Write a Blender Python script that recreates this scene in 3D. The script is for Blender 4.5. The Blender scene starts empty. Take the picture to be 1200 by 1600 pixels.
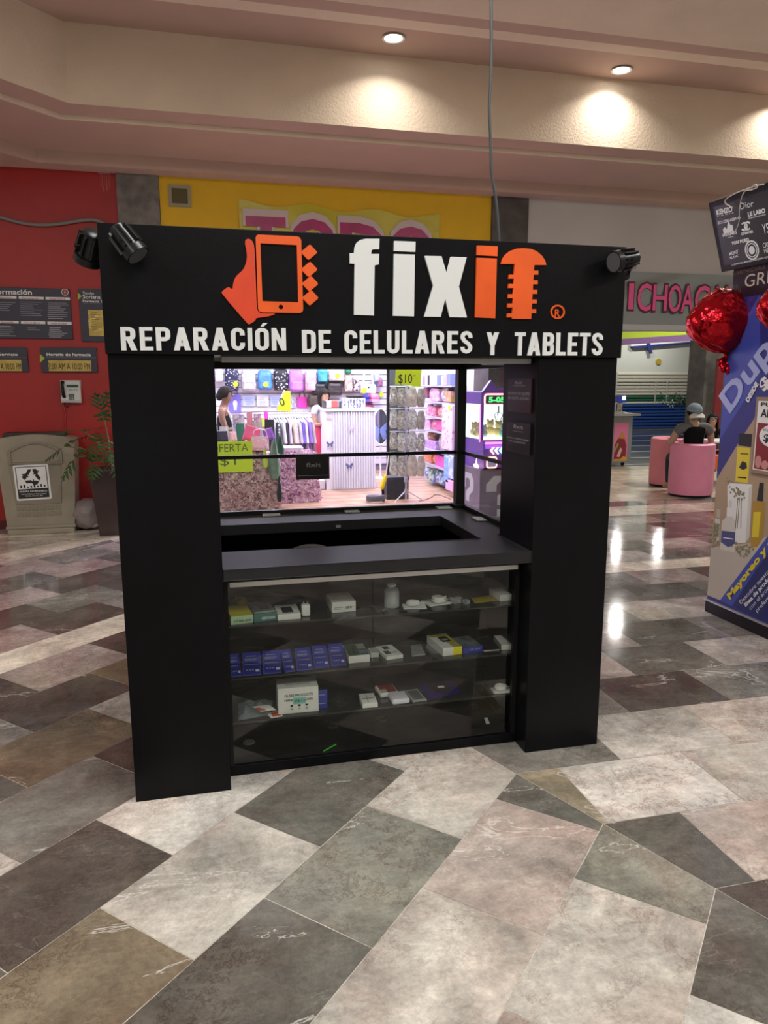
import bpy, bmesh, math, random
from mathutils import Vector, Matrix
from mathutils.geometry import tessellate_polygon
random.seed(7)
S = bpy.context.scene
COL = S.collection
# ------------------------------------------------------------------ camera, world, exposure
F, PITCH, YAW, ROLL = 1150.4, -.1747, -.2379, -.0008
CAM = Vector((.3287, -2.8586, 1.6561))
_fw = Vector((-math.sin(YAW)*math.cos(PITCH), math.cos(YAW)*math.cos(PITCH), math.sin(PITCH)))
_rt0 = Vector((math.cos(YAW), math.sin(YAW), 0)); _up0 = _rt0.cross(_fw)
RT = _rt0*math.cos(ROLL) + _up0*math.sin(ROLL); UP = -_rt0*math.sin(ROLL) + _up0*math.cos(ROLL)
cd = bpy.data.cameras.new('camera'); cam = bpy.data.objects.new('camera', cd); COL.objects.link(cam)
cam.matrix_world = Matrix(((RT.x, UP.x, -_fw.x, CAM.x), (RT.y, UP.y, -_fw.y, CAM.y), (RT.z, UP.z, -_fw.z, CAM.z), (0, 0, 0, 1)))
cd.sensor_fit = 'VERTICAL'; cd.sensor_height = 32.0; cd.lens = F/1600*32.0; cd.clip_start = .05; cd.clip_end = 200
S.camera = cam
S.view_settings.view_transform = 'Standard'; S.view_settings.look = 'None'
S.view_settings.exposure = 0.38; S.view_settings.gamma = 1.0; S.view_settings.use_curve_mapping = False
W = bpy.data.worlds.new('mall_ambient'); S.world = W; W.use_nodes = True
W.node_tree.nodes['Background'].inputs[0].default_value = (1.0, .89, .79, 1)
W.node_tree.nodes['Background'].inputs[1].default_value = .30
HALL_XY = ((8.8, 6.9), (9.54, 12.0), (13.67, 18.9), (15.33, 19.0), (11.5, 9.0))
LAMP_W, HALLWAY_W, STORE_W, HALL_W = 7, 78, 52, 70        # downlights, concourse fill, store panels, hall lamps with added fill

def area(name, loc, size, watts, color=(1, .93, .84), shape='DISK', size_y=None, aim=None, spread=math.pi):
    l = bpy.data.lights.new(name, 'AREA'); l.energy = watts; l.color = color; l.shape = shape; l.size = size; l.spread = spread
    if size_y: l.size_y = size_y
    o = bpy.data.objects.new(name, l); COL.objects.link(o); o.location = loc
    if aim: o.rotation_euler = (Vector(aim)-Vector(loc)).to_track_quat('-Z', 'Y').to_euler()
    return o
# downlights in the coffered ceiling: the first three are the row along the fascia, the rest are added fill over the concourse
LAMPS = [(2.15, 4.27, 4.75), (4.55, 4.41, 4.75), (6.6, 4.40, 4.75)]
for p in LAMPS: area('downlight_lamp', (p[0], p[1], p[2]-.02), .14, LAMP_W, spread=2.3)
for x, y in ((-3.2, -.8), (1.0, -.4), (5.2, -.8), (-3.2, -4.6), (1.0, -4.8), (5.2, -4.6)): area('concourse_fill', (x, y, 4.57), 1.6, HALLWAY_W, (1, .975, .92))  # added soft area lights for general brightness, unseen overhead
for x in (.9, 2.4, 3.5):
    for y in (7.2, 9.2): area('store_panel_lamp', (x, y, 3.02), .9, STORE_W, (.84, .75, 1.0), 'RECTANGLE', .9)
for x, y in HALL_XY: area('hall_lamp_and_fill', (x, y, 3.90), .34 if y < 11 else .2, HALL_W if y < 11 else HALL_W*.5, (1, .97, .92))  # near ones are added fill for the chairs, far ones are hall lamps

# ------------------------------------------------------------------ helpers
def ray(px, py): return RT*((px-600)/F) + UP*((800-py)/F) + _fw
def at(px, py, y):                       # point of the photograph's ray on the vertical plane y
    v = ray(px, py); return CAM + v*((y-CAM.y)/v.y)
def atx(px, py, x):
    v = ray(px, py); return CAM + v*((x-CAM.x)/v.x)
def fl(px, py, z=0):
    v = ray(px, py); return CAM + v*((z-CAM.z)/v.z)

MATS = {}
def M(name, col=(.5, .5, .5), rough=.5, metal=0., emit=0., ecol=None, alpha=1., noise=0., nscale=8., bump=0., bscale=60., spec=.5, coat=0., trans=0., sheen=0.):
    if name in MATS: return MATS[name]
    m = bpy.data.materials.new(name); m.use_nodes = True; nt = m.node_tree; b = nt.nodes['Principled BSDF']
    b.inputs['Base Color'].default_value = (*col, 1); b.inputs['Roughness'].default_value = rough; b.inputs['Metallic'].default_value = metal
    b.inputs['Specular IOR Level'].default_value = spec; b.inputs['Coat Weight'].default_value = coat
    b.inputs['Alpha'].default_value = alpha; b.inputs['Transmission Weight'].default_value = trans; b.inputs['Sheen Weight'].default_value = sheen
    if emit: b.inputs['Emission Color'].default_value = (*(ecol or col), 1); b.inputs['Emission Strength'].default_value = emit
    if noise or bump:
        tc = nt.nodes.new('ShaderNodeTexCoord'); n = nt.nodes.new('ShaderNodeTexNoise'); n.inputs['Scale'].default_value = nscale; n.inputs['Detail'].default_value = 5
        nt.links.new(tc.outputs['Object'], n.inputs['Vector'])
        if noise:
            r = nt.nodes.new('ShaderNodeValToRGB')
            r.color_ramp.elements[0].color = (*[c*(1-noise) for c in col], 1); r.color_ramp.elements[1].color = (*[min(1, c*(1+noise)) for c in col], 1)
            r.color_ramp.elements[0].position = .3; r.color_ramp.elements[1].position = .7
            nt.links.new(n.outputs['Fac'], r.inputs['Fac']); nt.links.new(r.outputs['Color'], b.inputs['Base Color'])
        if bump:
            n2 = nt.nodes.new('ShaderNodeTexNoise'); n2.inputs['Scale'].default_value = bscale; n2.inputs['Detail'].default_value = 3
            bp = nt.nodes.new('ShaderNodeBump'); bp.inputs['Strength'].default_value = bump; bp.inputs['Distance'].default_value = .02
            nt.links.new(tc.outputs['Object'], n2.inputs['Vector']); nt.links.new(n2.outputs['Fac'], bp.inputs['Height']); nt.links.new(bp.outputs['Normal'], b.inputs['Normal'])
    MATS[name] = m; return m
def glass(name, tint=(.9, .95, .93), refl=1.0, rough=.02):
    if name in MATS: return MATS[name]
    m = bpy.data.materials.new(name); m.use_nodes = True; nt = m.node_tree; nt.nodes.clear()
    o = nt.nodes.new('ShaderNodeOutputMaterial'); t = nt.nodes.new('ShaderNodeBsdfTransparent'); g = nt.nodes.new('ShaderNodeBsdfGlossy')
    mx = nt.nodes.new('ShaderNodeMixShader'); f = nt.nodes.new('ShaderNodeFresnel'); f.inputs['IOR'].default_value = 1.5
    ml = nt.nodes.new('ShaderNodeMath'); ml.operation = 'MULTIPLY'; ml.inputs[1].default_value = refl
    t.inputs[0].default_value = (*tint, 1); g.inputs['Color'].default_value = (1, 1, 1, 1); g.inputs['Roughness'].default_value = rough
    L = nt.links.new; ge = nt.nodes.new('ShaderNodeNewGeometry'); fr = nt.nodes.new('ShaderNodeMath'); fr.operation = 'SUBTRACT'; fr.inputs[0].default_value = 1; fm = nt.nodes.new('ShaderNodeMath'); fm.operation = 'MULTIPLY'
    L(ge.outputs['Backfacing'], fr.inputs[1]); L(f.outputs[0], fm.inputs[0]); L(fr.outputs[0], fm.inputs[1]); L(fm.outputs[0], ml.inputs[0]); L(ml.outputs[0], mx.inputs[0]); L(t.outputs[0], mx.inputs[1]); L(g.outputs[0], mx.inputs[2]); L(mx.outputs[0], o.inputs[0])
    MATS[name] = m; return m

def tag(o, label=None, cat=None, group=None, kind=None):
    if label: o['label'] = label
    if cat: o['category'] = cat
    if group: o['group'] = group
    if kind: o['kind'] = kind
    return o
def thing(name, label, cat, loc=(0, 0, 0), rz=0, group=None, parent=None):
    o = bpy.data.objects.new(name, None); COL.objects.link(o); o.empty_display_size = .05
    o.location = loc; o.rotation_euler = (0, 0, rz)
    return tag(o, label, cat, group)
def inv(root):
    return (Matrix.Translation(root.location) @ Matrix.Rotation(root.rotation_euler[2], 4, 'Z')).inverted()
def copy_tree(o, parent=None):
    c = o.copy(); COL.objects.link(c)
    if parent: c.parent = parent
    for ch in list(o.children): copy_tree(ch, c)
    return c

_tc = {}
def text_geo(s, bold=0.0, res=3):
    k = (s, bold)
    if k not in _tc:
        c = bpy.data.curves.new('lettering', 'FONT'); c.body = s; c.size = 1; c.offset = bold; c.resolution_u = res; c.align_x = 'CENTER'
        o = bpy.data.objects.new('lettering', c); COL.objects.link(o)
        dg = bpy.context.evaluated_depsgraph_get(); me = o.evaluated_get(dg).to_mesh()
        v = [(p.co.x, p.co.y) for p in me.vertices]; f = [tuple(p.vertices) for p in me.polygons]
        o.evaluated_get(dg).to_mesh_clear(); bpy.data.objects.remove(o); bpy.data.curves.remove(c)
        _tc[k] = (v, f)
    return _tc[k]

class MB:
    """collects shapes in world (or local) coordinates and links them as one mesh object"""
    def __init__(s, root=None, T=None):
        s.v, s.f, s.mi, s.root = [], [], [], root
        s.T = T if T is not None else (inv(root) if root else None)
    def add(s, vs, fs, m=0, T=None):
        b = len(s.v)
        for p in vs:
            p = Vector(p)
            if T is not None: p = T @ p
            if s.T is not None: p = s.T @ p
            s.v.append(p)
        for f in fs: s.f.append([i+b for i in f]); s.mi.append(m)
        return s
    def box(s, a, b, m=0, T=None):
        x0, y0, z0 = a; x1, y1, z1 = b
        vs = [(x0, y0, z0), (x1, y0, z0), (x1, y1, z0), (x0, y1, z0), (x0, y0, z1), (x1, y0, z1), (x1, y1, z1), (x0, y1, z1)]
        fs = [(0, 3, 2, 1), (4, 5, 6, 7), (0, 1, 5, 4), (1, 2, 6, 5), (2, 3, 7, 6), (3, 0, 4, 7)]
        mm = m if isinstance(m, (list, tuple)) else [m]*6      # bottom, top, front(-y), right, back, left
        b0 = len(s.v); s.add(vs, [], 0, T)
        for f, k in zip(fs, mm): s.f.append([i+b0 for i in f]); s.mi.append(k)
        return s
    def prism(s, loops, d, m=0, T=None):
        """loops: list of 3D loops (outer, holes) on a plane; extruded by vector d (front is the given plane)"""
        loops = [[Vector(p) for p in l] for l in loops]; d = Vector(d)
        tris = tessellate_polygon(loops); flat = [p for l in loops for p in l]; n = len(flat)
        b0 = len(flat)
        fs = [tuple(t) for t in tris] + [tuple(i+n for i in reversed(t)) for t in tris]; k = 0
        for l in loops:
            q = len(l)
            for i in range(q): j = (i+1) % q; fs.append((k+i, k+j, k+j+n, k+i+n))
            k += q
        return s.add(flat+[p+d for p in flat], fs, m, T)
    def tube(s, pts, r, m=0, n=8, T=None, closed=False, caps=True):
        pts = [Vector(p) for p in pts]; N = len(pts); vs, fs = [], []; ref = None
        for i, p in enumerate(pts):
            if closed: t = pts[(i+1) % N]-pts[i-1]
            else: t = pts[min(i+1, N-1)]-pts[max(i-1, 0)]
            t = t.normalized() if t.length > 1e-9 else Vector((0, 0, 1))
            if ref is None: ref = Vector((0, 0, 1)) if abs(t.z) < .9 else Vector((1, 0, 0))
            u = (ref - t*ref.dot(t)).normalized(); ref = u; w = t.cross(u); rr = r[i] if isinstance(r, (list, tuple)) else r
            for k in range(n):
                a = 2*math.pi*k/n; vs.append(p+(u*math.cos(a)+w*math.sin(a))*rr)
        for i in range(N if closed else N-1):
            j = (i+1) % N
            for k in range(n): fs.append((i*n+k, i*n+(k+1) % n, j*n+(k+1) % n, j*n+k))
        if caps and not closed: fs += [tuple(range(n))[::-1], tuple((N-1)*n+k for k in range(n))]
        return s.add(vs, fs, m, T)
    def cyl(s, a, b, r, r2=None, m=0, n=20, T=None): return s.tube([a, b], [r, r if r2 is None else r2], m, n, T)
    def lathe(s, prof, c=(0, 0, 0), m=0, n=24, T=None, sx=1, sy=1, caps=True):
        vs, fs = [], []; c = Vector(c)
        for r, z in prof:
            for k in range(n):
                a = 2*math.pi*k/n; vs.append(c+Vector((r*math.cos(a)*sx, r*math.sin(a)*sy, z)))
        for i in range(len(prof)-1):
            for k in range(n): fs.append((i*n+k, i*n+(k+1) % n, (i+1)*n+(k+1) % n, (i+1)*n+k))
        if caps: fs += [tuple(range(n))[::-1], tuple((len(prof)-1)*n+k for k in range(n))]
        return s.add(vs, fs, m, T)
    def ball(s, c, r, m=0, n=16, T=None, fn=None):
        rx, ry, rz = (r, r, r) if not isinstance(r, (list, tuple)) else r; vs, fs = [], []; h = n//2+1; c = Vector(c)
        for i in range(1, h):
            t = math.pi*i/h
            for k in range(n):
                a = 2*math.pi*k/n; d = Vector((math.sin(t)*math.cos(a), math.sin(t)*math.sin(a), math.cos(t))); q = fn(d) if fn else 1
                vs.append(c+Vector((d.x*rx*q, d.y*ry*q, d.z*rz*q)))
        for i in range(h-2):
            for k in range(n): fs.append((i*n+k, (i+1)*n+k, (i+1)*n+(k+1) % n, i*n+(k+1) % n))
        top = len(vs); vs += [c+Vector((0, 0, rz*(fn(Vector((0, 0, 1))) if fn else 1))), c-Vector((0, 0, rz*(fn(Vector((0, 0, -1))) if fn else 1)))]
        for k in range(n): fs.append((top, k, (k+1) % n)); fs.append((top+1, (h-2)*n+(k+1) % n, (h-2)*n+k))
        return s.add(vs, fs, m, T)
    def sheet(s, fn, nu, nv, m=0, T=None):
        vs = [fn(i/nu, j/nv) for j in range(nv+1) for i in range(nu+1)]
        fs = [(j*(nu+1)+i, j*(nu+1)+i+1, (j+1)*(nu+1)+i+1, (j+1)*(nu+1)+i) for j in range(nv) for i in range(nu)]
        return s.add(vs, fs, m, T)
    def text(s, st, o, u, v, w, h, d=.001, m=0, bold=0., fit=True, keep=False):
        """lettering st with its lower left corner at o, running along unit u, up along unit v, w wide, cap height h, raised by d along n = u x v"""
        vs, fs = text_geo(st, bold)
        if not vs: return s
        o, u, v = Vector(o), Vector(u).normalized(), Vector(v).normalized(); n = u.cross(v)
        x0 = min(p[0] for p in vs); x1 = max(p[0] for p in vs); sc = h/.73
        sx = sc if (not fit or w is None) else w/(x1-x0)
        P = [o+u*((p[0]-x0)*sx)+v*(p[1]*sc) for p in vs]
        if d > .0015:
            N = len(P); ed = {}
            for f in fs:
                for i in range(len(f)): ed[(f[i], f[(i+1) % len(f)])] = 1
            side = [(a, b) for (a, b) in ed if (b, a) not in ed]
            return s.add([p+n*d for p in P]+P, list(fs)+[(b, a, a+N, b+N) for a, b in side], m)
        return s.add([p+n*d for p in P], fs, m)
    def build(s, name, mats, parent=None, label=None, cat=None, group=None, kind=None, smooth=False, bevel=0, sub=0, origin=None, solid=0, bseg=2):
        parent = parent or s.root
        if origin is not None:
            o3 = Vector(origin); s.v = [p-o3 for p in s.v]
        me = bpy.data.meshes.new(name); me.from_pydata([tuple(p) for p in s.v], [], s.f)
        if not isinstance(mats, (list, tuple)): mats = [mats]
        for m in mats: me.materials.append(m)
        me.polygons.foreach_set('material_index', s.mi)
        if smooth: me.polygons.foreach_set('use_smooth', [True]*len(s.f))
        me.update(); ob = bpy.data.objects.new(name, me); COL.objects.link(ob)
        if smooth and smooth != 'all':
            bm = bmesh.new(); bm.from_mesh(me); bmesh.ops.recalc_face_normals(bm, faces=bm.faces)
            for e in bm.edges:
                if len(e.link_faces) == 2 and e.calc_face_angle(0) > .7: e.smooth = False
            bm.to_mesh(me); bm.free()
        if parent: ob.parent = parent
        if origin is not None: ob.location = origin
        if solid: md = ob.modifiers.new('thickness', 'SOLIDIFY'); md.thickness = solid; md.offset = 0
        if bevel: md = ob.modifiers.new('edge', 'BEVEL'); md.width = bevel; md.segments = bseg; md.limit_method = 'ANGLE'; md.angle_limit = math.radians(40)
        if sub: md = ob.modifiers.new('smooth', 'SUBSURF'); md.levels = sub; md.render_levels = sub
        return tag(ob, label, cat, group, kind)
def struct(name, mb, mats, **k): return mb.build(name, mats, kind='structure', **k)
X, Y, Z = Vector((1, 0, 0)), Vector((0, 1, 0)), Vector((0, 0, 1))
def circ(c, r, n=20, u=X, v=Z): return [Vector(c)+u*(r*math.cos(2*math.pi*i/n))+v*(r*math.sin(2*math.pi*i/n)) for i in range(n)]
def rrect(x0, x1, z0, z1, r, y=0, n=4):
    out = []
    for cx, cz, a0 in ((x1-r, z1-r, 0), (x0+r, z1-r, 90), (x0+r, z0+r, 180), (x1-r, z0+r, 270)):
        for i in range(n+1): a = math.radians(a0+90*i/n); out.append(Vector((cx+r*math.cos(a), y, cz+r*math.sin(a))))
    return out

# ------------------------------------------------------------------ colours shared by several things
BLACK = M('black_melamine', (.0036, .0039, .0052), .34, spec=.16, noise=.25, nscale=3, bump=.03, bscale=180)
BLACK2 = M('black_plastic', (.008, .008, .009), .38, spec=.25)
BLKMET = M('black_metal', (.02, .02, .022), .3, .6)
WHITE = M('white_plastic', (.78, .78, .76), .4)
PAPER = M('white_card', (.74, .74, .70), .7, noise=.05, nscale=30)
INK = M('black_ink', (.015, .015, .018), .6)
GREY = M('grey_plastic', (.32, .32, .33), .45)
ALU = M('brushed_aluminium', (.55, .55, .56), .35, .8)
CHROME = M('chrome', (.8, .8, .82), .12, 1)
LETW = M('white_letter_acrylic', (.82, .86, .88), .35)
ORANGE = M('orange_letter_acrylic', (.92, .12, .012), .38, noise=.12, nscale=6)
REDOR = M('red_orange_letter_acrylic', (.76, .065, .02), .38, noise=.1, nscale=6)
GLASS = glass('clear_glass'); GLASSC = glass('display_case_glass', (.95, .97, .96), 1.2)

# ------------------------------------------------------------------ floor: polished marble tiles laid in an octagonal ring
def marble():
    m = bpy.data.materials.new('polished_marble_tiles'); m.use_nodes = True; nt = m.node_tree; b = nt.nodes['Principled BSDF']; L = nt.links.new; N = nt.nodes.new
    ta = N('ShaderNodeAttribute'); ta.attribute_name = 'tone'; oa = N('ShaderNodeAttribute'); oa.attribute_name = 'off'
    tc = N('ShaderNodeTexCoord'); ad = N('ShaderNodeVectorMath'); ad.operation = 'ADD'; L(tc.outputs['Object'], ad.inputs[0]); L(oa.outputs['Vector'], ad.inputs[1])
    def noise(sc, det=8, rough=.6, dist=0, stretch=None):
        n = N('ShaderNodeTexNoise'); n.inputs['Scale'].default_value = sc; n.inputs['Detail'].default_value = det; n.inputs['Roughness'].default_value = rough; n.inputs['Distortion'].default_value = dist
        if stretch:
            mp = N('ShaderNodeMapping'); mp.inputs['Scale'].default_value = stretch; mp.inputs['Rotation'].default_value = (0, 0, .6); L(ad.outputs[0], mp.inputs[0]); L(mp.outputs[0], n.inputs['Vector'])
        else: L(ad.outputs[0], n.inputs['Vector'])
        return n
    def ramp(src, pts):
        r = N('ShaderNodeValToRGB'); e = r.color_ramp.elements; e[0].position, e[0].color = pts[0][0], (*[pts[0][1]]*3, 1); e[1].position, e[1].color = pts[-1][0], (*[pts[-1][1]]*3, 1)
        for p, c in pts[1:-1]: q = e.new(p); q.color = (c, c, c, 1)
        L(src, r.inputs['Fac']); return r
    def mix(a, c, fac, mode='MIX'):
        x = N('ShaderNodeMix'); x.data_type = 'RGBA'; x.blend_type = mode
        for sock, val in ((x.inputs[6], a), (x.inputs[7], c), (x.inputs[0], fac)):
            if hasattr(val, 'is_linked'): L(val, sock)
            elif isinstance(val, tuple): sock.default_value = (*val, 1)
            else: sock.default_value = val
        return x.outputs[2]
    cl = ramp(noise(3.2, 8, .65, .6).outputs['Fac'], [(.3, .5), (.5, 1.0), (.72, 1.55)])
    c = mix(ta.outputs['Color'], cl.outputs['Color'], .85, 'MULTIPLY')
    fi = ramp(noise(26, 7, .7, .3).outputs['Fac'], [(.3, .72), (.7, 1.3)]); c = mix(c, fi.outputs['Color'], .55, 'MULTIPLY')
    bl = ramp(noise(1.9, 5, .6, .8).outputs['Fac'], [(.46, 0), (.68, .5)]); sc2 = N('ShaderNodeSeparateColor'); L(ta.outputs['Color'], sc2.inputs[0])
    pk = N('ShaderNodeVectorMath'); pk.operation = 'MULTIPLY'; pk.inputs[1].default_value = (.92, .72, .68); L(c, pk.inputs[0]); c = mix(c, pk.outputs[0], bl.outputs['Color'])
    # brown crackle veins, stretched fractures and rare white calcite veins
    v1 = ramp(noise(5.5, 10, .78, .25).outputs['Fac'], [(.484, 0), (.5, 1), (.516, 0)]); dk = N('ShaderNodeVectorMath'); dk.operation = 'MULTIPLY'; dk.inputs[1].default_value = (.50, .37, .34); L(c, dk.inputs[0])
    msk = ramp(noise(1.3, 4, .6, .4).outputs['Fac'], [(.40, .12), (.56, 1)]); vm = N('ShaderNodeMath'); vm.operation = 'MULTIPLY'; L(v1.outputs['Color'], vm.inputs[0]); L(msk.outputs['Color'], vm.inputs[1])
    c = mix(c, dk.outputs[0], vm.outputs[0])
    gr = ramp(noise(75, 4, .75, .2).outputs['Fac'], [(.32, .80), (.68, 1.2)]); c = mix(c, gr.outputs['Color'], .6, 'MULTIPLY')
    stk = ramp(noise(9, 7, .7, .5, (1, 3.2, 1)).outputs['Fac'], [(.35, .82), (.65, 1.18)]); c = mix(c, stk.outputs['Color'], .6, 'MULTIPLY')
    v2 = ramp(noise(2.4, 6, .55, .7, (1, 2.6, 1)).outputs['Fac'], [(.496, 0), (.5, .16), (.504, 0)]); c = mix(c, (.55, .52, .47), v2.outputs['Color'])
    v3 = noise(1.5, 5, .6, 1.0, (1, 3.0, 1)); v3r = ramp(v3.outputs['Fac'], [(.632, 0), (.640, .75), (.648, 0)]); c = mix(c, (.72, .70, .66), v3r.outputs['Color'])
    L(c, b.inputs['Base Color'])
    rr = N('ShaderNodeMapRange'); rr.inputs[3].default_value = .05; rr.inputs[4].default_value = .15; L(noise(5, 4).outputs['Fac'], rr.inputs[0]); L(rr.outputs[0], b.inputs['Roughness'])
    bp = N('ShaderNodeBump'); bp.inputs['Strength'].default_value = .02; bp.inputs['Distance'].default_value = .01; L(noise(3, 2).outputs['Fac'], bp.inputs['Height']); L(bp.outputs[0], b.inputs['Normal'])
    b.inputs['Specular IOR Level'].default_value = .55
    return m
TONES = dict(W=(.62, .60, .56), L=(.46, .435, .395), P=(.37, .32, .29), M=(.21, .205, .185), G=(.215, .215, .185), D=(.135, .130, .115), K=(.10, .086, .076), B=(.19, .155, .11), T=(.33, .29, .21), C=(.72, .68, .56))
# tone of single tiles, by a point on them
PT = [tuple(fl(px, py)[:2])+(t,) for px, py, t in [
 (60,1215,'B'),(192,1188,'K'),(90,1300,'M'),(170,1240,'M'),(15,1245,'D'),(10,1378,'M'),(150,1370,'K'),(10,1548,'K'),(200,1530,'B'),(262,1262,'W'),(330,1390,'L'),(460,1262,'D'),(590,1310,'G'),(560,1390,'G'),
 (420,1510,'D'),(560,1588,'L'),(665,1230,'L'),(620,1316,'G'),(850,1222,'T'),(845,1262,'D'),(860,1185,'M'),(790,1310,'L'),(780,1390,'P'),(740,1480,'L'),(690,1550,'L'),(1000,1370,'G'),(960,1450,'L'),(950,1550,'L'),
 (1160,1400,'K'),(1170,1500,'D'),(1150,1590,'W'),(1010,1310,'D'),(1130,1330,'P'),(1000,1230,'W'),(1160,1215,'P'),(1000,1140,'L'),(1130,1125,'L'),(1190,1175,'L'),(960,1110,'M'),(1040,1090,'K'),(1165,1070,'M'),
 (960,1030,'K'),(1040,1035,'D'),(1150,1015,'L'),(1010,990,'D'),(1110,980,'M'),(930,968,'M'),(1010,955,'M'),(1080,945,'L'),(935,950,'M'),(940,925,'M'),(1000,925,'G'),(1080,918,'D'),(1000,900,'P'),(935,903,'M'),(1085,893,'K'),
 (60,1090,'K'),(120,1075,'K'),(15,1095,'K'),(80,1045,'P'),(180,1012,'K'),(180,1045,'B'),(190,1110,'L'),(120,1145,'B'),(20,1010,'P'),(90,970,'K'),(60,965,'K'),(180,935,'M'),(20,930,'P'),(100,905,'M'),(150,900,'K'),(185,915,'K'),(30,880,'P'),(150,875,'P')]]
SKIP = []
def build_floor():
    R2 = math.sqrt(2); tiles = []
    def clip(poly, a, b, c):               # keep a*x + b*y <= c
        out = []
        for i in range(len(poly)):
            p, q = poly[i], poly[(i+1) % len(poly)]; dp, dq = a*p[0]+b*p[1]-c, a*q[0]+b*q[1]-c
            if dp <= 0: out.append(p)
            if dp*dq < 0: t = dp/(dp-dq); out.append((p[0]+(q[0]-p[0])*t, p[1]+(q[1]-p[1])*t))
        return out
    def bands(lo, hi, base):
        k = math.floor((lo-base)/.4165)
        while base+k*.4165 < hi: yield k, base+k*.4165; k += 1
    ring = lambda e: [(e+i*.4165) for i in range(0)]
    # ring edges measured outward from the octagon: y for the side facing the shop, b=(y-x)/sqrt2 for the diagonal side
    ed = [-6.4+.4165*i for i in range(15)]
    ed = [-.157-.4165*i for i in range(14, 0, -1)] + [-.157, .262, .68, 1.10, 1.53, 1.965, 2.37, 2.79, 3.10]
    y = 3.10
    while y < 5.2: y += .4165; ed.append(y)
    ed[-1] = 5.30; ed += [5.68]
    par = lambda k: (k % 2)
    for i in range(len(ed)-1):
        a0, a1 = ed[i], ed[i+1]; stripe = (abs(a0-2.79) < .01) or (a0 > 5.29); k = i-14
        ln = 1.22 if stripe else .605
        # side parallel to the shop front
        x0 = (2.07 if k % 2 == 0 else 1.766)-.605*6
        n = -2
        while x0+n*ln < 11:
            p = [(x0+n*ln, a0), (x0+(n+1)*ln, a0), (x0+(n+1)*ln, a1), (x0+n*ln, a1)]
            p = clip(p, -1, -(R2-1), -1.503)
            if len(p) > 2: tiles.append((p, stripe))
            n += 1
        # diagonal side
        b0, b1 = a0-1.063, a1-1.063; l2 = 1.25 if stripe else .62
        s0 = (.46 if k % 2 == 0 else .15)-.62*14
        for n in range(0, 34):
            A0, A1 = s0+n*l2, s0+(n+1)*l2
            q = [(A0, b0), (A1, b0), (A1, b1), (A0, b1)]; p = [((a-b)/R2, (a+b)/R2) for a, b in q]
            p = clip(p, 1, R2-1, 1.503); p = clip(p, 0, 1, 5.68)
            if len(p) > 2: tiles.append((p, stripe))
    for xi in range(-11, 25):              # strip along the shop front, laid square
        tiles.append(([(xi*.6, 5.68), (xi*.6+.6, 5.68), (xi*.6+.6, 5.92), (xi*.6, 5.92)], True))
        tiles.append(([(xi*.6+.2, 5.92), (xi*.6+.8, 5.92), (xi*.6+.8, 6.3), (xi*.6+.2, 6.3)], False))
    vs, fs, tone, off = [], [], [], []
    def area2(p): return .5*abs(sum(p[i][0]*p[(i+1) % len(p)][1]-p[(i+1) % len(p)][0]*p[i][1] for i in range(len(p))))
    def inside(p, x, y):
        c = False
        for i in range(len(p)):
            (ax, ay), (bx, by) = p[i], p[i-1]
            if (ay > y) != (by > y) and x < (bx-ax)*(y-ay)/(by-ay)+ax: c = not c
        return c
    rnd = random.Random(3)
    for p, stripe in tiles:
        if area2(p) < .004: continue
        cx = sum(q[0] for q in p)/len(p); cy = sum(q[1] for q in p)/len(p)
        if sum(p[i][0]*p[(i+1) % len(p)][1]-p[(i+1) % len(p)][0]*p[i][1] for i in range(len(p))) < 0: p = p[::-1]
        t = None
        for x, yy, tt in PT:
            if inside(p, x, yy): t = tt
        if t is None: t = 'C' if stripe else rnd.choice('KDDMMPGL' if (cy > 1 or cx < -.5) else 'LLPMGD')  # darker tones at the far left and back stand for weaker light
        j = 1+rnd.uniform(-.08, .08); g = .0016; q = []
        n = len(p)                          # inset every tile by a hair so the pale joint shows
        for i in range(n):
            a, b, c = Vector(p[i-1]), Vector(p[i]), Vector(p[(i+1) % n]); e1, e2 = (b-a), (c-b)
            if e1.length < 1e-6 or e2.length < 1e-6: q.append(b); continue
            n1 = Vector((-e1.y, e1.x)).normalized(); n2 = Vector((-e2.y, e2.x)).normalized(); s = n1+n2
            q.append(b+s*(g/max(.3, 1+n1.dot(n2))))
        b0 = len(vs); vs += [(v.x, v.y, 0) for v in q]; fs.append(list(range(b0, b0+n)))
        tone.append((*[c*j for c in TONES[t]], 1)); off.append((rnd.uniform(0, 40), rnd.uniform(0, 40), rnd.uniform(0, 40)))
    b0 = len(vs); vs += [(-7, -9, -.001), (11, -9, -.001), (11, 6.3, -.001), (-7, 6.3, -.001)]; fs.append([b0, b0+1, b0+2, b0+3]); tone.append((.55, .52, .46, 1)); off.append((0, 0, 0))
    me = bpy.data.meshes.new('floor'); me.from_pydata(vs, [], fs); me.materials.append(marble())
    a = me.attributes.new('tone', 'FLOAT_COLOR', 'FACE'); a.data.foreach_set('color', [c for t in tone for c in t])
    a = me.attributes.new('off', 'FLOAT_VECTOR', 'FACE'); a.data.foreach_set('vector', [c for t in off for c in t])
    o = bpy.data.objects.new('floor', me); COL.objects.link(o); tag(o, kind='structure')
build_floor()

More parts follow.
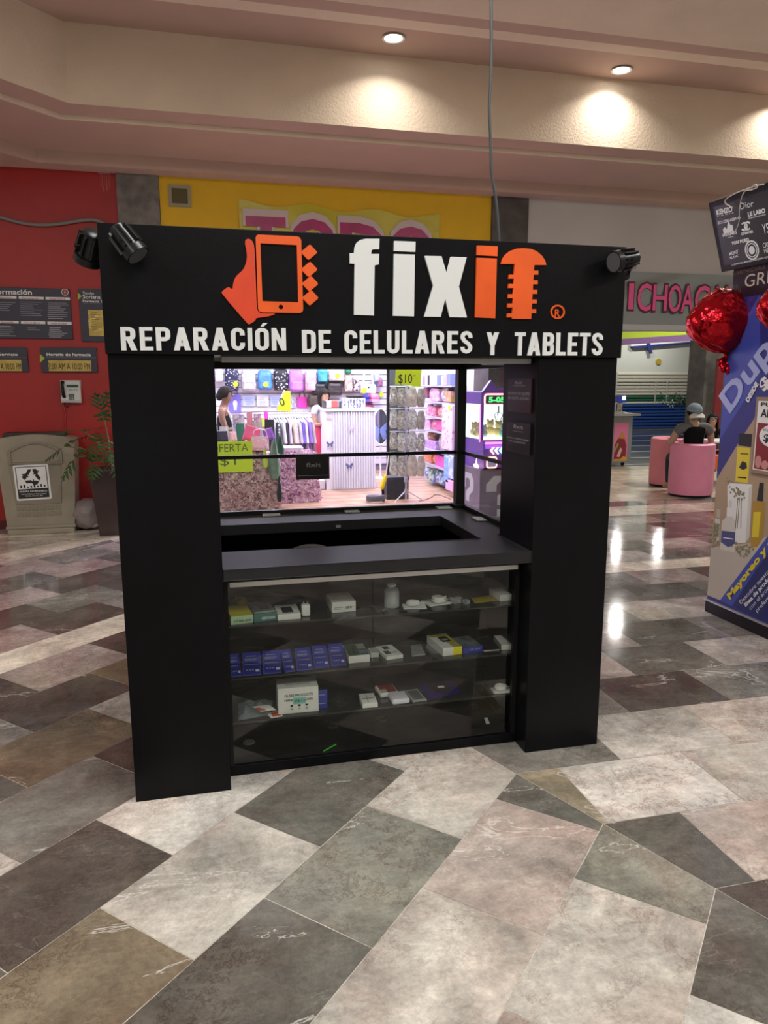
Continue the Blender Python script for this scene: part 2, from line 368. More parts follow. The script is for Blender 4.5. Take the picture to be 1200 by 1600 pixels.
# ------------------------------------------------------------------ ceiling and shop fronts
CREAM = M('cream_textured_plaster', (.82, .69, .54), .8, noise=.05, nscale=2, bump=.35, bscale=45)
PINKP = M('pinkish_shaded_paint', (.57, .40, .325), .8, noise=.04, nscale=2)  # pinker than the fascia: dimmer bounce light put into the colour
FY, FB, CZ = 4.65, 4.09, 4.75
KX = -.72                                  # where the fascia turns towards the viewer
def off_line(d):                           # polyline parallel to the fascia, d further back
    t = d*math.tan(math.radians(22.5)); k = (KX-t*0-d*0, FY+d)
    k = (KX-d*math.tan(math.radians(22.5)), FY+d)
    return [(k[0]-6, k[1]-6), k, (11, FY+d)]
mb = MB()
def strip(mb, l0, z0, l1, z1, m=0):
    for i in range(len(l0)-1):
        mb.add([(*l0[i], z0), (*l0[i+1], z0), (*l1[i+1], z1), (*l1[i], z1)], [(0, 1, 2, 3)], m)
A, B, C_, D_ = off_line(0), off_line(.30), off_line(1.30), off_line(3.0)
strip(mb, A, CZ, A, FB); 
struct('wall_fascia', mb, [CREAM], solid=.0)
mb = MB(); strip(mb, A, FB, B, FB); strip(mb, B, FB, B, FB-.045, 1); strip(mb, B, FB-.045, C_, FB-.045)
strip(mb, C_, FB-.045, C_, 3.915); strip(mb, C_, 3.915, D_, 3.915)
struct('ceiling_soffit', mb, [PINKP, CREAM])
mb = MB(); mb.add([(-7, -9, CZ), (11, -9, CZ), (11, FY, CZ), (KX, FY, CZ), (-6.7, FY-6, CZ), (-7, FY-6, CZ)], [(0, 5, 4, 3, 2, 1)]); struct('ceiling', mb, [PINKP])
mb = MB()                                  # stepped beam that closes the coffer on the viewer's side
for y1, z in ((3.98, 4.70), (3.72, 4.655), (3.44, 4.60)):
    mb.add([(-2.2, y1, CZ), (11, y1, CZ), (11, y1, z), (-2.2, y1, z)], [(0, 1, 2, 3)])
mb.add([(-2.2, 3.98, 4.70), (11, 3.98, 4.70), (11, 3.72, 4.70), (-2.2, 3.72, 4.70)], [(0, 1, 2, 3)], 1)
mb.add([(-2.2, 3.72, 4.655), (11, 3.72, 4.655), (11, 3.44, 4.655), (-2.2, 3.44, 4.655)], [(0, 1, 2, 3)])  # darker colour stands in for the shade on this step
mb.add([(-2.2, 3.44, 4.60), (11, 3.44, 4.60), (11, -9, 4.60), (-2.2, -9, 4.60)], [(0, 1, 2, 3)], 1)
mb.add([(-2.2, 3.98, CZ), (-2.2, -9, CZ), (-2.2, -9, 4.6), (-2.2, 3.98, 4.6)], [(0, 1, 2, 3)])
struct('ceiling_beam', mb, [PINKP, CREAM])

def downlight(p):
    t = thing('downlight', 'x', 'ceiling light', p, group='recessed ceiling downlights')
    b = MB(T=Matrix()); b.lathe([(.105, -.012), (.1, -.016), (.082, -.012), (.08, 0)], n=28, caps=False); b.build('trim_ring', [WHITE], t, smooth=True)
    b = MB(T=Matrix()); b.lathe([(.079, -.006), (.05, -.010), (.001, -.011)], n=24); b.build('lens', [M('downlight_lens', (1, .97, .92), .4, emit=14, ecol=(1, .96, .9))], t, smooth=True)
    return t
dl = downlight(LAMPS[0]); dl['label'] = 'lit round downlight in the ceiling, left of the hanging cable'
d2 = copy_tree(dl); d2.location = LAMPS[1]; d2['label'] = 'lit round downlight in the ceiling, right of the hanging cable'

RED = M('red_wall_paint', (.37, .012, .009), .45, noise=.08, nscale=2)
YEL = M('yellow_wall_paint', (.80, .48, .006), .6, noise=.06, nscale=3)
STONE = M('grey_stone_cladding', (.16, .14, .125), .35, noise=.45, nscale=7)
OFFW = M('off_white_wall_paint', (.60, .57, .54), .7, noise=.04, nscale=2)
WY = 6.2
mb = MB(); mb.box((-7, WY, 0), (-.506, WY+.15, 4.0)); struct('wall_red', mb, [RED])
mb = MB(); mb.box((-7, WY-.012, 0), (-.506, WY-.0005, .10)); struct('baseboard_red', mb, [M('dark_red_base', (.10, .008, .01), .4)])
mb = MB(); mb.box((-7, WY-.03, .215), (-2.0, WY-.0005, .255)); struct('trim_1', mb, [GREY])
mb = MB(); mb.box((-.503, WY-.03, 0), (-.055, WY+.5, 4.0)); struct('pillar_left', mb, [STONE])
mb = MB(); mb.box((3.90, WY-.03, 0), (4.385, WY+.5, 4.0)); struct('pillar_right', mb, [M('dark_grey_stone_cladding', (.075, .062, .055), .35, noise=.4, nscale=6)])
mb = MB(); mb.box((-.052, WY, 2.55), (3.897, WY+.15, 4.0)); struct('wall_yellow', mb, [YEL])
zb = at(1060, 428, WY).z
mb = MB(); mb.box((4.388, WY, zb), (11, WY+.15, 4.0)); struct('wall_white', mb, [OFFW])

# ------------------------------------------------------------------ the kiosk
kiosk = thing('repair_kiosk', 'black phone repair kiosk with a large sign board and glass display case', 'kiosk', (1.02, .5, 0))
PX1, PX2, PX3 = .374, 1.678, 2.039; HZ0, HZ1 = 1.755, 2.2; HX0, HX1, HYF = .0025, 2.0376, -.025
for a, b in ((0, PX1), (PX2, PX3)):
    MB(kiosk).box((a, 0, 0), (b, .366, HZ0)).build('post', [BLACK], bevel=.003)
sb = MB(kiosk).box((HX0-.006, HYF, HZ0), (HX1+.004, .40, HZ1)).build('sign_board', [BLACK], bevel=.003)
# the logo and lettering stand a little proud of the board
def hp(px, py): p = at(px, py, HYF-.0005); return Vector((p.x, HYF-.0005, p.z))
def c7(l): return [hp(520+x*.41667, 240+y*.41667) for x, y in l]
def c8(l): return [hp(340+x*.15, 360+y*.15) for x, y in l]
DEP = Vector((0, -.010, 0))
def smooth_loop(pts, it=2):
    pts = [Vector(p) for p in pts]
    for _ in range(it):
        n = []
        for i in range(len(pts)): a, b = pts[i], pts[(i+1) % len(pts)]; n += [a*.75+b*.25, a*.25+b*.75]
        pts = n
    return pts
def inset_part(name, loops, mat, par=sb):
    b = MB(kiosk); b.prism(loops, DEP); o = b.build(name, [mat], par); return o
S0 = lambda l: smooth_loop(l, 1)
inset_part('letter_f', [c7([(78,605),(80,415),(62,413),(62,375),(78,375),(80,352),(88,335),(100,326),(120,321),(173,321),(172,360),(150,360),(143,365),(142,378),(172,378),(170,417),(155,420),(152,608)])], LETW)
b = MB(kiosk)
b.prism([c7([(227,378),(305,380),(302,611),(224,609)])], DEP); b.prism([c7([(228,329),(308,332),(307,370),(227,366)])], DEP); b.build('letter_i', [LETW], sb)
inset_part('letter_x', [c7([(342,385),(405,386),(424,450),(440,388),(499,390),(470,500),(500,615),(436,614),(419,545),(402,613),(341,612),(374,497)])], LETW)
b = MB(kiosk)
b.prism([c7([(537,392),(612,395),(606,618),(531,615)])], DEP); b.prism([c7([(538,346),(615,349),(614,386),(537,382)])], DEP); b.build('letter_i', [ORANGE], sb)
scr = [(628,415),(632,400),(642,383),(662,366),(685,358),(712,356),(740,359),(762,368),(782,386),(793,404),(797,419),(752,419)]
for y in (440, 476, 512, 548, 584): xx = 751-(y-420)*.055; scr += [(xx, y), (xx+17, y), (xx+17, y+15), (xx-.5, y+15)]
scr += [(740,621),(668,620)]
for y in (615, 578, 543, 505, 470): xx = 678-(y-415)*.045; scr += [(xx, y), (xx-19, y), (xx-18, y-15), (xx+.5, y-15)]
scr += [(678,415)]
inset_part('letter_t_screw', [c7(scr)], ORANGE)
b = MB(kiosk); cc = (842, 594)
b.prism([c7([(cc[0]+27*math.cos(t*.2618), cc[1]+27*math.sin(t*.2618)) for t in range(24)]), c7([(cc[0]+21*math.cos(t*.2618), cc[1]+21*math.sin(t*.2618)) for t in range(24)])], Vector((0, -.004, 0)))
p0 = c7([(831, 611)])[0]; b.text('R', p0, X, Z, .0225, .0295, .004, bold=.02); b.build('registered_mark', [ORANGE], sb)
inset_part('hand_emblem', [S0(c8([(285,110),(300,95),(330,92),(360,115),(380,160),(388,320),(395,500),(405,800),(420,850),(460,868),(610,868),(560,890),(480,905),(395,915),(395,940),(330,982),(310,975),(45,665),(42,640),(100,595),(125,598),(155,620),(160,560),(175,510),(200,470),(260,420),(290,360),(305,290),(300,220),(285,150)]))], REDOR)
hc = c8([(657, 800)])[0]; ph = c8([(395,78),(403,58),(422,48),(830,68),(855,80),(868,110),(888,825),(880,850),(858,862),(465,856),(435,845),(420,818)])
inset_part('phone_emblem', [ph, c8([(443,138),(822,158),(838,752),(465,740)])[::-1], circ(hc, .0085, 16)], ORANGE)
for cx, cy in ((950, 232), (952, 410), (960, 558), (963, 705)):
    inset_part('finger_emblem', [c8([(cx+48*p.x+40*p.z, cy-41*p.x+43*p.z) for p in rrect(-1, 1, -1, 1, .3)])], ORANGE)
def ribbon(pts, t):
    pts = [Vector((x, z)) for x, z in pts]; n = len(pts); Lf, Rt = [], []
    for i in range(n):
        d0 = (pts[i]-pts[i-1]).normalized() if i else None; d1 = (pts[i+1]-pts[i]).normalized() if i < n-1 else None
        d0 = d0 or d1; d1 = d1 or d0; n0, n1 = Vector((-d0.y, d0.x)), Vector((-d1.y, d1.x)); m = (n0+n1)/max(.4, 1+n0.dot(n1))
        Lf.append(pts[i]+m*t/2); Rt.append(pts[i]-m*t/2)
    return Lf+Rt[::-1]
def arcp(cx, cz, r, a0, a1, n=5): return [(cx+r*math.cos(math.radians(a0+(a1-a0)*i/n)), cz+r*math.sin(math.radians(a0+(a1-a0)*i/n))) for i in range(n+1)]
def glyph(ch, t=.17):
    """bold condensed capital in a box one unit high: list of loops-lists, and the advance width"""
    h = t/2; w = .50; r = .155; l, q = h, w-h; P = lambda *p: [list(p)]; out = []
    st = [[(0, 0), (t, 0), (t, 1), (0, 1)]]
    def rr(x0, x1, z0, z1, rad): return arcp(x1-rad, z1-rad, rad, 0, 90)+arcp(x0+rad, z1-rad, rad, 90, 180)+arcp(x0+rad, z0+rad, rad, 180, 270)+arcp(x1-rad, z0+rad, rad, 270, 360)
    bowl = lambda z0, z1, x1: ribbon([(t*.5, z1-h)]+arcp(x1-h-.13, z1-h-.13, .13, 90, 0)+arcp(x1-h-.13, z0+h+.13, .13, 0, -90)+[(t*.5, z0+h)], t)
    if ch == 'I': return [st], t
    if ch in 'OÓ':
        o = [[rr(0, w, 0, 1, .24), rr(t, w-t, t, 1-t, .07)[::-1]]]
        if ch == 'Ó': o.append([[(.20, 1.06), (.30, 1.22), (.47, 1.22), (.32, 1.06)]])
        return o, w
    if ch == 'D':
        return [[[(0, 0), (w-.24, 0)]+arcp(w-.24, .24, .24, -90, 0)+arcp(w-.24, .76, .24, 0, 90)+[(0, 1)], ([(t, t), (w-t-.07, t)]+arcp(w-t-.07, t+.07, .07, -90, 0)+arcp(w-t-.07, 1-t-.07, .07, 0, 90)+[(t, 1-t)])[::-1]]], w
    if ch == 'E': return [st, [[(t, 0), (.45, 0), (.45, t*.92), (t, t*.92)]], [[(t, .42), (.41, .42), (.41, .42+t*.9), (t, .42+t*.9)]], [[(t, 1-t*.92), (.45, 1-t*.92), (.45, 1), (t, 1)]]], .45
    if ch == 'L': return [st, [[(t, 0), (.43, 0), (.43, t*.92), (t, t*.92)]]], .43
    if ch == 'T': return [[[(0, 1-t*.92), (.48, 1-t*.92), (.48, 1), (0, 1)]], [[(.24-h, 0), (.24+h, 0), (.24+h, 1-t*.92), (.24-h, 1-t*.92)]]], .48
    if ch == 'U': return [[ribbon([(h, 1), (h, .25)]+arcp(.25, .25, .25-h, 180, 360, 8)+[(w-h, 1)], t)]], w
    if ch == 'P': return [st, [bowl(.40, 1, w)]], w
    if ch == 'R': return [st, [bowl(.42, 1, w)], [[(.20, .43), (.39, .46), (.54, 0), (.34, 0)]]], .54
    if ch == 'B': return [st, [bowl(.44, 1, w-.01)], [bowl(0, .58, w+.01)]], w+.01
    if ch == 'N': return [st, [[(w-t+.03, 0), (w+.03, 0), (w+.03, 1), (w-t+.03, 1)]], [[(0, 1), (t, 1), (w+.03, 0), (w-t+.03, 0)]]], w+.03
    if ch == 'A': return [[[(0, 0), (.2, 0), (.39, .98), (.39, 1), (.2, 1)]], [[(.59, 0), (.39, 0), (.2, .98), (.2, 1), (.39, 1)]], [[(.15, .18), (.44, .18), (.41, .34), (.18, .34)]]], .59
    if ch == 'Y': return [[[(0, 1), (.2, 1), (.375, .5), (.375, .42), (.185, .42)]], [[(.56, 1), (.36, 1), (.185, .5), (.185, .42), (.375, .42)]], [[(.28-h, 0), (.28+h, 0), (.28+h, .5), (.28-h, .5)]]], .56
    if ch == 'C': return [[ribbon([(w-h, .66), (w-h, .75)]+arcp(.25, .75, .25-h, 0, 180, 8)+arcp(.25, .25, .25-h, 180, 360, 8)+[(w-h, .34)], t)]], w
    if ch == 'S': return [[ribbon([(w-h, .70), (w-h, .755)]+arcp(.25, .755, .25-h, 0, 180, 8)+[(h, .70), (.16, .57), (.34, .43), (w-h, .30)]+arcp(.25, .25, .25-h, 0, -180, 8)+[(h, .30)], t*.97)]], w
    return [], .3
for wd, x0, x1, yb, yt in (('REPARACIÓN', 190, 447, 547.5, 509), ('DE', 472, 517, 551.5, 515), ('CELULARES', 538, 737, 552.5, 517.5), ('Y', 759, 778, 555, 521), ('TABLETS', 803, 940, 555.5, 521.5)):
    p, q = hp(x0, yb), hp(x1, yb); H = hp((x0+x1)/2, (yb+yt)/2-17.8).z-hp((x0+x1)/2, (yb+yt)/2+17.8).z
    gl = [glyph(c) for c in wd]; tot = sum(g[1] for g in gl)+.105*(len(wd)-1); sx = (q.x-p.x)/tot; cx = 0; b = MB(kiosk); k = 0
    for loops, adv in gl:
        for lp in loops:
            k += 1
            L_ = [[(p.x+(cx+x)*sx, HYF-.0005, (p.z+(q.z-p.z)*(cx+x)/tot)+z*H) for x, z in l] for l in lp]
            b.prism(L_, DEP*(.6+.05*(k % 4)))
        cx += adv+.105
    b.build('slogan_lettering', [LETW], sb)
# counter with the work well
CT, CB = .935, .889; WX0, WX1, WY0, WY1 = .30, 1.557, .31, .905; CYB = 1.25
DGREY = M('charcoal_counter_laminate', (.018, .018, .020), .5, spec=.3, noise=.15, nscale=4)
b = MB(kiosk)
L0 = [(PX1+.002, .0, CT), (PX2-.002, .0, CT), (PX2-.002, .37, CT), (1.80, .37, CT), (1.80, CYB, CT), (.26, CYB, CT), (.26, .37, CT), (PX1+.002, .37, CT)]
H0 = [(WX0+.06, WY0, CT), (WX1, WY0, CT), (WX1, WY1, CT), (WX0+.06, WY1, CT)]
b.prism([[Vector(p) for p in L0], [Vector(p) for p in H0][::-1]], (0, 0, CB-CT)); b.build('counter_top', [DGREY], bevel=.003)
b = MB(kiosk)
for a, c in (((.262, .37, 0), (.282, CYB-.01, CB-.001)), ((1.778, .37, 0), (1.798, CYB-.01, CB-.001)), ((.283, CYB-.03, 0), (1.777, CYB-.01, CB-.001))): b.box(a, c)
b.build('side_panel', [BLACK])
CF, CBK = .116, .49                        # display case front glass and back panel
b = MB(kiosk); b.box((PX1+.002, CF-.006, 0), (PX2-.002, CBK, .045)); b.build('plinth', [BLACK], bevel=.002)
MB(kiosk).box((PX1+.002, CBK, 0), (PX2-.002, CBK+.015, CB-.002)).build('case_back', [M('black_case_back', (.010, .0105, .010), .3)])
b = MB(kiosk); b.box((PX1+.002, CF-.004, CB-.035), (PX2-.002, CF+.02, CB-.001)); b.box((PX1+.002, CF-.004, .046), (PX1+.018, CF+.02, CB-.036)); b.box((PX2-.022, CF-.004, .046), (PX2-.002, CF+.02, CB-.036))
b.build('case_frame', [BLACK2])
for x0, x1 in ((PX1+.019, 1.0), (1.0015, PX2-.023)):
    MB(kiosk).box((x0, CF+.004, .047), (x1, CF+.010, CB-.037)).build('sliding_glass', [GLASSC])
b = MB(kiosk); b.box((.40, CF-.030, CB-.052), (1.655, CF-.006, CB-.031)); b.build('case_light_strip', [WHITE], bevel=.002)
SZ = [at(360, 977, .15).z, at(362, 1059, .15).z, at(440, 1113, .19).z]
for z in SZ:
    MB(kiosk).box((PX1+.004, CF+.02, z-.008), (PX2-.006, CBK-.001, z)).build('shelf', [M('smoked_glass_shelf', (.016, .018, .017), .12)])
# window frame, glazing, lamps over the window
GY = 1.20
b = MB(kiosk)
b.box((.26, GY-.012, CT), (1.74, GY+.02, CT+.022)); b.box((.26, GY-.012, 1.725), (1.74, GY+.03, 1.80)); b.box((.26, GY-.012, 1.245), (1.74, GY+.012, 1.264))
b.box((1.765, .37, CT), (1.79, 1.165, CT+.022)); b.box((1.765, .37, 1.725), (1.79, 1.165, 1.80)); b.box((1.77, .37, 1.245), (1.785, 1.165, 1.264))
b.box((.262, .37, CT), (.285, 1.19, CT+.022)); b.box((.262, .37, 1.725), (.285, 1.19, 1.80))
b.build('window_frame', [BLACK2])
b = MB(kiosk); b.box((1.74, 1.165, CT), (1.79, 1.225, HZ0+.05)); b.box((1.72, 1.13, CT), (1.795, 1.245, CT+.02)); b.build('corner_post', [BLACK2], bevel=.002)
for z0, z1 in ((CT+.022, 1.245), (1.264, 1.725)):
    MB(kiosk).box((.286, GY-.002, z0), (1.739, GY+.004, z1)).build('back_glass', [GLASS])
    MB(kiosk).box((1.774, .371, z0), (1.780, 1.164, z1)).build('side_glass', [GLASS])
for px, py, w in ((424, 804, .095), (549, 798, .085), (692, 792, .085)):
    p = fl(px, py, CT+.005); MB(kiosk).box((p.x-w/2, GY-.075, CT), (p.x+w/2, GY-.02, CT+.008)).build('glass_clip', [M('clip_metal', (.42, .42, .40), .4)], bevel=.002)
MB(kiosk).box((1.70, .72, CT), (1.755, .81, CT+.008)).build('glass_clip', [MATS['clip_metal']], bevel=.002)
b = MB(kiosk); b.box((.40, .055, HZ0-.024), (1.672, .105, HZ0-.001)); b.build('window_light_strip', [M('grey_lamp_profile', (.42, .42, .42), .4)], bevel=.004)
b = MB(kiosk); b.box((.376, .345, HZ0-.012), (.9, .366, HZ0-.001)); b.build('lamp_bracket', [GREY])
p = at(808, 569, .5)
MB(kiosk).box((1.60, .38, HZ0-.02), (1.76, .46, HZ0-.002)).build('tube_end', [ALU], bevel=.004)
for i, (p, q) in enumerate((((.60, .92), (0, 0)),)): pass
# little latches inside the well
b = MB(kiosk)
for px, py in ((700, 824), (702, 831)):
    p = at(px, py, WY1+.0); b.box((WX1+.001-.008, p.y-.12, p.z-.004), (WX1-.001+.004, p.y-.105, p.z+.004))
b.build('latch', [CHROME])
b = MB(kiosk); b.box((.98, WY1-.008, CT-.035), (1.005, WY1+.001, CT-.022)); b.build('well_tag', [GREY])
MB(kiosk).box((.283, CYB-.06, .35), (1.777, CYB-.032, CB-.002)).build('inner_panel', [BLACK])
# notices on the kiosk
DK = M('dark_notice_print', (.012, .011, .016), .3); NGR = M('notice_grey_print', (.60, .60, .66), .5)
def notice_inside(z0, z1, y0, y1, lines, nm, mt, lab):
    xx = PX2-.004; b = MB(kiosk); b.box((xx-.002, y0, z0), (xx+.0035, y1, z1)); o = b.build(nm, [mt], label=lab)
    for st, fy, fz, w, h in lines:
        b = MB(kiosk); b.text(st, (xx-.002, y0+(y1-y0)*fy+0, z0+(z1-z0)*fz), -Y, Z, w*(y1-y0), h*(z1-z0), .0008, bold=.015); b.build('notice_lettering', [NGR], o)
def inn(px, py): return atx(px, py, PX2-.006)
a, c = inn(794, 592), inn(829, 646)
notice_inside(c.z, a.z, c.y, a.y, [('fixit', .68, .84, .30, .10), ('reparación', .75, .78, .5, .035), ('REVISION DE EQUIPO', .97, .52, .92, .085), ('SIN COSTO ALGUNO', .97, .38, .9, .085)], 'notice', M('dark_maroon_print', (.03, .010, .014), .3), 'upper dark maroon notice on the right post')
a, c = inn(792, 658), inn(827, 712)
notice_inside(c.z, a.z, c.y, a.y, [('fixit', .70, .80, .42, .13), ('reparación', .72, .70, .45, .035), ('En este establecimiento', .97, .45, .92, .06), ('NO se discrimina', .88, .34, .7, .06)], 'notice', DK, 'lower dark notice on the right post')
a, c = at(462, 712, GY-.014), at(515, 748, GY-.014)
o = MB(kiosk).box((a.x, GY-.016, c.z), (c.x, GY-.013, a.z)).build('window_notice', [M('window_notice_print', (.010, .009, .010), .4)])
b = MB(kiosk); w = c.x-a.x; h = a.z-c.z
b.text('fixit', (a.x+w*.3, GY-.016, c.z+h*.52), X, Z, w*.45, h*.18, .0008, bold=.02); b.box((a.x+w*.05, GY-.0168, c.z+h*.15), (a.x+w*.95, GY-.0162, c.z+h*.17)); b.build('notice_lettering', [NGR], o)

# ------------------------------------------------------------------ spot lamps on the sign board
def spot(name, label, base, arm_end, aim, r=.042, L=.115, lens_emit=0):
    """round ribbed spot head on a yoke: base on the board, head centred on arm_end and pointing along aim"""
    t = thing(name, label, 'spotlight', base, group='spotlights on the sign board'); b0, c, d = Vector(base), Vector(arm_end), Vector(aim).normalized()
    b = MB(t); b.cyl(b0, b0+(c-b0)*.22, .03, .03, n=16); b.build('mounting_plate', [BLKMET], bevel=.002)
    b = MB(t); s_ = d.cross(Z).normalized(); 
    for k in (-1, 1): b.tube([b0+(c-b0)*.2+s_*k*.008, b0+(c-b0)*.6+s_*k*.035, c+s_*k*(r+.008)], .006, n=6)
    b.build('yoke', [BLKMET], smooth=True)
    b = MB(t); b.tube([c-d*L*.55, c-d*L*.5, c-d*L*.2, c+d*L*.25, c+d*L*.27, c+d*L*.5], [r*.55, r*.72, r*.8, r*.82, r, r], n=20); b.build('housing', [BLKMET], smooth=True)
    b = MB(t); u = d.cross(Z).normalized(); v = d.cross(u)
    for k in range(10):
        a = 2*math.pi*k/10; e = u*math.cos(a)+v*math.sin(a); f = (u*-math.sin(a)+v*math.cos(a))*.003
        p, q = c-d*L*.42, c+d*L*.2; b.prism([[p+e*r*.7+f, q+e*r*.78+f, q+e*r*1.08+f, p+e*r*.98+f]], -2*f)
    b.build('cooling_fin', [BLKMET])
    b = MB(t); b.cyl(c+d*L*.44, c+d*L*.505, r*.88, n=20); b.build('lens', [M('spot_lens', (.16, .16, .17), .15, .5)])
    return t
p = hp(198, 383)
spot('spotlight', 'black ribbed spotlight on the front of the sign board, upper left corner', (p.x, HYF-.003, p.z), (p.x+.01, HYF-.085, p.z-.005), (.55, -.25, -.75))
p = hp(958, 411)
spot('spotlight', 'black ribbed spotlight on the front of the sign board, upper right corner', (p.x+.03, HYF-.003, p.z+.005), (p.x+.005, HYF-.075, p.z), (-.93, -.22, -.2))
p = at(140, 384, .1)
spot('spotlight', 'black spotlight sticking out of the left end of the sign board', (HX0-.009, .1, p.z), (p.x+.005, .1, p.z-.005), (-.3, .55, -.75), r=.052)
p = at(983, 416, .12)
spot('spotlight', 'black spotlight sticking out of the right end of the sign board', (HX1+.006, .12, p.z), (HX1+.075, .12, p.z-.005), (.2, .5, -.8), r=.035, L=.09)
# power cable hanging from the ceiling onto the kiosk roof
b = MB(); pts = [at(767, -30, .7), at(768, 60, .7), at(767, 120, .7), at(764, 170, .7), at(767, 230, .7), at(768, 275, .7), at(776, 315, .7), at(780, 375, .7), at(781, 397, .7)]
pts = [Vector((pts[0].x, pts[0].y, 4.598))] + pts
def smoothp(p, it=2):
    p = [Vector(q) for q in p]
    for _ in range(it):
        n = [p[0]]
        for i in range(len(p)-1): n += [p[i]*.75+p[i+1]*.25, p[i]*.25+p[i+1]*.75]
        p = n+[p[-1]]
    return p
b.tube(smoothp(pts), .0075, n=8); b.build('hanging_cable', [M('dark_grey_cable', (.035, .04, .045), .5)], smooth=True, label='dark power cable hanging from the ceiling behind the sign board', cat='cable')
MB(kiosk).box((HX0, .401, HZ1-.43), (HX1, 1.25, HZ1-.40)).build('roof_panel', [BLACK])

# ------------------------------------------------------------------ goods in the display case
SY0 = CF+.02
def front(pa, pb, i):
    z = SZ[i] if i < 3 else .0455
    a, c = fl(pa[0], pa[1], z), fl(pb[0], pb[1], z)
    m = min(a.y, c.y)
    if m < SY0+.004: dy = SY0+.004-m; a.y += dy; c.y += dy
    return a, c
def obox(b, a, c, d, h, m=0, z0=0, inset=0):
    """box standing on its front edge a-c, d deep and h high; m = bottom, top, front, right, back, left"""
    u = (c-a).normalized(); n = Vector((-u.y, u.x, 0)); o = a+u*inset; w = (c-a).length-2*inset
    T = Matrix(((u.x, n.x, 0, o.x), (u.y, n.y, 0, o.y), (0, 0, 1, a.z+z0), (0, 0, 0, 1)))
    b.box((0, inset, 0), (w, d-inset, h), m, T); return T, w
def goods(name, label, cat, pa, pb, i, d, h, mats, m=0, group=None, bev=.0015, deco=None):
    a, c = front(pa, pb, i); mid = (a+c)/2; t = thing(name, label, cat, (mid.x, mid.y, a.z), group=group)
    b = MB(t); T, w = obox(b, a, c, d, h, m); b.build('carton' if 'box' in name else 'body', mats, bevel=bev)
    if deco: deco(t, T, w, d, h)
    return t
def top_patch(b, T, x0, y0, x1, y1, h, m=0, e=.0006): b.add([(x0, y0, h+e), (x1, y0, h+e), (x1, y1, h+e), (x0, y1, h+e)], [(0, 1, 2, 3)], m, T)
def front_text(t, T, st, x, z, w, h, mat, name='printed_words'):
    b = MB(t); u = (T @ Vector((1, 0, 0)))-(T @ Vector((0, 0, 0))); b.text(st, T @ Vector((x, 0, z)), u, Z, w, h, .0008, bold=.02); b.build(name, [mat])
def top_text(b, T, st, x, y, w, h, hz, m=0):
    O = T @ Vector((0, 0, 0)); u = (T @ Vector((1, 0, 0)))-O; v = (T @ Vector((0, 1, 0)))-O; b.text(st, T @ Vector((x, y, hz)), u, v, w, h, .0012, m, bold=.01)
LGREEN = M('light_green_card', (.42, .62, .40), .6); YCARD = M('yellow_card', (.72, .62, .03), .5); TEAL = M('teal_card', (.055, .17, .16), .5); PHOTO = M('grey_photo_print', (.13, .15, .17), .4, noise=.6, nscale=25)
GOLD = M('black_print', (.02, .02, .02), .6); BLUEC = M('blue_glossy_card', (.035, .05, .36), .3); BLUEP = M('purple_blue_pouch', (.022, .018, .16), .22); SILV = M('silver_print', (.30, .32, .46), .5)
def d1(t, T, w, d, h): front_text(t, T, 'g.2 bec amo', w*.12, h*.3, w*.8, h*.3, INK)
goods('product_box', 'light green box with yellow top, first on the upper shelf', 'box', (361, 977), (396, 973), 0, .16, .036, [LGREEN, YCARD], [0, 1, 0, 1, 0, 1], 'boxes in the display case', deco=d1)
a, c = front((358, 957), (386, 953), 0); a.y = c.y = .335; t = thing('crumpled_bag', 'crumpled yellow bag behind the light green box', 'bag', (a.x+.03, .36, SZ[0]))
b = MB(t); b.ball((a.x+.042, .37, SZ[0]+.028), (.042, .06, .028), n=18, fn=lambda q: 1+.22*math.sin(9*q.x+4*q.z)*math.cos(7*q.y)); b.build('body', [M('dull_yellow_bag', (.30, .25, .02), .5)], smooth=True)
def d2_(t, T, w, d, h):
    front_text(t, T, 'GENGEN', w*.33, h*.28, w*.58, h*.32, PAPER); b = MB(t); top_patch(b, T, w*.08, d*.2, w*.95, d*.97, h, 0); top_patch(b, T, w*.35, d*.3, w*.8, d*.7, h, 1, .0012); top_patch(b, T, w*.06, d*.04, w*.97, d*.17, h, 2); b.build('top_print', [PHOTO, M('navy_photo', (.02, .035, .10), .4), LGREEN])
goods('product_box', 'teal box printed with white letters beside the light green box', 'box', (397, 973), (433, 969), 0, .185, .036, [TEAL, PHOTO], [0, 1, 0, 0, 0, 0], 'boxes in the display case', deco=d2_)
def d3_(t, T, w, d, h): b = MB(t); top_patch(b, T, w*.25, d*.15, w*.72, d*.72, h, 0); b.build('window', [M('dark_display', (.02, .02, .022), .2)])
goods('gadget_box', 'white box with a dark square on top, upper shelf', 'box', (434, 970), (470, 967), 0, .14, .026, [WHITE], 0, 'boxes in the display case', deco=d3_)
a, c = front((472, 964), (485, 963), 0)
t = thing('wall_charger', 'small white wall charger standing on the upper shelf', 'charger', ((a.x+c.x)/2, a.y+.02, a.z)); b = MB(t); obox(b, a, c, .035, .052); b.build('body', [WHITE], bevel=.006, bseg=3)
b = MB(t)
for k in (-1, 1): b.box(((a.x+c.x)/2+k*.008-.0012, a.y+.015, a.z+.052), ((a.x+c.x)/2+k*.008+.0012, a.y+.02, a.z+.064))
b.build('prong', [CHROME])
def d4_(t, T, w, d, h):
    front_text(t, T, 'USB 5V', w*.55, h*.35, w*.3, h*.22, INK); b = MB(t); b.box((w*.08, -.0008, h*.45), (w*.45, 0, h*.5), 0, T); b.box((w*.08, -.0008, h*.3), (w*.4, 0, h*.34), 0, T); b.build('small_print', [GREY])
goods('product_box', 'white box with small print in the middle of the upper shelf', 'box', (519, 958), (556, 955), 0, .15, .047, [PAPER], 0, 'boxes in the display case', deco=d4_)
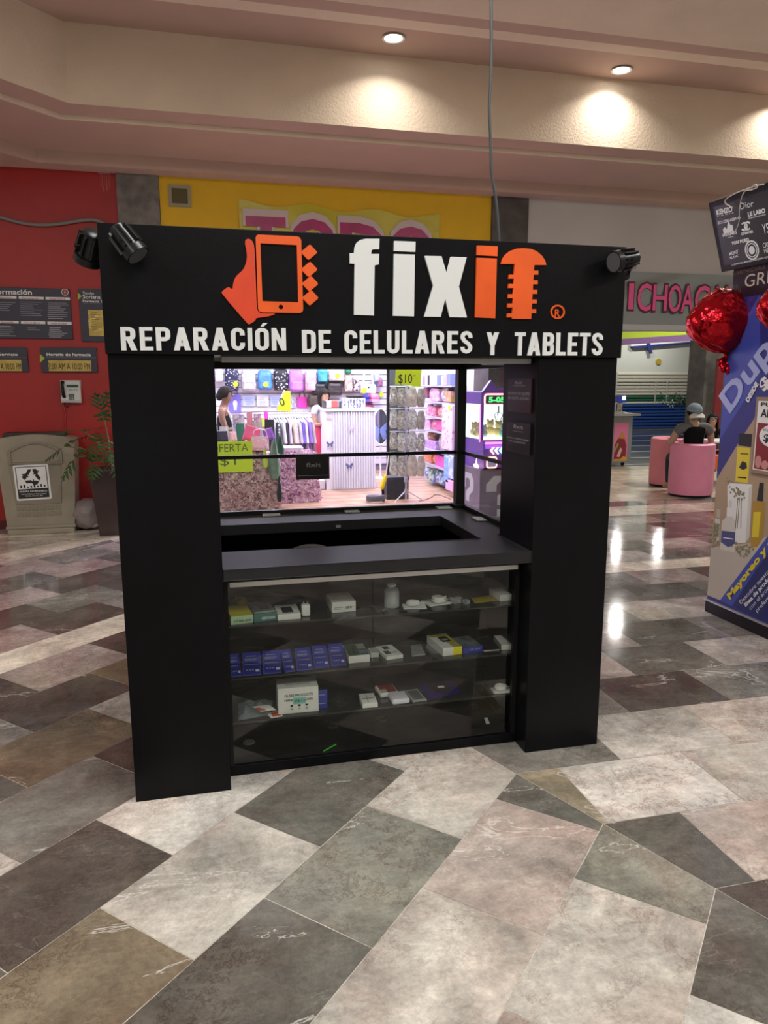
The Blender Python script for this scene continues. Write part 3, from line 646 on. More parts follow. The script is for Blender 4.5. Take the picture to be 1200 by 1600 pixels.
FILM = glass('plastic_film', (.86, .88, .88), 1.6, .12)
def pouch(name, label, quad, i, mat, thick=.004, inner=None, imat=None, text=None, cat='bag', lift=0):
    z = (SZ[i] if i < 3 else .0455)+.0006+lift; q = [fl(px, py, z) for px, py in quad]
    for p in q: p.y = min(max(p.y, SY0+.004), CBK-.01)
    c = sum(q, Vector())/4; t = thing(name, label, cat, (c.x, c.y, z-.0006))
    def fn(u, v):
        p = (q[0]*(1-u)+q[1]*u)*(1-v)+(q[3]*(1-u)+q[2]*u)*v; k = min(u, 1-u, v, 1-v)*4; k = min(1, k)
        return p+Z*(thick*k*(.75+.25*math.sin(13*u+5*v)*math.cos(9*v-3*u)))
    b = MB(t); b.sheet(fn, 14, 10); b.sheet(lambda u, v: (q[0]*(1-u)+q[1]*u)*(1-v)+(q[3]*(1-u)+q[2]*u)*v, 1, 1); b.build('film' if mat is FILM else 'body', [mat], smooth='all')
    if inner:
        b = MB(t); qq = [Vector(((q[0]*(1-u)+q[1]*u)*(1-v)+(q[3]*(1-u)+q[2]*u)*v))+Z*.0012 for u, v in inner]; b.prism([qq], (0, 0, .0012)); b.build('insert', [imat])
    return t
pouch('plastic_pouch', 'clear flat pouch with a dark screen lying left of the clear bottle', [(590, 958), (616, 952), (600, 943), (576, 947)], 0, FILM, .006, [(.1, .1), (.9, .1), (.9, .9), (.1, .9)], M('grey_screen', (.12, .13, .13), .2))
p = fl(612, 948, SZ[0]); t = thing('pump_bottle', 'frosted clear bottle with a white cap on the upper shelf', 'bottle', (p.x, p.y, SZ[0]))
b = MB(T=Matrix()); b.lathe([(.030, 0), (.034, .004), (.034, .075), (.026, .086), (.014, .09), (.012, .095)], n=20); b.build('body', [M('frosted_plastic', (.62, .66, .68), .3, alpha=.55)], t, smooth=True)
b = MB(T=Matrix()); b.lathe([(.016, .0955), (.02, .098), (.02, .106), (.008, .110), (.001, .111)], n=16); b.build('cap', [M('pale_cap', (.6, .6, .6), .3)], t, smooth=True)
b = MB(T=Matrix()); b.box((-.004, -.012, .012), (.014, .004, .07)); b.build('contents', [M('beige_contents', (.5, .42, .3), .6)], t)
def coil(label, pa, pb, i, rad, turns, card=True, d=.07):
    a, c = front(pa, pb, i); m = (a+c)/2; t = thing('cable_coil', label, 'cable', (m.x, a.y+d/2, a.z), group='white charging cables')
    if card: b = MB(t); obox(b, a, c, d, .004); b.build('card', [PAPER])
    b = MB(t); pts = []
    for k in range(turns*14+1): an = 2*math.pi*k/14; pts.append((m.x+(rad+.003*math.sin(k*.7))*math.cos(an), a.y+d/2+(rad*.95)*math.sin(an), a.z+(.0075 if card else .004)+.0062*k/14))
    pts += [(m.x+rad*1.3, a.y+d*.6, a.z+.012), (m.x+rad*1.7, a.y+d*.7, a.z+.010)]
    b.tube(pts, .0032, n=6); b.build('cord', [WHITE], smooth=True)
    b = MB(t); b.box((m.x+rad*1.6, a.y+d*.66, a.z+.006), (m.x+rad*1.6+.018, a.y+d*.66+.007, a.z+.0115)); b.build('plug', [WHITE], bevel=.001)
    return t
coil('coiled white cable on a square card right of the clear bottle', (631, 952), (667, 951), 0, .027, 3)
coil('larger coiled white cable on a card in the middle of the upper right shelf', (672, 948), (706, 943), 0, .030, 4, d=.09)
def clearbox(label, pa, pb, i, d, h):
    t = goods('clear_case', label, 'case', pa, pb, i, d, h, [glass('clear_case_plastic', (.75, .78, .78), 1.8)], bev=0)
    a, c = front(pa, pb, i); b = MB(t); obox(b, a+Z*.001, c+Z*.001, d, h*.7, 0, 0, .006); b.build('contents', [M('pale_earphones', (.55, .55, .55), .5, noise=.5, nscale=60)]); return t
clearbox('clear plastic case of white parts on the upper right shelf', (709, 945), (726, 942), 0, .045, .032)
clearbox('smaller clear plastic case beside the yellow and pink pouch', (728, 946), (737, 944), 0, .035, .026)
pouch('snack_pouch', 'yellow and pink glossy pouch on the upper right shelf', [(742, 943), (782, 938), (768, 929), (736, 934)], 0, M('yellow_glossy_pouch', (.45, .34, .02), .3), .006, [(.55, .12), (.98, .12), (.9, .95), (.5, .95)], M('dull_pink_print', (.28, .12, .13), .4))
goods('product_box', 'white box at the right end of the upper shelf', 'box', (781, 940), (803, 938), 0, .12, .030, [PAPER, GREY], [0, 0, 0, 1, 0, 0], 'boxes in the display case')
# middle shelf
def blue_card(px0, px1, py, lab, dy=0):
    a, c = front((px0, py), (px1, py-2), 1); t = thing('memory_card_pack', lab, 'blister pack', ((a.x+c.x)/2, a.y, a.z), group='blue blister packs on the middle shelf')
    u = (c-a).normalized(); T = Matrix(((u.x, -u.y*.87, .5*u.y, a.x), (u.y, u.x*.87, -.5*u.x, a.y), (0, .5, .87, a.z+.004), (0, 0, 0, 1))); w = (c-a).length; H = .125
    b = MB(t); b.box((0, 0, 0), (w, H, .003), 0, T); b.build('card', [BLUEC], bevel=.001)
    b = MB(t); b.text('MEMORY', T @ Vector((w*.14, H*.62, .003)), u, T.to_3x3() @ Vector((0, 1, 0)), w*.66, H*.11, .0008, bold=.02)
    for k, (x, wd) in enumerate(((.2, .55), (.12, .75), (.2, .1), (.36, .1), (.52, .1))):
        z = (.8, .44, .2, .2, .2)[k]; top_patch(b, T, w*x, H*z, w*(x+wd), H*(z+(.03 if k < 2 else .06)), .003)
    b.build('print', [SILV])
    b = MB(t); top_patch(b, T, w*.72, H*.14, w*.92, H*.24, .003); b.build('price_label', [PAPER])
    b = MB(t); b.prism([[T @ Vector((x*w, y*H, .003)) for x, y in ((.1, .05), (.94, .05), (.94, .55), (.1, .55))]], (T.to_3x3() @ Vector((0, 0, .006)))); b.build('blister', [glass('blister_plastic', (.8, .82, .95), 1.0, .1)])
packs = [(362, 378, 1062, 'narrow blue blister pack at the left end of the middle shelf'), (379, 408, 1059, 'first wide blue blister pack from the left on the middle shelf'), (411, 440, 1056, 'second wide blue blister pack from the left'), (446, 462, 1055, 'half covered blue blister pack in the middle of the row'), (464, 489, 1050, 'third wide blue blister pack from the left'), (492, 515, 1046, 'second blue blister pack left of the green picture box'), (518, 541, 1043, 'blue blister pack touching the green picture box')]
for q in packs: blue_card(*q)
def d5_(t, T, w, d, h):
    b = MB(t); r = random.Random(5)
    top_patch(b, T, .002, d*.05, w-.002, d*.97, h, 0); top_patch(b, T, w*.6, d*.55, w*.97, d*.95, h, 2, .0012); top_patch(b, T, w*.58, d*.18, w*.9, d*.42, h, 3, .0012)
    for k in range(9): x = r.uniform(.05, .5); y = r.uniform(.1, .8); top_patch(b, T, w*x, d*y, w*(x+.12), d*(y+.1), h, 1, .0010+.0001*k)
    b.build('picture_print', [M('dark_green_print', (.03, .10, .045), .35), M('dark_brown_print', (.03, .025, .02), .35), M('pale_pink_print', (.36, .30, .29), .4), M('pale_blue_print', (.12, .2, .36), .4)])
goods('product_box', 'white sided box with a green picture lid on the middle shelf', 'box', (545, 1037), (578, 1034), 1, .15, .033, [PAPER], 0, 'boxes in the display case', deco=d5_)
def d6_(t, T, w, d, h): b = MB(t); top_patch(b, T, w*.15, d*.2, w*.85, d*.35, h); top_patch(b, T, w*.2, d*.6, w*.7, d*.75, h); b.build('print', [GREY])
goods('small_box', 'tiny white box between the green picture box and the phone box', 'box', (579, 1028), (592, 1027), 1, .07, .022, [M('greyish_card', (.5, .5, .48), .7)], 0, 'boxes in the display case', deco=d6_)
def d7_(t, T, w, d, h): b = MB(t); top_patch(b, T, w*.3, d*.62, w*.65, d*.9, h); top_patch(b, T, w*.12, d*.2, w*.45, d*.5, h); b.build('picture', [M('small_dark_picture', (.035, .035, .035), .4)]); b = MB(t); top_text(b, T, 'TYPE C', w*.5, d*.25, w*.38, d*.1, h); b.build('print', [INK])
goods('product_box', 'flat white box with small dark pictures, middle of the middle shelf', 'box', (604, 1032), (630, 1028), 1, .14, .017, [PAPER], 0, 'boxes in the display case', deco=d7_)
pouch('plastic_pouch', 'clear bag holding a grey leaflet on the middle shelf', [(640, 1027), (690, 1021), (668, 1006), (628, 1008)], 1, FILM, .008, [(.08, .02), (.5, .02), (.72, .95), (.3, .9)], M('grey_leaflet', (.42, .43, .42), .5))
def d8_(t, T, w, d, h):
    b = MB(t); top_patch(b, T, w*.55, .001, w*.98, d*.98, h, 0); top_patch(b, T, .002, d*.8, w*.6, d*.98, h, 0); top_patch(b, T, w*.35, d*.4, w*.8, d*.78, h, 1, .0012); b.box((w*.54, -.0008, .001), (w*.99, .0, h-.001), 2, T); b.build('yellow_print', [M('dull_yellow_print', (.42, .38, .06), .4), INK, M('bright_yellow_print', (.8, .68, .01), .4)])
    b = MB(t); top_text(b, T, 'LED', w*.42, d*.5, w*.3, d*.1, h+.0006); b.build('print', [PAPER])
goods('product_box', 'white and yellow box with a black title square, middle shelf', 'box', (692, 1026), (722, 1022), 1, .19, .038, [PAPER], 0, 'boxes in the display case', deco=d8_)
def d9_(t, T, w, d, h): b = MB(t); top_patch(b, T, .001, d*.02, w-.001, d*.98, h); b.build('picture', [PHOTO]); front_text(t, T, 'HP 664', w*.32, h*.5, w*.55, h*.25, SILV)
goods('product_box', 'bright blue box with a grey picture lid on the middle shelf', 'box', (724, 1022), (754, 1018), 1, .15, .028, [BLUEC], 0, 'boxes in the display case', deco=d9_)
goods('phone_case_tray', 'thin black tray with a white edge on the middle shelf', 'tray', (756, 1018), (781, 1016), 1, .15, .005, [WHITE, INK], [0, 1, 0, 0, 0, 0])
goods('product_box', 'white box at the right end of the middle shelf', 'box', (783, 1016), (804, 1015), 1, .13, .026, [PAPER, GREY], [0, 0, 0, 0, 0, 1], 'boxes in the display case')
# lower shelf
def d10(t, T, w, d, h):
    for st, z in (('GLASS PRODUCTS', .66), ('HANDLE W/ CARE', .48)): front_text(t, T, st, w*.16, h*z, w*.7, h*.10, INK)
    b = MB(t); b.box((w*.37, -.0016, h*.36), (w*.68, -.0002, h*.62), 0, T); st = b.build('sticker', [M('mint_sticker', (.22, .52, .45), .6)]); b = MB(t); b.text('BP$ 5.5', T @ Vector((w*.4, -.0016, h*.44)), (T.to_3x3() @ X), Z, w*.26, h*.10, .0006); b.build('handwriting', [INK], st)
    b = MB(t)
    for x in (.33, .52, .70): b.box((w*x, -.0008, h*.17), (w*x+.001, 0, h*.3), 0, T); b.box((w*(x-.03), -.0008, h*.27), (w*(x+.035), 0, h*.34), 0, T); b.box((w*(x-.025), -.0008, h*.16), (w*(x+.03), 0, h*.18), 0, T)
    b.build('symbol', [INK]); b = MB(t); top_text(b, T, 'GLASS PRODUCTS', w*.2, d*.25, w*.6, d*.15, h); b.box((w*.0, d*.45, h), (w, d*.47, h+.0008), 0, T); b.build('lid_print', [GREY])
goods('shipping_carton', 'white carton marked as glass with a mint sticker, lower shelf', 'box', (435, 1117), (498, 1111), 2, .115, .118, [PAPER], 0, deco=d10)
BL = front((499, 1116), (514, 1114), 2)[0]
t = thing('memory_card_pack', 'blue card standing behind the right side of the white carton', 'blister pack', (BL.x, BL.y+.06, BL.z)); b = MB(t); b.box((BL.x+.001, BL.y+.05, BL.z), (BL.x+.045, BL.y+.053, BL.z+.085)); b.build('card', [BLUEC]); b = MB(t); b.box((BL.x+.008, BL.y+.049, BL.z+.02), (BL.x+.038, BL.y+.05, BL.z+.024)); b.box((BL.x+.008, BL.y+.049, BL.z+.06), (BL.x+.036, BL.y+.05, BL.z+.064)); b.build('print', [SILV])
pouch('plastic_pouch', 'crumpled clear plastic bag at the left end of the lower shelf', [(372, 1126), (420, 1117), (428, 1094), (372, 1098)], 2, M('crinkled_clear_film', (.42, .50, .54), .12, alpha=.5, bump=.9, bscale=70), .035)
pouch('leaflet', 'white leaflet with a red mark on the clear bag, lower shelf', [(409, 1121), (434, 1117), (420, 1101), (393, 1104)], 2, PAPER, .003, [(.0, .12), (.42, .12), (.3, .6), (.0, .6)], M('red_print', (.55, .07, .03), .5), cat='paper', lift=.036)
pouch('leaflet', 'white leaflet with a red corner poking out left of the carton', [(424, 1123), (442, 1119), (437, 1110), (415, 1114)], 2, PAPER, .002, [(.2, .15), (.9, .15), (.8, .75), (.3, .75)], MATS['red_print'], cat='paper')
pouch('plastic_pouch', 'dark flat pouch with a white mark right of the carton', [(530, 1106), (547, 1099), (527, 1088), (512, 1094)], 2, M('dark_pouch', (.035, .037, .037), .3), .004, [(.42, .5), (.6, .5), (.6, .68), (.42, .68)], PAPER)
def d11(t, T, w, d, h): b = MB(t); top_patch(b, T, w*.1, d*.45, w*.9, d*.52, h); top_patch(b, T, w*.4, d*.1, w*.45, d*.9, h); b.build('fold_line', [GREY])
goods('small_box', 'small plain white box in the middle of the lower shelf', 'box', (567, 1108), (591, 1106), 2, .11, .021, [PAPER], 0, 'boxes in the display case', deco=d11)
a, c = front((614, 1104), (642, 1101), 2); m = (a+c)/2; t = thing('earphone_case', 'rounded white case with a dark red flap on the lower shelf', 'case', (m.x, m.y+.05, m.z))
b = MB(t); obox(b, a, c, .095, .026); b.build('body', [M('lavender_white_plastic', (.66, .66, .74), .3)], bevel=.01, bseg=3)
b = MB(t); a2, c2 = a+Vector((-.035, .085, 0)), c+Vector((-.03, .09, 0)); T, w = obox(b, a2, c2, .10, .024); b.build('lid_half', [WHITE], bevel=.008, bseg=3); b = MB(t); top_patch(b, T, w*.1, .005, w*.92, .092, .024); b.build('red_panel', [M('dark_red_panel', (.22, .012, .015), .3)]); b = MB(t); top_patch(b, T, w*.12, .008, w*.42, .04, .0245); b.build('label_patch', [M('cream_patch', (.5, .45, .33), .6)])
def d12(t, T, w, d, h): b = MB(t); top_patch(b, T, w*.16, d*.12, w*.86, d*.88, h); b.build('screen', [M('grey_screen', (.12, .13, .13), .2)])
goods('small_tablet', 'grey framed tablet beside the red and white case', 'tablet', (645, 1098), (667, 1095), 2, .125, .007, [M('grey_frame', (.33, .36, .36), .3)], 0, deco=d12)
t = pouch('disc_pouch', 'dark purple pouch with a round disc and white tag, lower shelf', [(671, 1093), (722, 1082), (704, 1062), (655, 1070)], 2, BLUEP, .008)
p = fl(688, 1077, SZ[2]); b = MB(t); b.prism([[Vector((p.x+.055*math.cos(k*.26), min(p.y+.06*math.sin(k*.26), CBK-.02), SZ[2]+.0095)) for k in range(24)]], (0, 0, .0015)); b.build('disc', [M('dark_disc', (.02, .021, .03), .3)]); b = MB(t); b.box((p.x-.012, p.y-.008, SZ[2]+.0112), (p.x+.018, p.y+.010, SZ[2]+.0128)); b.build('tag', [PAPER])
pouch('plastic_pouch', 'clear flat bag at the right end of the lower shelf', [(752, 1086), (800, 1082), (768, 1066), (736, 1067)], 2, FILM, .005)
coil('coiled white cable on a card at the right end of the lower shelf', (772, 1084), (801, 1082), 2, .026, 3, d=.06)
for (px, py), lab in zip(((389, 1160), (520, 1134), (596, 1124), (740, 1104)), ('leftmost grey round puck on the floor of the case', 'second grey round puck, right of the green stick', 'third grey round puck, under the small white box', 'rightmost grey round puck, near the white paper scrap')):  # plain grey discs with raised dots
    p = fl(px, py, .047); p.y = min(p.y, CBK-.03); t = thing('round_puck', lab, 'disc', (p.x, p.y, .0455), group='grey pucks on the case floor'); b = MB(T=Matrix()); b.lathe([(.026, 0), (.027, .004), (.024, .007), (.001, .0075)], n=20); b.build('disc', [M('dull_grey_disc', (.11, .115, .11), .5)], t, smooth=True)
    b = MB(T=Matrix())
    for k in (-1, 1): b.cyl((k*.009, 0, .0073), (k*.009, 0, .0083), .003, n=8)
    b.build('screw', [GREY], t)
a, c = fl(506, 1175, .05), fl(525, 1163, .05); a.y = max(a.y, SY0+.004); c.y = max(c.y, SY0+.03)
MB().tube([a, c], .003, n=6).build('green_stick', [M('bright_green_plastic', (.04, .5, .03), .4)], origin=a, label='thin bright green stick on the floor of the display case', cat='stick')
p = fl(761, 1128, .046); b = MB(); b.add([(p.x-.012, p.y-.02, .0465), (p.x+.006, p.y-.02, .0465), (p.x+.014, p.y+.03, .053), (p.x-.004, p.y+.03, .053)], [(0, 1, 2, 3)]); b.build('paper_scrap', [PAPER], origin=(p.x, p.y, .046), solid=.001, label='small white paper scrap on the floor of the display case', cat='paper')
# stool whose rounded seat shows in the work well
p = fl(463, 848, .86); t = thing('work_stool', 'stool with a rounded grey top inside the kiosk well', 'stool', (p.x+.06, .66, 0))
b = MB(T=Matrix()); b.ball((0, 0, .80), (.13, .13, .068), n=22); b.build('seat', [M('grey_stool_seat', (.12, .12, .12), .5)], t, smooth='all')
b = MB(T=Matrix()); b.cyl((0, 0, .05), (0, 0, .74), .025); b.build('column', [CHROME], t); b = MB(T=Matrix()); b.lathe([(.19, 0), (.19, .02), (.03, .05)], n=20); b.build('base', [BLKMET], t, smooth=True)

# ------------------------------------------------------------------ red wall: signs, pay phone, bin, bag, plant
def wp(px, py, e=.0): return at(px, py, WY-e)
NAVY = M('dark_slate_sign', (.032, .032, .055), .45); SIGNW = M('white_sign_print', (.78, .78, .78), .5); REDT = M('red_sign_print', (.5, .03, .04), .5)
GOLDP = M('gold_foil_paper', (.50, .36, .09), .28, .35, bump=.5, bscale=9); LIME = M('lime_sign_print', (.42, .52, .05), .5); LIMEN = M('neon_yellow_card', (.62, .85, .02), .6)
def board(name, label, x0, y0, x1, y1, e=.025, mat=NAVY, cat='sign', x_left=None, x_right=None):
    a, c = wp(x0, y0, e), wp(x1, y1, e)
    if x_left is not None: a.x = x_left
    if x_right is not None: c.x = x_right
    t = thing(name, label, cat, ((a.x+c.x)/2, WY, c.z)); b = MB(t); b.box((a.x, WY-e, c.z), (c.x, WY-.0008, a.z)); b.build('panel', [mat], bevel=.003)
    return t, a, c
def wtext(t, st, x0, x1, yb, h, mat, e=.025, bold=.02, name='lettering'):
    p, q = wp(x0, yb, e), wp(x1, yb, e); b = MB(t); b.text(st, (p.x, WY-e, p.z), X, Z, q.x-p.x, abs(wp(x0, yb-h, e).z-p.z), .002, bold=bold); return b.build(name, [mat])
def wrects(t, rects, mat, e=.025, name='print', d=.0015, skew=.02):
    b = MB(t)
    for x0, y0, x1, y1 in rects: p, q = wp(x0, y0, e), wp(x1, y1, e); b.box((p.x, WY-e-d, min(p.z, q.z)), (q.x, WY-e-.0002, max(p.z, q.z)))
    return b.build(name, [mat])
K = .14583                                   # pixels per crop pixel in the notes for these boards
k = lambda x, y: (x*K, 430+y*K)
t, a, c = board('information_board', 'large dark information board with white column headings on the red wall', -60, 447, 114, 530)
wtext(t, 'Información', -19, 50, 459, 8.5, SIGNW)
o = wp(101.5, 456.5, .025); b = MB(t); b.prism([circ((o.x, WY-.0255, o.z), .036, 24), circ((o.x, WY-.0255, o.z), .030, 24)[::-1]], (0, -.002, 0)); b.prism([circ((o.x, WY-.0255, o.z), .024, 24)], (0, -.002, 0), 1); b.box((o.x-.005, WY-.029, o.z-.013), (o.x+.005, WY-.0275, o.z+.004)); b.box((o.x-.005, WY-.029, o.z+.009), (o.x+.005, WY-.0275, o.z+.016)); b.build('information_symbol', [SIGNW, REDT])
hd = [(-38, 462, -9, 466.5), (-6, 462, 26, 467), (29, 463, 68.5, 468), (71, 464, 109.5, 469), (-38, 501, -7, 505), (-4, 501, 29.5, 505.5), (32.5, 501.5, 71, 506.5), (74, 502.5, 112, 507.5)]
wrects(t, hd, SIGNW, name='heading_strip')
for q, st in zip(hd[1:4]+hd[5:], ('Servicios', 'Facturación', 'Apartados', 'Sucursales', 'Crédito', 'Recibo de tarjeta')): wtext(t, st, q[0]+6, q[2]-8, q[3]-1.2, 2.6, REDT, .0268, .0, 'heading_lettering')
rl = random.Random(2); lines = []
for x0, y0, n, w in ((-36, 471, 7, 24), (-4, 472, 5, 28), (31, 471.5, 8, 36), (74, 473, 9, 33), (-36, 508, 5, 24), (-2, 509, 6, 28), (42, 512, 2, 24), (76, 511, 6, 31)):
    for i in range(n): lines.append((x0+rl.uniform(0, 1.5), y0+i*3.0, x0+w*rl.uniform(.55, 1), y0+i*3.0+1.15))
wrects(t, lines, M('pale_sign_print', (.45, .45, .5), .5), name='text_line')
t, a, c = board('store_sign', 'dark store sign with a gold paper notice, partly behind the kiosk', 122, 451, 160, 534, x_right=-.56)
wtext(t, 'Tiendas', 129, 147, 459.5, 4, SIGNW, bold=0); wtext(t, 'Soriana', 129.5, 157, 466.5, 6.5, SIGNW, bold=.01); wtext(t, 'Farmacia San', 129.5, 167, 472, 4, SIGNW)
wrects(t, [(130, 474.2, 166, 474.8)], MATS['pale_sign_print'], name='rule_line')
def tri(t, x0, y0, y1, x1):
    b = MB(t); b.prism([[wp(x0, y0, .0255), wp(x1, (y0+y1)/2, .0255), wp(x0, y1, .0255)]], (0, -.002, 0)); b.build('arrow_mark', [LIME])
tri(t, 121.8, 457, 469, 127.5)
p, q = wp(137, 484, .03), wp(163, 525, .03); b = MB(t); b.box((p.x, WY-.029, q.z), (min(q.x, -.57), WY-.0252, p.z)); gp = b.build('paper_notice', [GOLDP]); b = MB(t)
for i in range(11): b.box((p.x+.03, WY-.0298, p.z-.035-i*.018), (p.x+.03+.11*(.7+.3*math.sin(i*2.3)), WY-.0291, p.z-.030-i*.018))
b.build('text_line', [M('dark_gold_print', (.16, .11, .03), .5)])
t, a, c = board('hours_sign', 'dark service hours sign at the left edge of the photo', -54, 542, 45, 581)
wtext(t, 'Horario de Servicio', -48, 28, 555.5, 5, SIGNW); wrects(t, [(-50, 558, 43, 558.7)], MATS['pale_sign_print'], name='rule_line')
p, q = wp(-26, 562, .03), wp(34.5, 580, .03); b = MB(t); b.box((p.x, WY-.029, q.z), (q.x, WY-.0252, p.z)); b.build('paper_strip', [GOLDP]); wtext(t, '7:00 AM A 10:00 PM', -24, 33.5, 577, 10, INK, .029, 0)
t, a, c = board('hours_sign', 'dark pharmacy hours sign above the pay phone', 62, 542.5, 153, 582)
wtext(t, 'Horario de Farmacia', 73, 142, 556, 5.2, SIGNW); wrects(t, [(72, 558.5, 150, 559.2)], MATS['pale_sign_print'], name='rule_line'); tri(t, 62.5, 553, 567, 70)
p, q = wp(75, 563, .03), wp(143, 580, .03); b = MB(t); b.box((p.x, WY-.029, q.z), (q.x, WY-.0252, p.z)); b.build('paper_strip', [GOLDP]); wtext(t, '7:00 AM A 10:00 PM', 76, 141, 577, 10, INK, .029, 0)
# pay phone
a, c = at(93, 595, WY-.09), at(126, 629, WY-.09); t = thing('pay_phone', 'white wall pay phone with a black handset above the waste bin', 'telephone', ((a.x+c.x)/2, WY, c.z))
W_, H_ = c.x-a.x, a.z-c.z
prof = [(WY-.001, 0), (WY-.075, .0), (WY-.085, H_*.12), (WY-.065, H_*.5), (WY-.055, H_), (WY-.001, H_)]
b = MB(t); b.prism([[(a.x, y, c.z+z) for y, z in prof]], (W_, 0, 0)); b.build('housing', [M('pale_grey_plastic', (.55, .56, .55), .4)], bevel=.006)
b = MB(t); b.tube([(a.x+W_*.17, WY-.075, c.z+H_*.28), (a.x+W_*.15, WY-.10, c.z+H_*.36), (a.x+W_*.13, WY-.10, c.z+H_*.85), (a.x+W_*.13, WY-.072, c.z+H_*.94)], [.021, .018, .016, .021], n=12); b.build('handset', [BLACK2], smooth=True)
b = MB(t); b.box((a.x+W_*.32, WY-.064, c.z+H_*.70), (a.x+W_*.92, WY-.05, c.z+H_*.82)); b.build('display', [M('green_display', (.02, .07, .04), .2)])
b = MB(t)
for i in range(3):
    for j in range(4): x = a.x+W_*(.42+.1*i); z = c.z+H_*(.12+.075*j); b.box((x, WY-.09, z), (x+W_*.065, WY-.075, z+H_*.05))
b.build('keypad', [M('dark_keys', (.06, .06, .07), .4)])
b = MB(t)
for i in range(4): x = a.x+W_*(.42+.12*i); b.box((x, WY-.066, c.z+H_*.54), (x+W_*.08, WY-.055, c.z+H_*.62))
b.build('function_key', [GREY])
b = MB(t); b.tube(smoothp([(a.x+W_*.17, WY-.08, c.z+H_*.26), (a.x+W_*.12, WY-.06, c.z-.03), (a.x+W_*.3, WY-.05, c.z-.06), (a.x+W_*.4, WY-.05, c.z+.001)]), .005, n=6); b.build('handset_cord', [BLACK2], smooth=True)
a, c = wp(99, 632, .02), wp(107, 700, .02); b = MB(); b.tube([(a.x, WY-.012, a.z-.01), (a.x+.015, WY-.012, a.z-.12), (c.x-.02, WY-.012, a.z-.2), (c.x, WY-.012, .02)], .009, n=8); b.build('wall_conduit', [M('red_conduit', (.40, .03, .03), .5)], label='thin red painted conduit running down the wall under the pay phone', cat='conduit')
# grey conduit near the top of the wall
pts = [at(x, y, WY-.03) for x, y in ((-40, 330), (0, 339), (30, 348), (60, 352), (95, 350), (125, 344), (150, 343), (163, 349), (180, 366))]; pts.append(Vector((pts[-1].x+.05, WY-.03, pts[-1].z-.4)))
MB().tube(smoothp(pts), .019, n=10).build('wall_cable', [M('grey_conduit', (.22, .21, .20), .5)], smooth=True, label='grey conduit running across the red wall towards the sign board', cat='cable')
# paint drips
b = MB(); 
for x, y1 in ((154, 286), (157, 293), (160, 299), (163, 290), (166, 298), (170, 294)): p, q = wp(x, 271, .001), wp(x+1.0, y1, .001); b.box((p.x, WY-.0018, q.z), (q.x, WY-.0003, p.z))
p, q = wp(153, 268.5, .001), wp(172, 272, .001); b.box((p.x, WY-.0018, q.z), (q.x, WY-.0003, p.z)); b.build('paint_drips', [M('pink_paint', (.5, .22, .22), .5)], label='pale paint drips at the top of the red wall', cat='stain', kind='stuff')
# waste bin
BX, BY = -1.475, 5.86
t = thing('waste_bin', 'beige plastic waste bin with a recycling sticker by the red wall', 'bin', (BX, BY, 0))
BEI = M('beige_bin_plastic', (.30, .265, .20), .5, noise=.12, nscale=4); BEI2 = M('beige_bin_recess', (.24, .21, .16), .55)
Hb = at(60, 679, BY-.05).z; hs = at(10, 690, BY-.05).z
def bin_outline(zs, top=False):
    w0, w1 = .345, .405
    P = [(-w0, .075), (-w1, hs)]+[(-w1+.02+(2*w1-.04)*i/12, hs+(Hb-hs)*math.sin(math.pi*(.12+.76*i/12))) for i in range(13)]+[(w1, hs), (w0, .075)]
    return P
P = bin_outline(0); b = MB(T=Matrix()); b.prism([[Vector((x, -.03, z)) for x, z in P]], (0, .30, 0)); b.build('body', [BEI], t, bevel=.018, bseg=3)
b = MB(T=Matrix()); b.box((-.345, -.06, .0), (.345, .27, .06)); b.build('base', [BEI], t, bevel=.012); b = MB(T=Matrix()); b.box((-.36, -.055, .061), (.36, .27, .095)); b.build('base_rim', [BEI], t, bevel=.01)
b = MB(T=Matrix()); n = 12; arch = [(-.27+.54*i/n, hs-.10+.09*math.sin(math.pi*i/n)) for i in range(n+1)]
out = [(-.27, hs-.25)]+arch+[(.27, hs-.25)]; inn_ = [(x*.91, z-.018 if z > hs-.2 else z+.012) for x, z in out]
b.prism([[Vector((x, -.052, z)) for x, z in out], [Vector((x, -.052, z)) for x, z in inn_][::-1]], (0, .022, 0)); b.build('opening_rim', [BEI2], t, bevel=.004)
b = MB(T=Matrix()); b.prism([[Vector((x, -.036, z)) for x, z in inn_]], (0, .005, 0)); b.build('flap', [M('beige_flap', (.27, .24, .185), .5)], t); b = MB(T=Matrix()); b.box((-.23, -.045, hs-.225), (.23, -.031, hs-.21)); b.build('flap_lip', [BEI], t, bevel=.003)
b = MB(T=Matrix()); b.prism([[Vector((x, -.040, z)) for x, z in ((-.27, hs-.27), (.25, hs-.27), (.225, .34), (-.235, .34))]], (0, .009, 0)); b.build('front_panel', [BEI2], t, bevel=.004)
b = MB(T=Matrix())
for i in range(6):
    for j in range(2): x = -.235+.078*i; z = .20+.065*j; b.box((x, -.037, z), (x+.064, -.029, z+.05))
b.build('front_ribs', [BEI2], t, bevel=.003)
b = MB(T=Matrix()); b.box((-.33, .03, Hb-.04), (.30, .28, Hb+.015)); b.build('lid', [M('dark_bin_lid', (.03, .027, .026), .5)], t, bevel=.01)
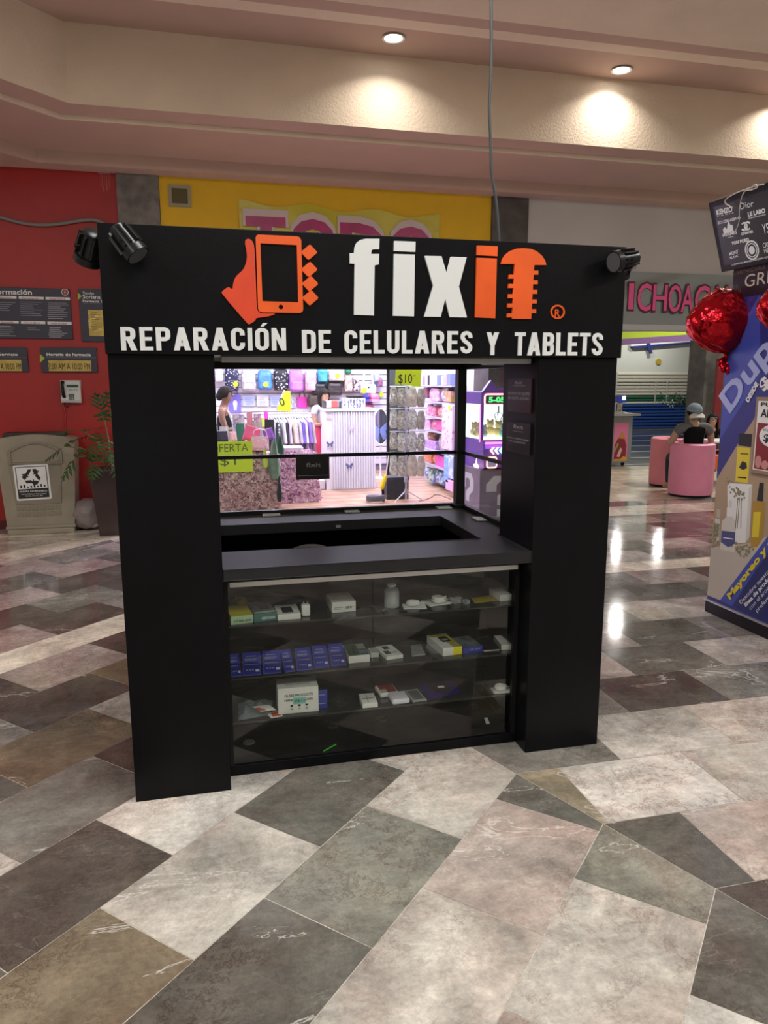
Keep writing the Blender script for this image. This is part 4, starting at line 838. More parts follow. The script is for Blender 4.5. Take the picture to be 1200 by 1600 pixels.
# sticker
z0, z1, x0, x1 = .385, .775, -.21, .145; TS = Matrix.Translation((0, -.0405, 0)) @ Matrix.Rotation(math.radians(-2), 4, 'Y')
st = MB(T=Matrix()).prism([[TS @ p for p in rrect(x0, x1, z0, z1, .015)]], (0, -.0022, 0)).build('sticker', [SIGNW], t)
SB = lambda: MB(T=Matrix())
b = SB(); o = .028
b.prism([[TS @ Vector((x, -.0025, z)) for x, z in ((x0+.02, z0+.02), (x1-.02, z0+.02), (x1-.02, z1-.02), (x0+.02, z1-.02))], [TS @ Vector((x, -.0025, z)) for x, z in ((x0+o, z0+o), (x0+o, z1-o), (x1-o, z1-o), (x1-o, z0+o))]], (0, -.0006, 0))
b.box((x0+.025, -.0032, z0+.025), (x1-.025, -.0025, z0+.125), 0, TS); b.build('black_border', [INK], st)
b = SB(); cx, cz = (x0+x1)/2, z0+.255
for kk in range(3):
    R_ = Matrix.Rotation(math.radians(120*kk), 4, 'Y'); C3 = Matrix.Translation((cx, -.0026, cz))
    for poly in ([(-.062, .030), (-.030, .085), (.006, .085), (-.026, .024)], [(.014, .085), (.052, .085), (.064, .062), (.082, .072), (.058, .024), (.010, .026), (.028, .038), (.016, .058)]):
        b.prism([[TS @ C3 @ R_ @ Vector((x, 0, z)) for x, z in poly]], (0, -.0008, 0))
b.build('recycling_arrows', [INK], st)
b = SB()
for i in range(8): x = x0+.05+i*.034; h = (.03, .035, .014, .02, .03, .018, .034, .02)[i]; b.box((x, -.0032, z0+.137), (x+.018, -.0025, z0+.137+h), 0, TS)
b.build('waste_symbols', [INK], st)
for stx, z, h, w in (('BASURA INORGANICA', .094, .017, .28), ('Vidrio, Plásticos, Metal, Papel,', .066, .011, .26), ('Cartón, Envases, Etc', .044, .011, .18)):
    b = SB(); b.text(stx, TS @ Vector((cx-w/2, -.0032, z0+z)), X, Z, w, h, .0006, bold=.02); b.build('sticker_lettering', [SIGNW], st)
# bag
a = at(133, 792, 5.9); t = thing('rubbish_bag', 'translucent grey rubbish bag standing between bin and plant pot', 'bag', (a.x+.02, 5.93, 0))
rb = random.Random(4); ph_ = [(rb.uniform(5, 14), rb.uniform(0, 6)) for _ in range(5)]
wob = lambda q: 1+.05*math.sin(ph_[0][0]*q.x+ph_[0][1])*math.cos(ph_[1][0]*q.z)+.04*math.sin(ph_[2][0]*q.y+ph_[3][0]*q.z)
b = MB(T=Matrix()); b.ball((0, 0, .205), (.175, .16, .20), n=36, fn=lambda q: wob(q)*(1-.22*max(0, q.z)**2)); b.build('film', [M('grey_bag_film', (.36, .30, .30), .25, alpha=.72, bump=.8, bscale=22)], t, smooth='all')
b = MB(T=Matrix()); b.ball((.04, -.01, .10), (.11, .1, .075), n=18, fn=wob); b.build('contents', [M('pale_waste', (.45, .42, .38), .7, noise=.3, nscale=20)], t, smooth='all')
# plant in a tall pot
a, c = at(141, 733, 5.62), at(155, 838, 5.62); PW = at(200, 733, 5.62).x-a.x
t = thing('potted_plant', 'green split leaf plant in a tall dark brown tapered pot', 'plant', (a.x+.20, 5.66, 0)); zt = a.z; w1, w0 = .20, .135
vs = [(-w0, -w0, 0), (w0, -w0, 0), (w0, w0, 0), (-w0, w0, 0), (-w1, -w1, zt), (w1, -w1, zt), (w1, w1, zt), (-w1, w1, zt), (-w1+.02, -w1+.02, zt), (w1-.02, -w1+.02, zt), (w1-.02, w1-.02, zt), (-w1+.02, w1-.02, zt), (-w1+.03, -w1+.03, zt-.05), (w1-.03, -w1+.03, zt-.05), (w1-.03, w1-.03, zt-.05), (-w1+.03, w1-.03, zt-.05)]
fs = [(0, 3, 2, 1)]+[(4*l+i, 4*l+(i+1) % 4, 4*l+4+(i+1) % 4, 4*l+4+i) for l in range(3) for i in range(4)]+[(12, 13, 14, 15)]
b = MB(T=Matrix()); b.add(vs, fs); b.build('pot', [M('dark_brown_pot', (.040, .022, .02), .35, noise=.2, nscale=4)], t, bevel=.006)
b = MB(T=Matrix()); b.box((-w1+.032, -w1+.032, zt-.048), (w1-.032, w1-.032, zt-.02)); b.build('soil', [M('dark_soil', (.02, .014, .010), .9, noise=.5, nscale=40)], t)
LEAF = M('split_leaf_green', (.035, .085, .022), .35, noise=.35, nscale=12); STEM = M('leaf_stem_green', (.14, .15, .05), .5)
rl = random.Random(11)
def leaf(tip, base, size, tilt):
    """deeply lobed blade at the end of an arching stalk"""
    base, tip = Vector(base), Vector(tip); mid = (base+tip)/2+Vector((0, 0, .10)); mid.x = base.x*.6+tip.x*.4
    b = MB(T=Matrix()); b.tube(smoothp([base, mid, tip]), .006, n=6); sobj = b.build('stalk', [STEM], t, smooth=True)
    d = (tip-mid); d.z -= tilt*size; d.normalize(); s_ = d.cross(Z).normalized(); n = s_.cross(d)
    b = MB(T=Matrix())
    for i in range(6):
        u = -.35+1.35*i/5; L = size*(.50*math.sin(math.pi*min(1, .18+.75*i/5))+.14)
        for sg in (-1, 1):
            o = tip+d*(size*u*.75); e = (s_*sg+d*(.7 if i > 1 else -.2)).normalized(); w = size*.052
            q = [o-d*w, o+e*L*.4-d*w*1.5, o+e*L-n*L*.16, o+e*L*.45+d*w*1.3, o+d*w]
            b.add(q, [(0, 1, 2, 3, 4)])
    for i in range(4): o = tip+d*(size*.65+size*.12*i/3)
    b.add([tip+d*size*.6-s_*size*.05, tip+d*size*1.15-n*size*.1, tip+d*size*.6+s_*size*.05], [(0, 1, 2)])
    b.build('leaf', [LEAF], sobj)
for px, py, yy, sz, tl in ((100, 697, 5.52, .22, .9), (125, 672, 5.62, .22, .5), (118, 715, 5.45, .25, .9), (150, 690, 5.5, .20, .8), (160, 645, 5.6, .20, .2), (148, 722, 5.40, .18, .8), (170, 700, 5.45, .20, .6), (166, 668, 5.75, .22, .5), (172, 640, 5.55, .2, .4), (140, 680, 5.75, .18, .6), (182, 722, 5.42, .2, .7)):
    p = at(px, py, yy)-t.location; sz *= 1.25; leaf(p, (rl.uniform(-.06, .06), rl.uniform(-.06, .06), zt-.03), sz, tl)
# vent and banner on the yellow wall
a, c = wp(262.5, 288, .02), wp(299, 324, .02); t = thing('wall_vent', 'square framed vent on the yellow wall', 'vent', ((a.x+c.x)/2, WY, c.z))
b = MB(t); f = .035; b.prism([[(a.x, WY-.022, c.z), (c.x, WY-.022, c.z), (c.x, WY-.022, a.z), (a.x, WY-.022, a.z)], [(a.x+f, WY-.022, c.z+f), (a.x+f, WY-.022, a.z-f), (c.x-f, WY-.022, a.z-f), (c.x-f, WY-.022, c.z+f)]], (0, .021, 0)); b.build('frame', [M('grey_olive_frame', (.33, .30, .20), .5)])
b = MB(t); b.box((a.x+f, WY-.012, c.z+f), (c.x-f, WY-.001, a.z-f)); b.build('grille', [M('dark_olive_grille', (.11, .085, .02), .6)])
a, c = wp(373, 315, .02), wp(687, 338, .02); t = thing('banner', 'yellow vinyl banner with large magenta letters, mostly behind the kiosk', 'banner', ((a.x+c.x)/2, WY, 2.75))
zt2 = a.z-.0
b = MB(t); b.sheet(lambda u, v: Vector((a.x+(c.x-a.x)*u, WY-.02-.008*math.sin(9*u+2*v)*math.sin(5*v+u*3), 2.75+(zt2-2.75-.05*u+.03*math.cos(6*math.pi*u)*v)*v)), 40, 14); b.build('vinyl_sheet', [M('yellow_green_vinyl', (.58, .50, .012), .3, bump=.25, bscale=6)], smooth='all')
def bl(st, px0, px1, pyt):
    p, q = wp(px0, pyt, .03), wp(px1, pyt, .03); H = .48
    for (mat, bo, dd, g) in ((M('pale_pink_outline', (.62, .50, .48), .4), .10, .0, .0), (M('magenta_print', (.40, .012, .13), .35, noise=.2, nscale=6), .05, .002, .03)):
        b = MB(t); b.text(st, (p.x+g, WY-.0335-dd, p.z-H), X, Z, q.x-p.x-2*g, H-(.0 if bo > .06 else .045), .0015, bold=bo); b.build('letter_outline' if bo > .06 else 'letter', [mat])
bl('T', 379, 450, 330.5); bl('O', 450, 527, 335); bl('D', 527, 603, 341); bl('O', 606, 678, 347)

# ------------------------------------------------------------------ right hand side: ice cream sign, far shop, seats, people
struct('floor_wood', MB().box((4.388, 6.301, -.05), (14, 10.2, -.002)), [M('pale_wood_floor', (.60, .53, .40), .25, noise=.25, nscale=5)])
struct('floor_hall', MB().box((4.388, 10.201, -.05), (30, 20.4, -.002)), [M('dark_slate_floor', (.085, .095, .105), .14, noise=.4, nscale=2)])
b = MB()
for yy in (10.4, 11.6, 12.9, 14.3, 15.8, 17.6): b.box((4.388, yy, -.0018), (30, yy+.14, .0004))
b.build('floor_stripes', [M('pale_floor_stripe', (.5, .52, .5), .2)], kind='structure')
OFFW2 = M('pale_green_white_wall', (.56, .58, .52), .6)
struct('wall_far', MB().box((8, 20.3, 0), (30, 20.5, 6)), [OFFW2])
struct('ceiling_hall', MB().box((4.388, 6.36, 3.95), (30, 20.3, 4.0)), [OFFW])
struct('wall_divider', MB().box((4.388, 6.36, 0), (4.5, 10.2, 3.94)), [OFFW])
# silver vinyl sign
sy = WY-.03
a, c = at(960, 422, sy), at(1150, 507, sy); zt_, zb_ = at(1050, 427, sy).z, at(1050, 508, sy).z
t = thing('ice_cream_sign', 'silver vinyl sign with pink letters beside the kiosk', 'sign', (6.0, WY, zb_))
b = MB(t); b.sheet(lambda u, v: Vector((4.45+4.0*u, sy-.012+.012*math.sin(23*u+3*math.sin(4*v))*math.sin(3*v), zb_+(zt_-zb_)*v)), 90, 12); b.build('vinyl_sheet', [M('silver_vinyl', (.30, .33, .32), .22, .45, bump=.12, bscale=4)], smooth='all')
b = MB(t); b.box((4.40, sy-.02, zb_-.075), (8.5, WY+.14, zb_-.001)); b.build('lower_rail', [ALU])
PINKL = M('hot_pink_print', (.95, .12, .36), .4); MAR = M('dark_maroon_outline', (.10, .01, .03), .4)
lx = [('I', 979, 987, 483, 441), ('C', 993, 1014, 485, 441.5), ('H', 1017, 1039, 485, 443), ('O', 1041, 1061, 487, 444), ('A', 1061, 1080, 487, 444.5), ('C', 1082, 1104, 489, 445), ('A', 1106, 1126, 489, 446), ('N', 1129, 1149, 490, 446), ('A', 1152, 1172, 491, 447)]
lx = [('H', 957, 975, 482, 440)]*0+lx
for ch, x0, x1, yb, yt in lx:
    p, q, r_ = at(x0, yb, sy), at(x1, yb, sy), at((x0+x1)/2, yt, sy)
    b = MB(t); b.text(ch, (p.x-.012, sy-.03, p.z-.012), X, Z, q.x-p.x+.024, r_.z-p.z+.024, .001, bold=.035); o_ = b.build('letter_outline', [MAR])
    b = MB(t); b.text(ch, (p.x, sy-.033, p.z), X, Z, q.x-p.x, r_.z-p.z, .001, bold=.012); b.build('letter', [PINKL])
# bands of a stall canopy behind the sign
t = thing('stall_canopy', 'lime and purple canopy bands seen under the silver sign', 'canopy', (8, 8.6, 0))
yy = 8.6
def band(pl, mat, nm, y):
    b = MB(t); b.prism([[at(px, py, y) for px, py in pl]], (0, .05, 0)); b.build(nm, [mat])
band([(930, 519), (1160, 516), (1160, 522), (1070, 523), (930, 532)], M('lime_band', (.45, .62, .02), .5), 'lime_band', yy)
band([(930, 532), (1070, 523.5), (1160, 516), (1160, 526), (1095, 531), (930, 542)], M('purple_band', (.20, .10, .25), .5), 'purple_band', yy-.06)
band([(930, 512.5), (1160, 513.5), (1160, 516), (930, 518.6)], M('violet_dark_band', (.10, .085, .14), .5), 'upper_band', yy)
b = MB(t)
for px in (935, 1155): p = at(px, 523, yy+.1); b.box((p.x-.03, p.y, 0), (p.x+.03, p.y+.05, p.z))
b.build('post', [ALU])
# far shop with shutter
FYY = 20.3
p, q = at(970, 582, FYY), at(1122, 673, FYY); xl = at(962, 600, FYY).x; zs = p.z
t = thing('roller_shutter', 'closed roller shutter with white, green and blue bands across the hall', 'shutter', ((p.x+q.x)/2, FYY, 0))
zg1, zg0, zw0 = at(1030, 618, FYY).z, at(1030, 627, FYY).z, at(1030, 631, FYY).z; xr = at(1130, 600, FYY).x
def slats(z0, z1, mat, nm):
    b = MB(t); n = max(1, round((z1-z0)/.11)); h = (z1-z0)/n
    for i in range(n): b.prism([[(xl, FYY-.002, z0+i*h), (xl, FYY-.06, z0+i*h+h*.25), (xl, FYY-.06, z0+i*h+h*.7), (xl, FYY-.015, z0+i*h+h), (xl, FYY-.002, z0+i*h+h)]], (xr-xl, 0, 0))
    b.build(nm, [mat])
slats(zg1, zs, M('cream_shutter_paint', (.50, .48, .40), .5), 'upper_slats'); slats(zg0, zg1, M('green_shutter_paint', (.012, .10, .045), .5), 'green_band'); slats(zw0, zg0, M('white_shutter_paint', (.6, .6, .55), .5), 'white_band'); slats(0.02, zw0, M('blue_shutter_paint', (.012, .06, .26), .5), 'blue_slats')
b = MB(t)
for px in (1023, 1041): p = at(px, 600, FYY); b.box((p.x-.02, FYY-.075, zw0), (p.x+.02, FYY-.055, zs-.3))
b.build('wicket_frame', [M('shutter_frame_paint', (.42, .42, .38), .5)])
b = MB(t); b.box((xl-.12, FYY-.12, 0), (xl-.01, FYY-.001, zs)); b.build('guide_rail', [MATS['shutter_frame_paint']])
t = thing('shop_sign', 'blue lettered sign box over the roller shutter', 'sign', (16.5, FYY, 4))
b = MB(t); p, q = at(984, 534, FYY-.1), at(1083, 543, FYY-.1); b.prism([[at(x, y, FYY-.12) for x, y in ((986, 541), (1083, 534), (1083, 537), (990, 544.5))]], (0, .1, 0)); b.build('blue_edge', [M('navy_sign_edge', (.02, .03, .16), .4)])
b = MB(t); b.prism([[at(x, y, FYY-.1) for x, y in ((986, 535), (1083, 530), (1083, 534), (986, 541))]], (0, .09, 0)); b.build('lit_face', [M('sign_face', (.75, .78, .8), .4)])
b = MB(t); b.prism([[at(x, y, FYY-.14) for x, y in ((1011, 536), (1016, 536), (1020, 552), (1015.5, 553))]], (0, .04, 0)); b.build('letter_stem', [MATS['navy_sign_edge']])
p = at(1029, 565, FYY-.03); MB().prism([circ((p.x, FYY-.04, p.z), .10, 24)], (0, .035, 0)).build('round_emblem', [M('mustard_disc', (.42, .30, .02), .5)], origin=p, label='round mustard yellow emblem above the roller shutter', cat='emblem')
p = at(1095, 558, FYY-.03); t = thing('alarm_bell', 'small red alarm bell on the wall right of the yellow emblem', 'alarm', (p.x, FYY, p.z)); b = MB(t); b.tube([(p.x, FYY-.001, p.z), (p.x, FYY-.06, p.z), (p.x, FYY-.10, p.z)], [.075, .075, .03], n=16); b.build('bell', [M('alarm_red', (.30, .01, .012), .35)], smooth=True); b = MB(t); b.box((p.x-.04, FYY-.03, p.z-.14), (p.x+.04, FYY-.001, p.z-.076)); b.build('bracket', [GREY])
# shrub in a planter before the shutter
p = fl(1065, 668); p = at(1065, 640, 17.5); t = thing('planter_shrub', 'leafy green shrub in a planter in front of the shutter', 'plant', (p.x, 17.5, 0))
b = MB(T=Matrix()); b.box((.25, -.15, 0), (.55, .15, .45)); b.build('planter', [M('dark_planter', (.03, .035, .04), .5)], t)
b = MB(T=Matrix()); r = random.Random(8); zc = at(1065, 627, 17.5).z
for i in range(420):
    d = Vector((r.gauss(0, .28), r.gauss(0, .22), r.gauss(0, .11))); o = Vector((0, 0, zc))+d; u = Vector((r.uniform(-1, 1), r.uniform(-1, 1), r.uniform(-.4, .4))).normalized(); w = u.cross(Z).normalized()*.03
    b.add([o, o+u*.06+w, o+u*.15, o+u*.06-w], [(0, 1, 2, 3)])
b.build('foliage', [M('shrub_green', (.03, .10, .035), .5, noise=.5, nscale=9)], t)
b = MB(T=Matrix()); b.tube([(.4, 0, .45), (.3, 0, zc*.7), (0, 0, zc)], .03, n=8); b.build('stem', [M('brown_stem', (.06, .04, .02), .7)], t)
# column and red strip behind the seated people
p, q = at(1097, 640, 9.4), at(1120, 640, 9.4); struct('pillar_hall', MB().box((p.x, 9.4, 0), (p.x+.62, 9.9, 3.94)), [M('brown_grey_stone', (.085, .080, .072), .4, noise=.35, nscale=6)])
p, q = at(1116.5, 640, 9.0), at(1126, 640, 9.0); struct('trim_2', MB().box((p.x, 9.0, 0), (q.x, 9.06, at(1120, 560, 9).z)), [M('dark_red_post', (.17, .012, .015), .4)])
# ice cream counter
cb = fl(985, 728); cl = 1.0
a = at(985, 728, cb.y); zt_ = at(985, 650, cb.y).z
t = thing('ice_cream_counter', 'grey ice cream counter with a pink dessert poster beside the kiosk', 'counter', (a.x-.6, cb.y+.4, 0)); GC = M('grey_counter_panel', (.20, .21, .215), .5)
b = MB(t); b.box((a.x-1.5, cb.y, .07), (a.x, cb.y+.8, zt_)); b.build('body', [GC], bevel=.01)
b = MB(t); b.box((a.x-1.55, cb.y-.06, zt_+.001), (a.x+.13, cb.y+.86, zt_+.05)); b.build('worktop', [M('pale_counter_top', (.42, .43, .42), .35)], bevel=.008)
for dx in (-1.4, -.12):
    for dy in (.1, .7): MB(t).cyl((a.x+dx-.02, cb.y+dy, .035), (a.x+dx+.02, cb.y+dy, .035), .034, n=14).build('caster', [BLACK2])
p0, p1 = at(961, 661, cb.y-.004), at(979, 720, cb.y-.004); b = MB(t); p0.x = a.x-.40
def pq(u, v): return Vector((p0.x+(p1.x-p0.x)*u, cb.y-.003, p1.z+(p0.z-p1.z)*v))
b.add([pq(0, 0), pq(1, 0), pq(1, 1), pq(0, 1)], [(0, 1, 2, 3)])
po = b.build('poster', [M('pink_poster', (.62, .16, .30), .4)])
b = MB(t); e = Vector((0, -.0008, 0))
def shp(pts, m, k=1): b.prism([[pq(u, v)+e*k for u, v in pts]], e*.4, m)
shp([(.05, .05), (.1, .45), (.3, .6), (.75, .6), (.92, .4), (.9, .06)], 0); shp([(.3, .6), (.42, .74), (.55, .77), (.68, .72), (.85, .58)], 1, 1.8); shp([(.05, .3), (.3, .5), (.36, .44), (.1, .22)], 2, 2.2); shp([(.25, .12), (.5, .36), (.62, .3), (.45, .1)], 3, 2.6); shp([(0, 0), (1, 0), (1, .1), (.7, .12), (.5, .04), (.2, .06), (0, .02)], 4, 3)
b.build('dessert_picture', [M('dark_red_picture', (.20, .012, .02), .4), M('caramel_picture', (.45, .19, .05), .4), M('green_picture', (.2, .28, .05), .4), M('cream_picture', (.55, .42, .36), .4), M('orange_picture', (.6, .30, .04), .4)], po)
p = at(968, 640, cb.y+.3); t = thing('drink_dispenser', 'blue and white lit dispenser standing on the ice cream counter', 'dispenser', (p.x, cb.y+.3, zt_+.05)); h_ = at(968, 618, cb.y+.3).z-zt_-.05
b = MB(T=Matrix()); b.box((-.09, -.08, h_*.6), (.09, .08, h_)); b.build('lit_head', [M('blue_dispenser', (.03, .07, .5), .3)], t, bevel=.006); b = MB(T=Matrix()); b.box((0, -.082, h_*.75), (.075, -.0805, h_*.97)); b.build('lit_panel', [M('lit_white_panel', (.8, .9, .9), .3, emit=1.2)], t)
b = MB(T=Matrix()); b.cyl((0, 0, .03), (0, 0, h_*.6), .05, n=16); b.build('bottle', [M('cream_bottle', (.5, .42, .3), .4, noise=.6, nscale=20)], t); b = MB(T=Matrix()); b.box((-.085, -.08, 0), (.085, .08, .03)); b.build('tray', [WHITE], t)
# tub chairs
PKL = M('pink_leatherette', (.80, .27, .42), .45, noise=.06, nscale=5, bump=.05, bscale=14); PKS = M('pink_leatherette_warm', (.78, .25, .31), .45, noise=.06, nscale=5)
def tub(label, loc, rz, R_, H, mat):
    """barrel chair: a round shell open towards -y, a round seat inside"""
    t = thing('tub_chair', label, 'chair', loc, rz, 'pink tub chairs'); b = MB(T=Matrix()); n = 40; a0 = math.radians(-90+38); a1 = math.radians(270-38); vs, fs = [], []
    prof = [(R_, .035), (R_*1.015, H*.5), (R_, H-.02), (R_-.025, H), (R_-.075, H), (R_-.10, H-.03), (R_-.10, .30)]
    for i in range(n+1):
        a = a0+(a1-a0)*i/n
        for r_, z in prof: vs.append((r_*math.cos(a), r_*math.sin(a), z))
    m = len(prof)
    for i in range(n):
        for j in range(m-1): fs.append((i*m+j, (i+1)*m+j, (i+1)*m+j+1, i*m+j+1))
        fs.append((i*m+m-1, (i+1)*m+m-1, (i+1)*m, i*m))
    fs += [tuple(range(m))[::-1], tuple(n*m+j for j in range(m))]
    b.add(vs, fs); b.build('backrest', [mat], t, smooth=True)
    b = MB(T=Matrix()); b.lathe([(R_-.115, .30), (R_-.11, .40), (R_-.14, .435), (.02, .445)], n=36); b.build('seat', [mat], t, smooth=True)
    b = MB(T=Matrix()); b.lathe([(R_-.02, .036), (R_-.02, .299), (.02, .2995)], n=36); b.build('seat_drum', [mat], t, smooth=True)
    b = MB(T=Matrix()); b.lathe([(R_-.015, 0), (R_-.012, .034), (.02, .0345)], n=36); b.build('base', [BLACK2], t, smooth=True)
    return t
e0, e1 = fl(1047, 776), fl(1116, 776); CR = (e1-e0).length/2*.96; c1 = fl(1081, 779)+Vector((.18, CR*.98, 0))*.95; CH = at(1081, 695, c1.y-CR).z
tub('front pink tub chair with its back to the viewer, man sitting in it', (c1.x, c1.y, 0), math.pi-.25, CR, CH, PKL)
c2 = fl(1066, 763)+Vector((.0, CR, 0)); tub('rear pink tub chair behind and left of the occupied one', (c2.x, c2.y+.05, 0), math.pi*.5, CR, CH, PKS)
p = at(1117, 720, c1.y+.5); t = thing('orange_bag', 'orange bag hanging at the edge of the table beside the front tub chair', 'bag', (p.x, p.y, p.z-.12))
b = MB(t); b.box((p.x-.05, p.y-.04, p.z-.13), (p.x+.14, p.y+.04, p.z+.10)); b.build('body', [M('orange_cloth', (.85, .16, .02), .5)], bevel=.03, bseg=3); b = MB(t); b.tube(smoothp([(p.x-.02, p.y, p.z+.095), (p.x+.0, p.y, p.z+.17), (p.x+.08, p.y, p.z+.17), (p.x+.10, p.y, p.z+.095)]), .006, n=6); b.build('strap', [MATS['orange_cloth']])
p = at(1124, 735, c1.y+.75); t = thing('cafe_table', 'white cafe table between the man and the smiling woman', 'table', (p.x+.1, p.y+.1, 0)); b = MB(T=Matrix()); b.lathe([(.33, .70), (.34, .715), (.33, .73), (.01, .731)], n=32); b.build('tabletop', [WHITE], t, smooth=True); b = MB(T=Matrix()); b.cyl((0, 0, .02), (0, 0, .70), .035); b.build('column', [WHITE], t); b = MB(T=Matrix()); b.lathe([(.24, 0), (.24, .015), (.03, .03)], n=28); b.build('foot', [WHITE], t, smooth=True)

# ------------------------------------------------------------------ people
def skin_mesh(name, V, E, R, mat, parent, root, sub=2, label=None):
    names = list(V); idx = {n: i for i, n in enumerate(names)}
    me = bpy.data.meshes.new(name); me.from_pydata([tuple(V[n]) for n in names], [(idx[a], idx[b]) for a, b in E], [])
    me.materials.append(mat); o = bpy.data.objects.new(name, me); COL.objects.link(o); o.parent = parent
    sk = o.modifiers.new('skin', 'SKIN'); sk.use_smooth_shade = True; sk.branch_smoothing = .6
    for n in names:
        s_ = me.skin_vertices[0].data[idx[n]]; r = R[n]; s_.radius = (r, r) if not isinstance(r, tuple) else r; s_.use_root = (n == root)
    sb_ = o.modifiers.new('smooth', 'SUBSURF'); sb_.levels = sub; sb_.render_levels = sub
    if label: o['label'] = label
    return o
def person(label, loc, rz, pose, skin, scale=1., female=False):
    """standing figure faces -y; pose overrides joint positions"""
    sh = .165 if female else .195
    V = dict(pelvis=(0, 0, .93), waist=(0, 0, 1.06), chest=(0, .01, 1.24), collar=(0, .015, 1.37), neck=(0, .01, 1.455), jaw=(0, -.035, 1.52), head=(0, -.01, 1.59), crown=(0, .0, 1.67))
    for s, k in (('L', -1), ('R', 1)):
        V.update({'sh'+s: (k*sh, .015, 1.375), 'sl'+s: (k*(sh+.03), .015, 1.24), 'el'+s: (k*(sh+.05), .02, 1.09), 'fo'+s: (k*(sh+.05), -.02, .97), 'wr'+s: (k*(sh+.05), -.06, .86), 'pa'+s: (k*(sh+.05), -.08, .80), 'hi'+s: (k*.095, 0, .88), 'th'+s: (k*.10, 0, .70), 'kn'+s: (k*.10, -.005, .49), 'ca'+s: (k*.10, .02, .33), 'an'+s: (k*.10, .02, .09), 'to'+s: (k*.11, -.10, .03)})
    V.update({n: q for n, q in pose.items() if n != 'fw'}); V = {n: Vector(p)*scale for n, p in V.items()}
    E = [('pelvis', 'waist'), ('waist', 'chest'), ('chest', 'collar'), ('collar', 'neck'), ('neck', 'jaw'), ('jaw', 'head'), ('head', 'crown')]
    f = .92 if female else 1.
    R = dict(pelvis=(.15*f, .115), waist=(.125*f, .095), chest=(.15*f, .11), collar=(.085, .07), neck=.055*f, jaw=(.066, .07), head=(.078, .092), crown=(.05, .06))
    for s in 'LR':
        E += [('collar', 'sh'+s), ('sh'+s, 'sl'+s), ('sl'+s, 'el'+s), ('el'+s, 'fo'+s), ('fo'+s, 'wr'+s), ('wr'+s, 'pa'+s), ('pelvis', 'hi'+s), ('hi'+s, 'th'+s), ('th'+s, 'kn'+s), ('kn'+s, 'ca'+s), ('ca'+s, 'an'+s), ('an'+s, 'to'+s)]
        R.update({'sh'+s: .062*f, 'sl'+s: .054*f, 'el'+s: .043*f, 'fo'+s: .042*f, 'wr'+s: .028, 'pa'+s: (.036, .02), 'hi'+s: .105*f, 'th'+s: .09*f, 'kn'+s: .062*f, 'ca'+s: .057*f, 'an'+s: .04, 'to'+s: (.042, .03)})
        # five unequal fingers, curled a little, and a thumb leaving the side of the palm
        wr, pa, el = V['wr'+s], V['pa'+s], V['el'+s]; d = (pa-wr).normalized(); side = d.cross(Vector((0, 1, 0)) if abs(d.y) < .8 else Z).normalized(); nrm = side.cross(d).normalized()
        if nrm.z > .2: nrm = -nrm
        for i, (o, L) in enumerate(((-.03, .062), (-.010, .075), (.010, .070), (.029, .055))):
            a = pa+d*.03*scale+side*o*scale; V[f'f{i}a{s}'] = a; V[f'f{i}b{s}'] = a+(d*.9+nrm*.25)*L*.55*scale; V[f'f{i}c{s}'] = a+(d*1.3+nrm*.9)*L*.75*scale
            E += [('pa'+s, f'f{i}a{s}'), (f'f{i}a{s}', f'f{i}b{s}'), (f'f{i}b{s}', f'f{i}c{s}')]; R.update({f'f{i}a{s}': .0105, f'f{i}b{s}': .0095, f'f{i}c{s}': .008})
        a = wr+(pa-wr)*.6+side*(-.032)*scale; V['ta'+s] = a; V['tb'+s] = a+(d*.6-side*.6+nrm*.3)*.045*scale; E += [('pa'+s, 'ta'+s), ('ta'+s, 'tb'+s)]; R.update({'ta'+s: .013, 'tb'+s: .0095})
    R = {n: (tuple(q*scale for q in r) if isinstance(r, tuple) else r*scale) for n, r in R.items()}
    t = thing('person', label, 'person', loc, rz); body = skin_mesh('body', V, E, R, skin, t, 'pelvis')
    def cloth(name, names, k, mat, extra=0, cut=None, sub=2, lab=None, more=()):
        for n in names: R.setdefault(n, .06)
        vv = {n: V[n] for n in names}; rr = {n: (tuple(q*k+.006 for q in R[n]) if isinstance(R[n], tuple) else R[n]*k+.006) for n in names}
        if cut:
            for n, r in cut.items(): rr[n] = r
        ee = [e for e in E if e[0] in vv and e[1] in vv]+list(more); return skin_mesh(name, vv, ee, rr, mat, t, 'pelvis' if 'pelvis' in vv else names[0], sub, lab)
    hd = V['head']; hv = (V['crown']-V['jaw']).normalized(); fw = Vector((0, -1, 0)) if 'fw' not in pose else Vector(pose['fw']).normalized()
    fw = (fw-hv*fw.dot(hv)).normalized(); sd = fw.cross(hv)
    HT = Matrix((( sd.x, -fw.x, hv.x, hd.x), (sd.y, -fw.y, hv.y, hd.y), (sd.z, -fw.z, hv.z, hd.z), (0, 0, 0, 1)))   # head frame: x side, -y forward, z up
    s = scale
    b = MB(T=HT)
    for k in (-1, 1): b.ball((k*.032*s, -.092*s, .012*s), (.016*s, .008*s, .007*s), n=10)
    b.build('eye', [M('eye_dark', (.02, .015, .012), .2)], t, smooth='all')
    b = MB(T=HT); b.ball((0, -.097*s, -.018*s), (.013*s, .018*s, .02*s), n=12); b.build('nose', [skin], t, smooth='all')
    b = MB(T=HT); b.tube([(-.024*s, -.082*s, -.056*s), (-.01*s, -.091*s, -.060*s), (.01*s, -.091*s, -.060*s), (.024*s, -.082*s, -.056*s)], .0055*s, n=6); b.build('mouth', [M('lips', (.30, .09, .08), .5)], t)
    for k in (-1, 1): b = MB(T=HT); b.ball((k*.083*s, .008*s, -.01*s), (.012*s, .022*s, .032*s), n=10); b.build('ear', [skin], t, smooth='all')
    return t, HT, cloth, V
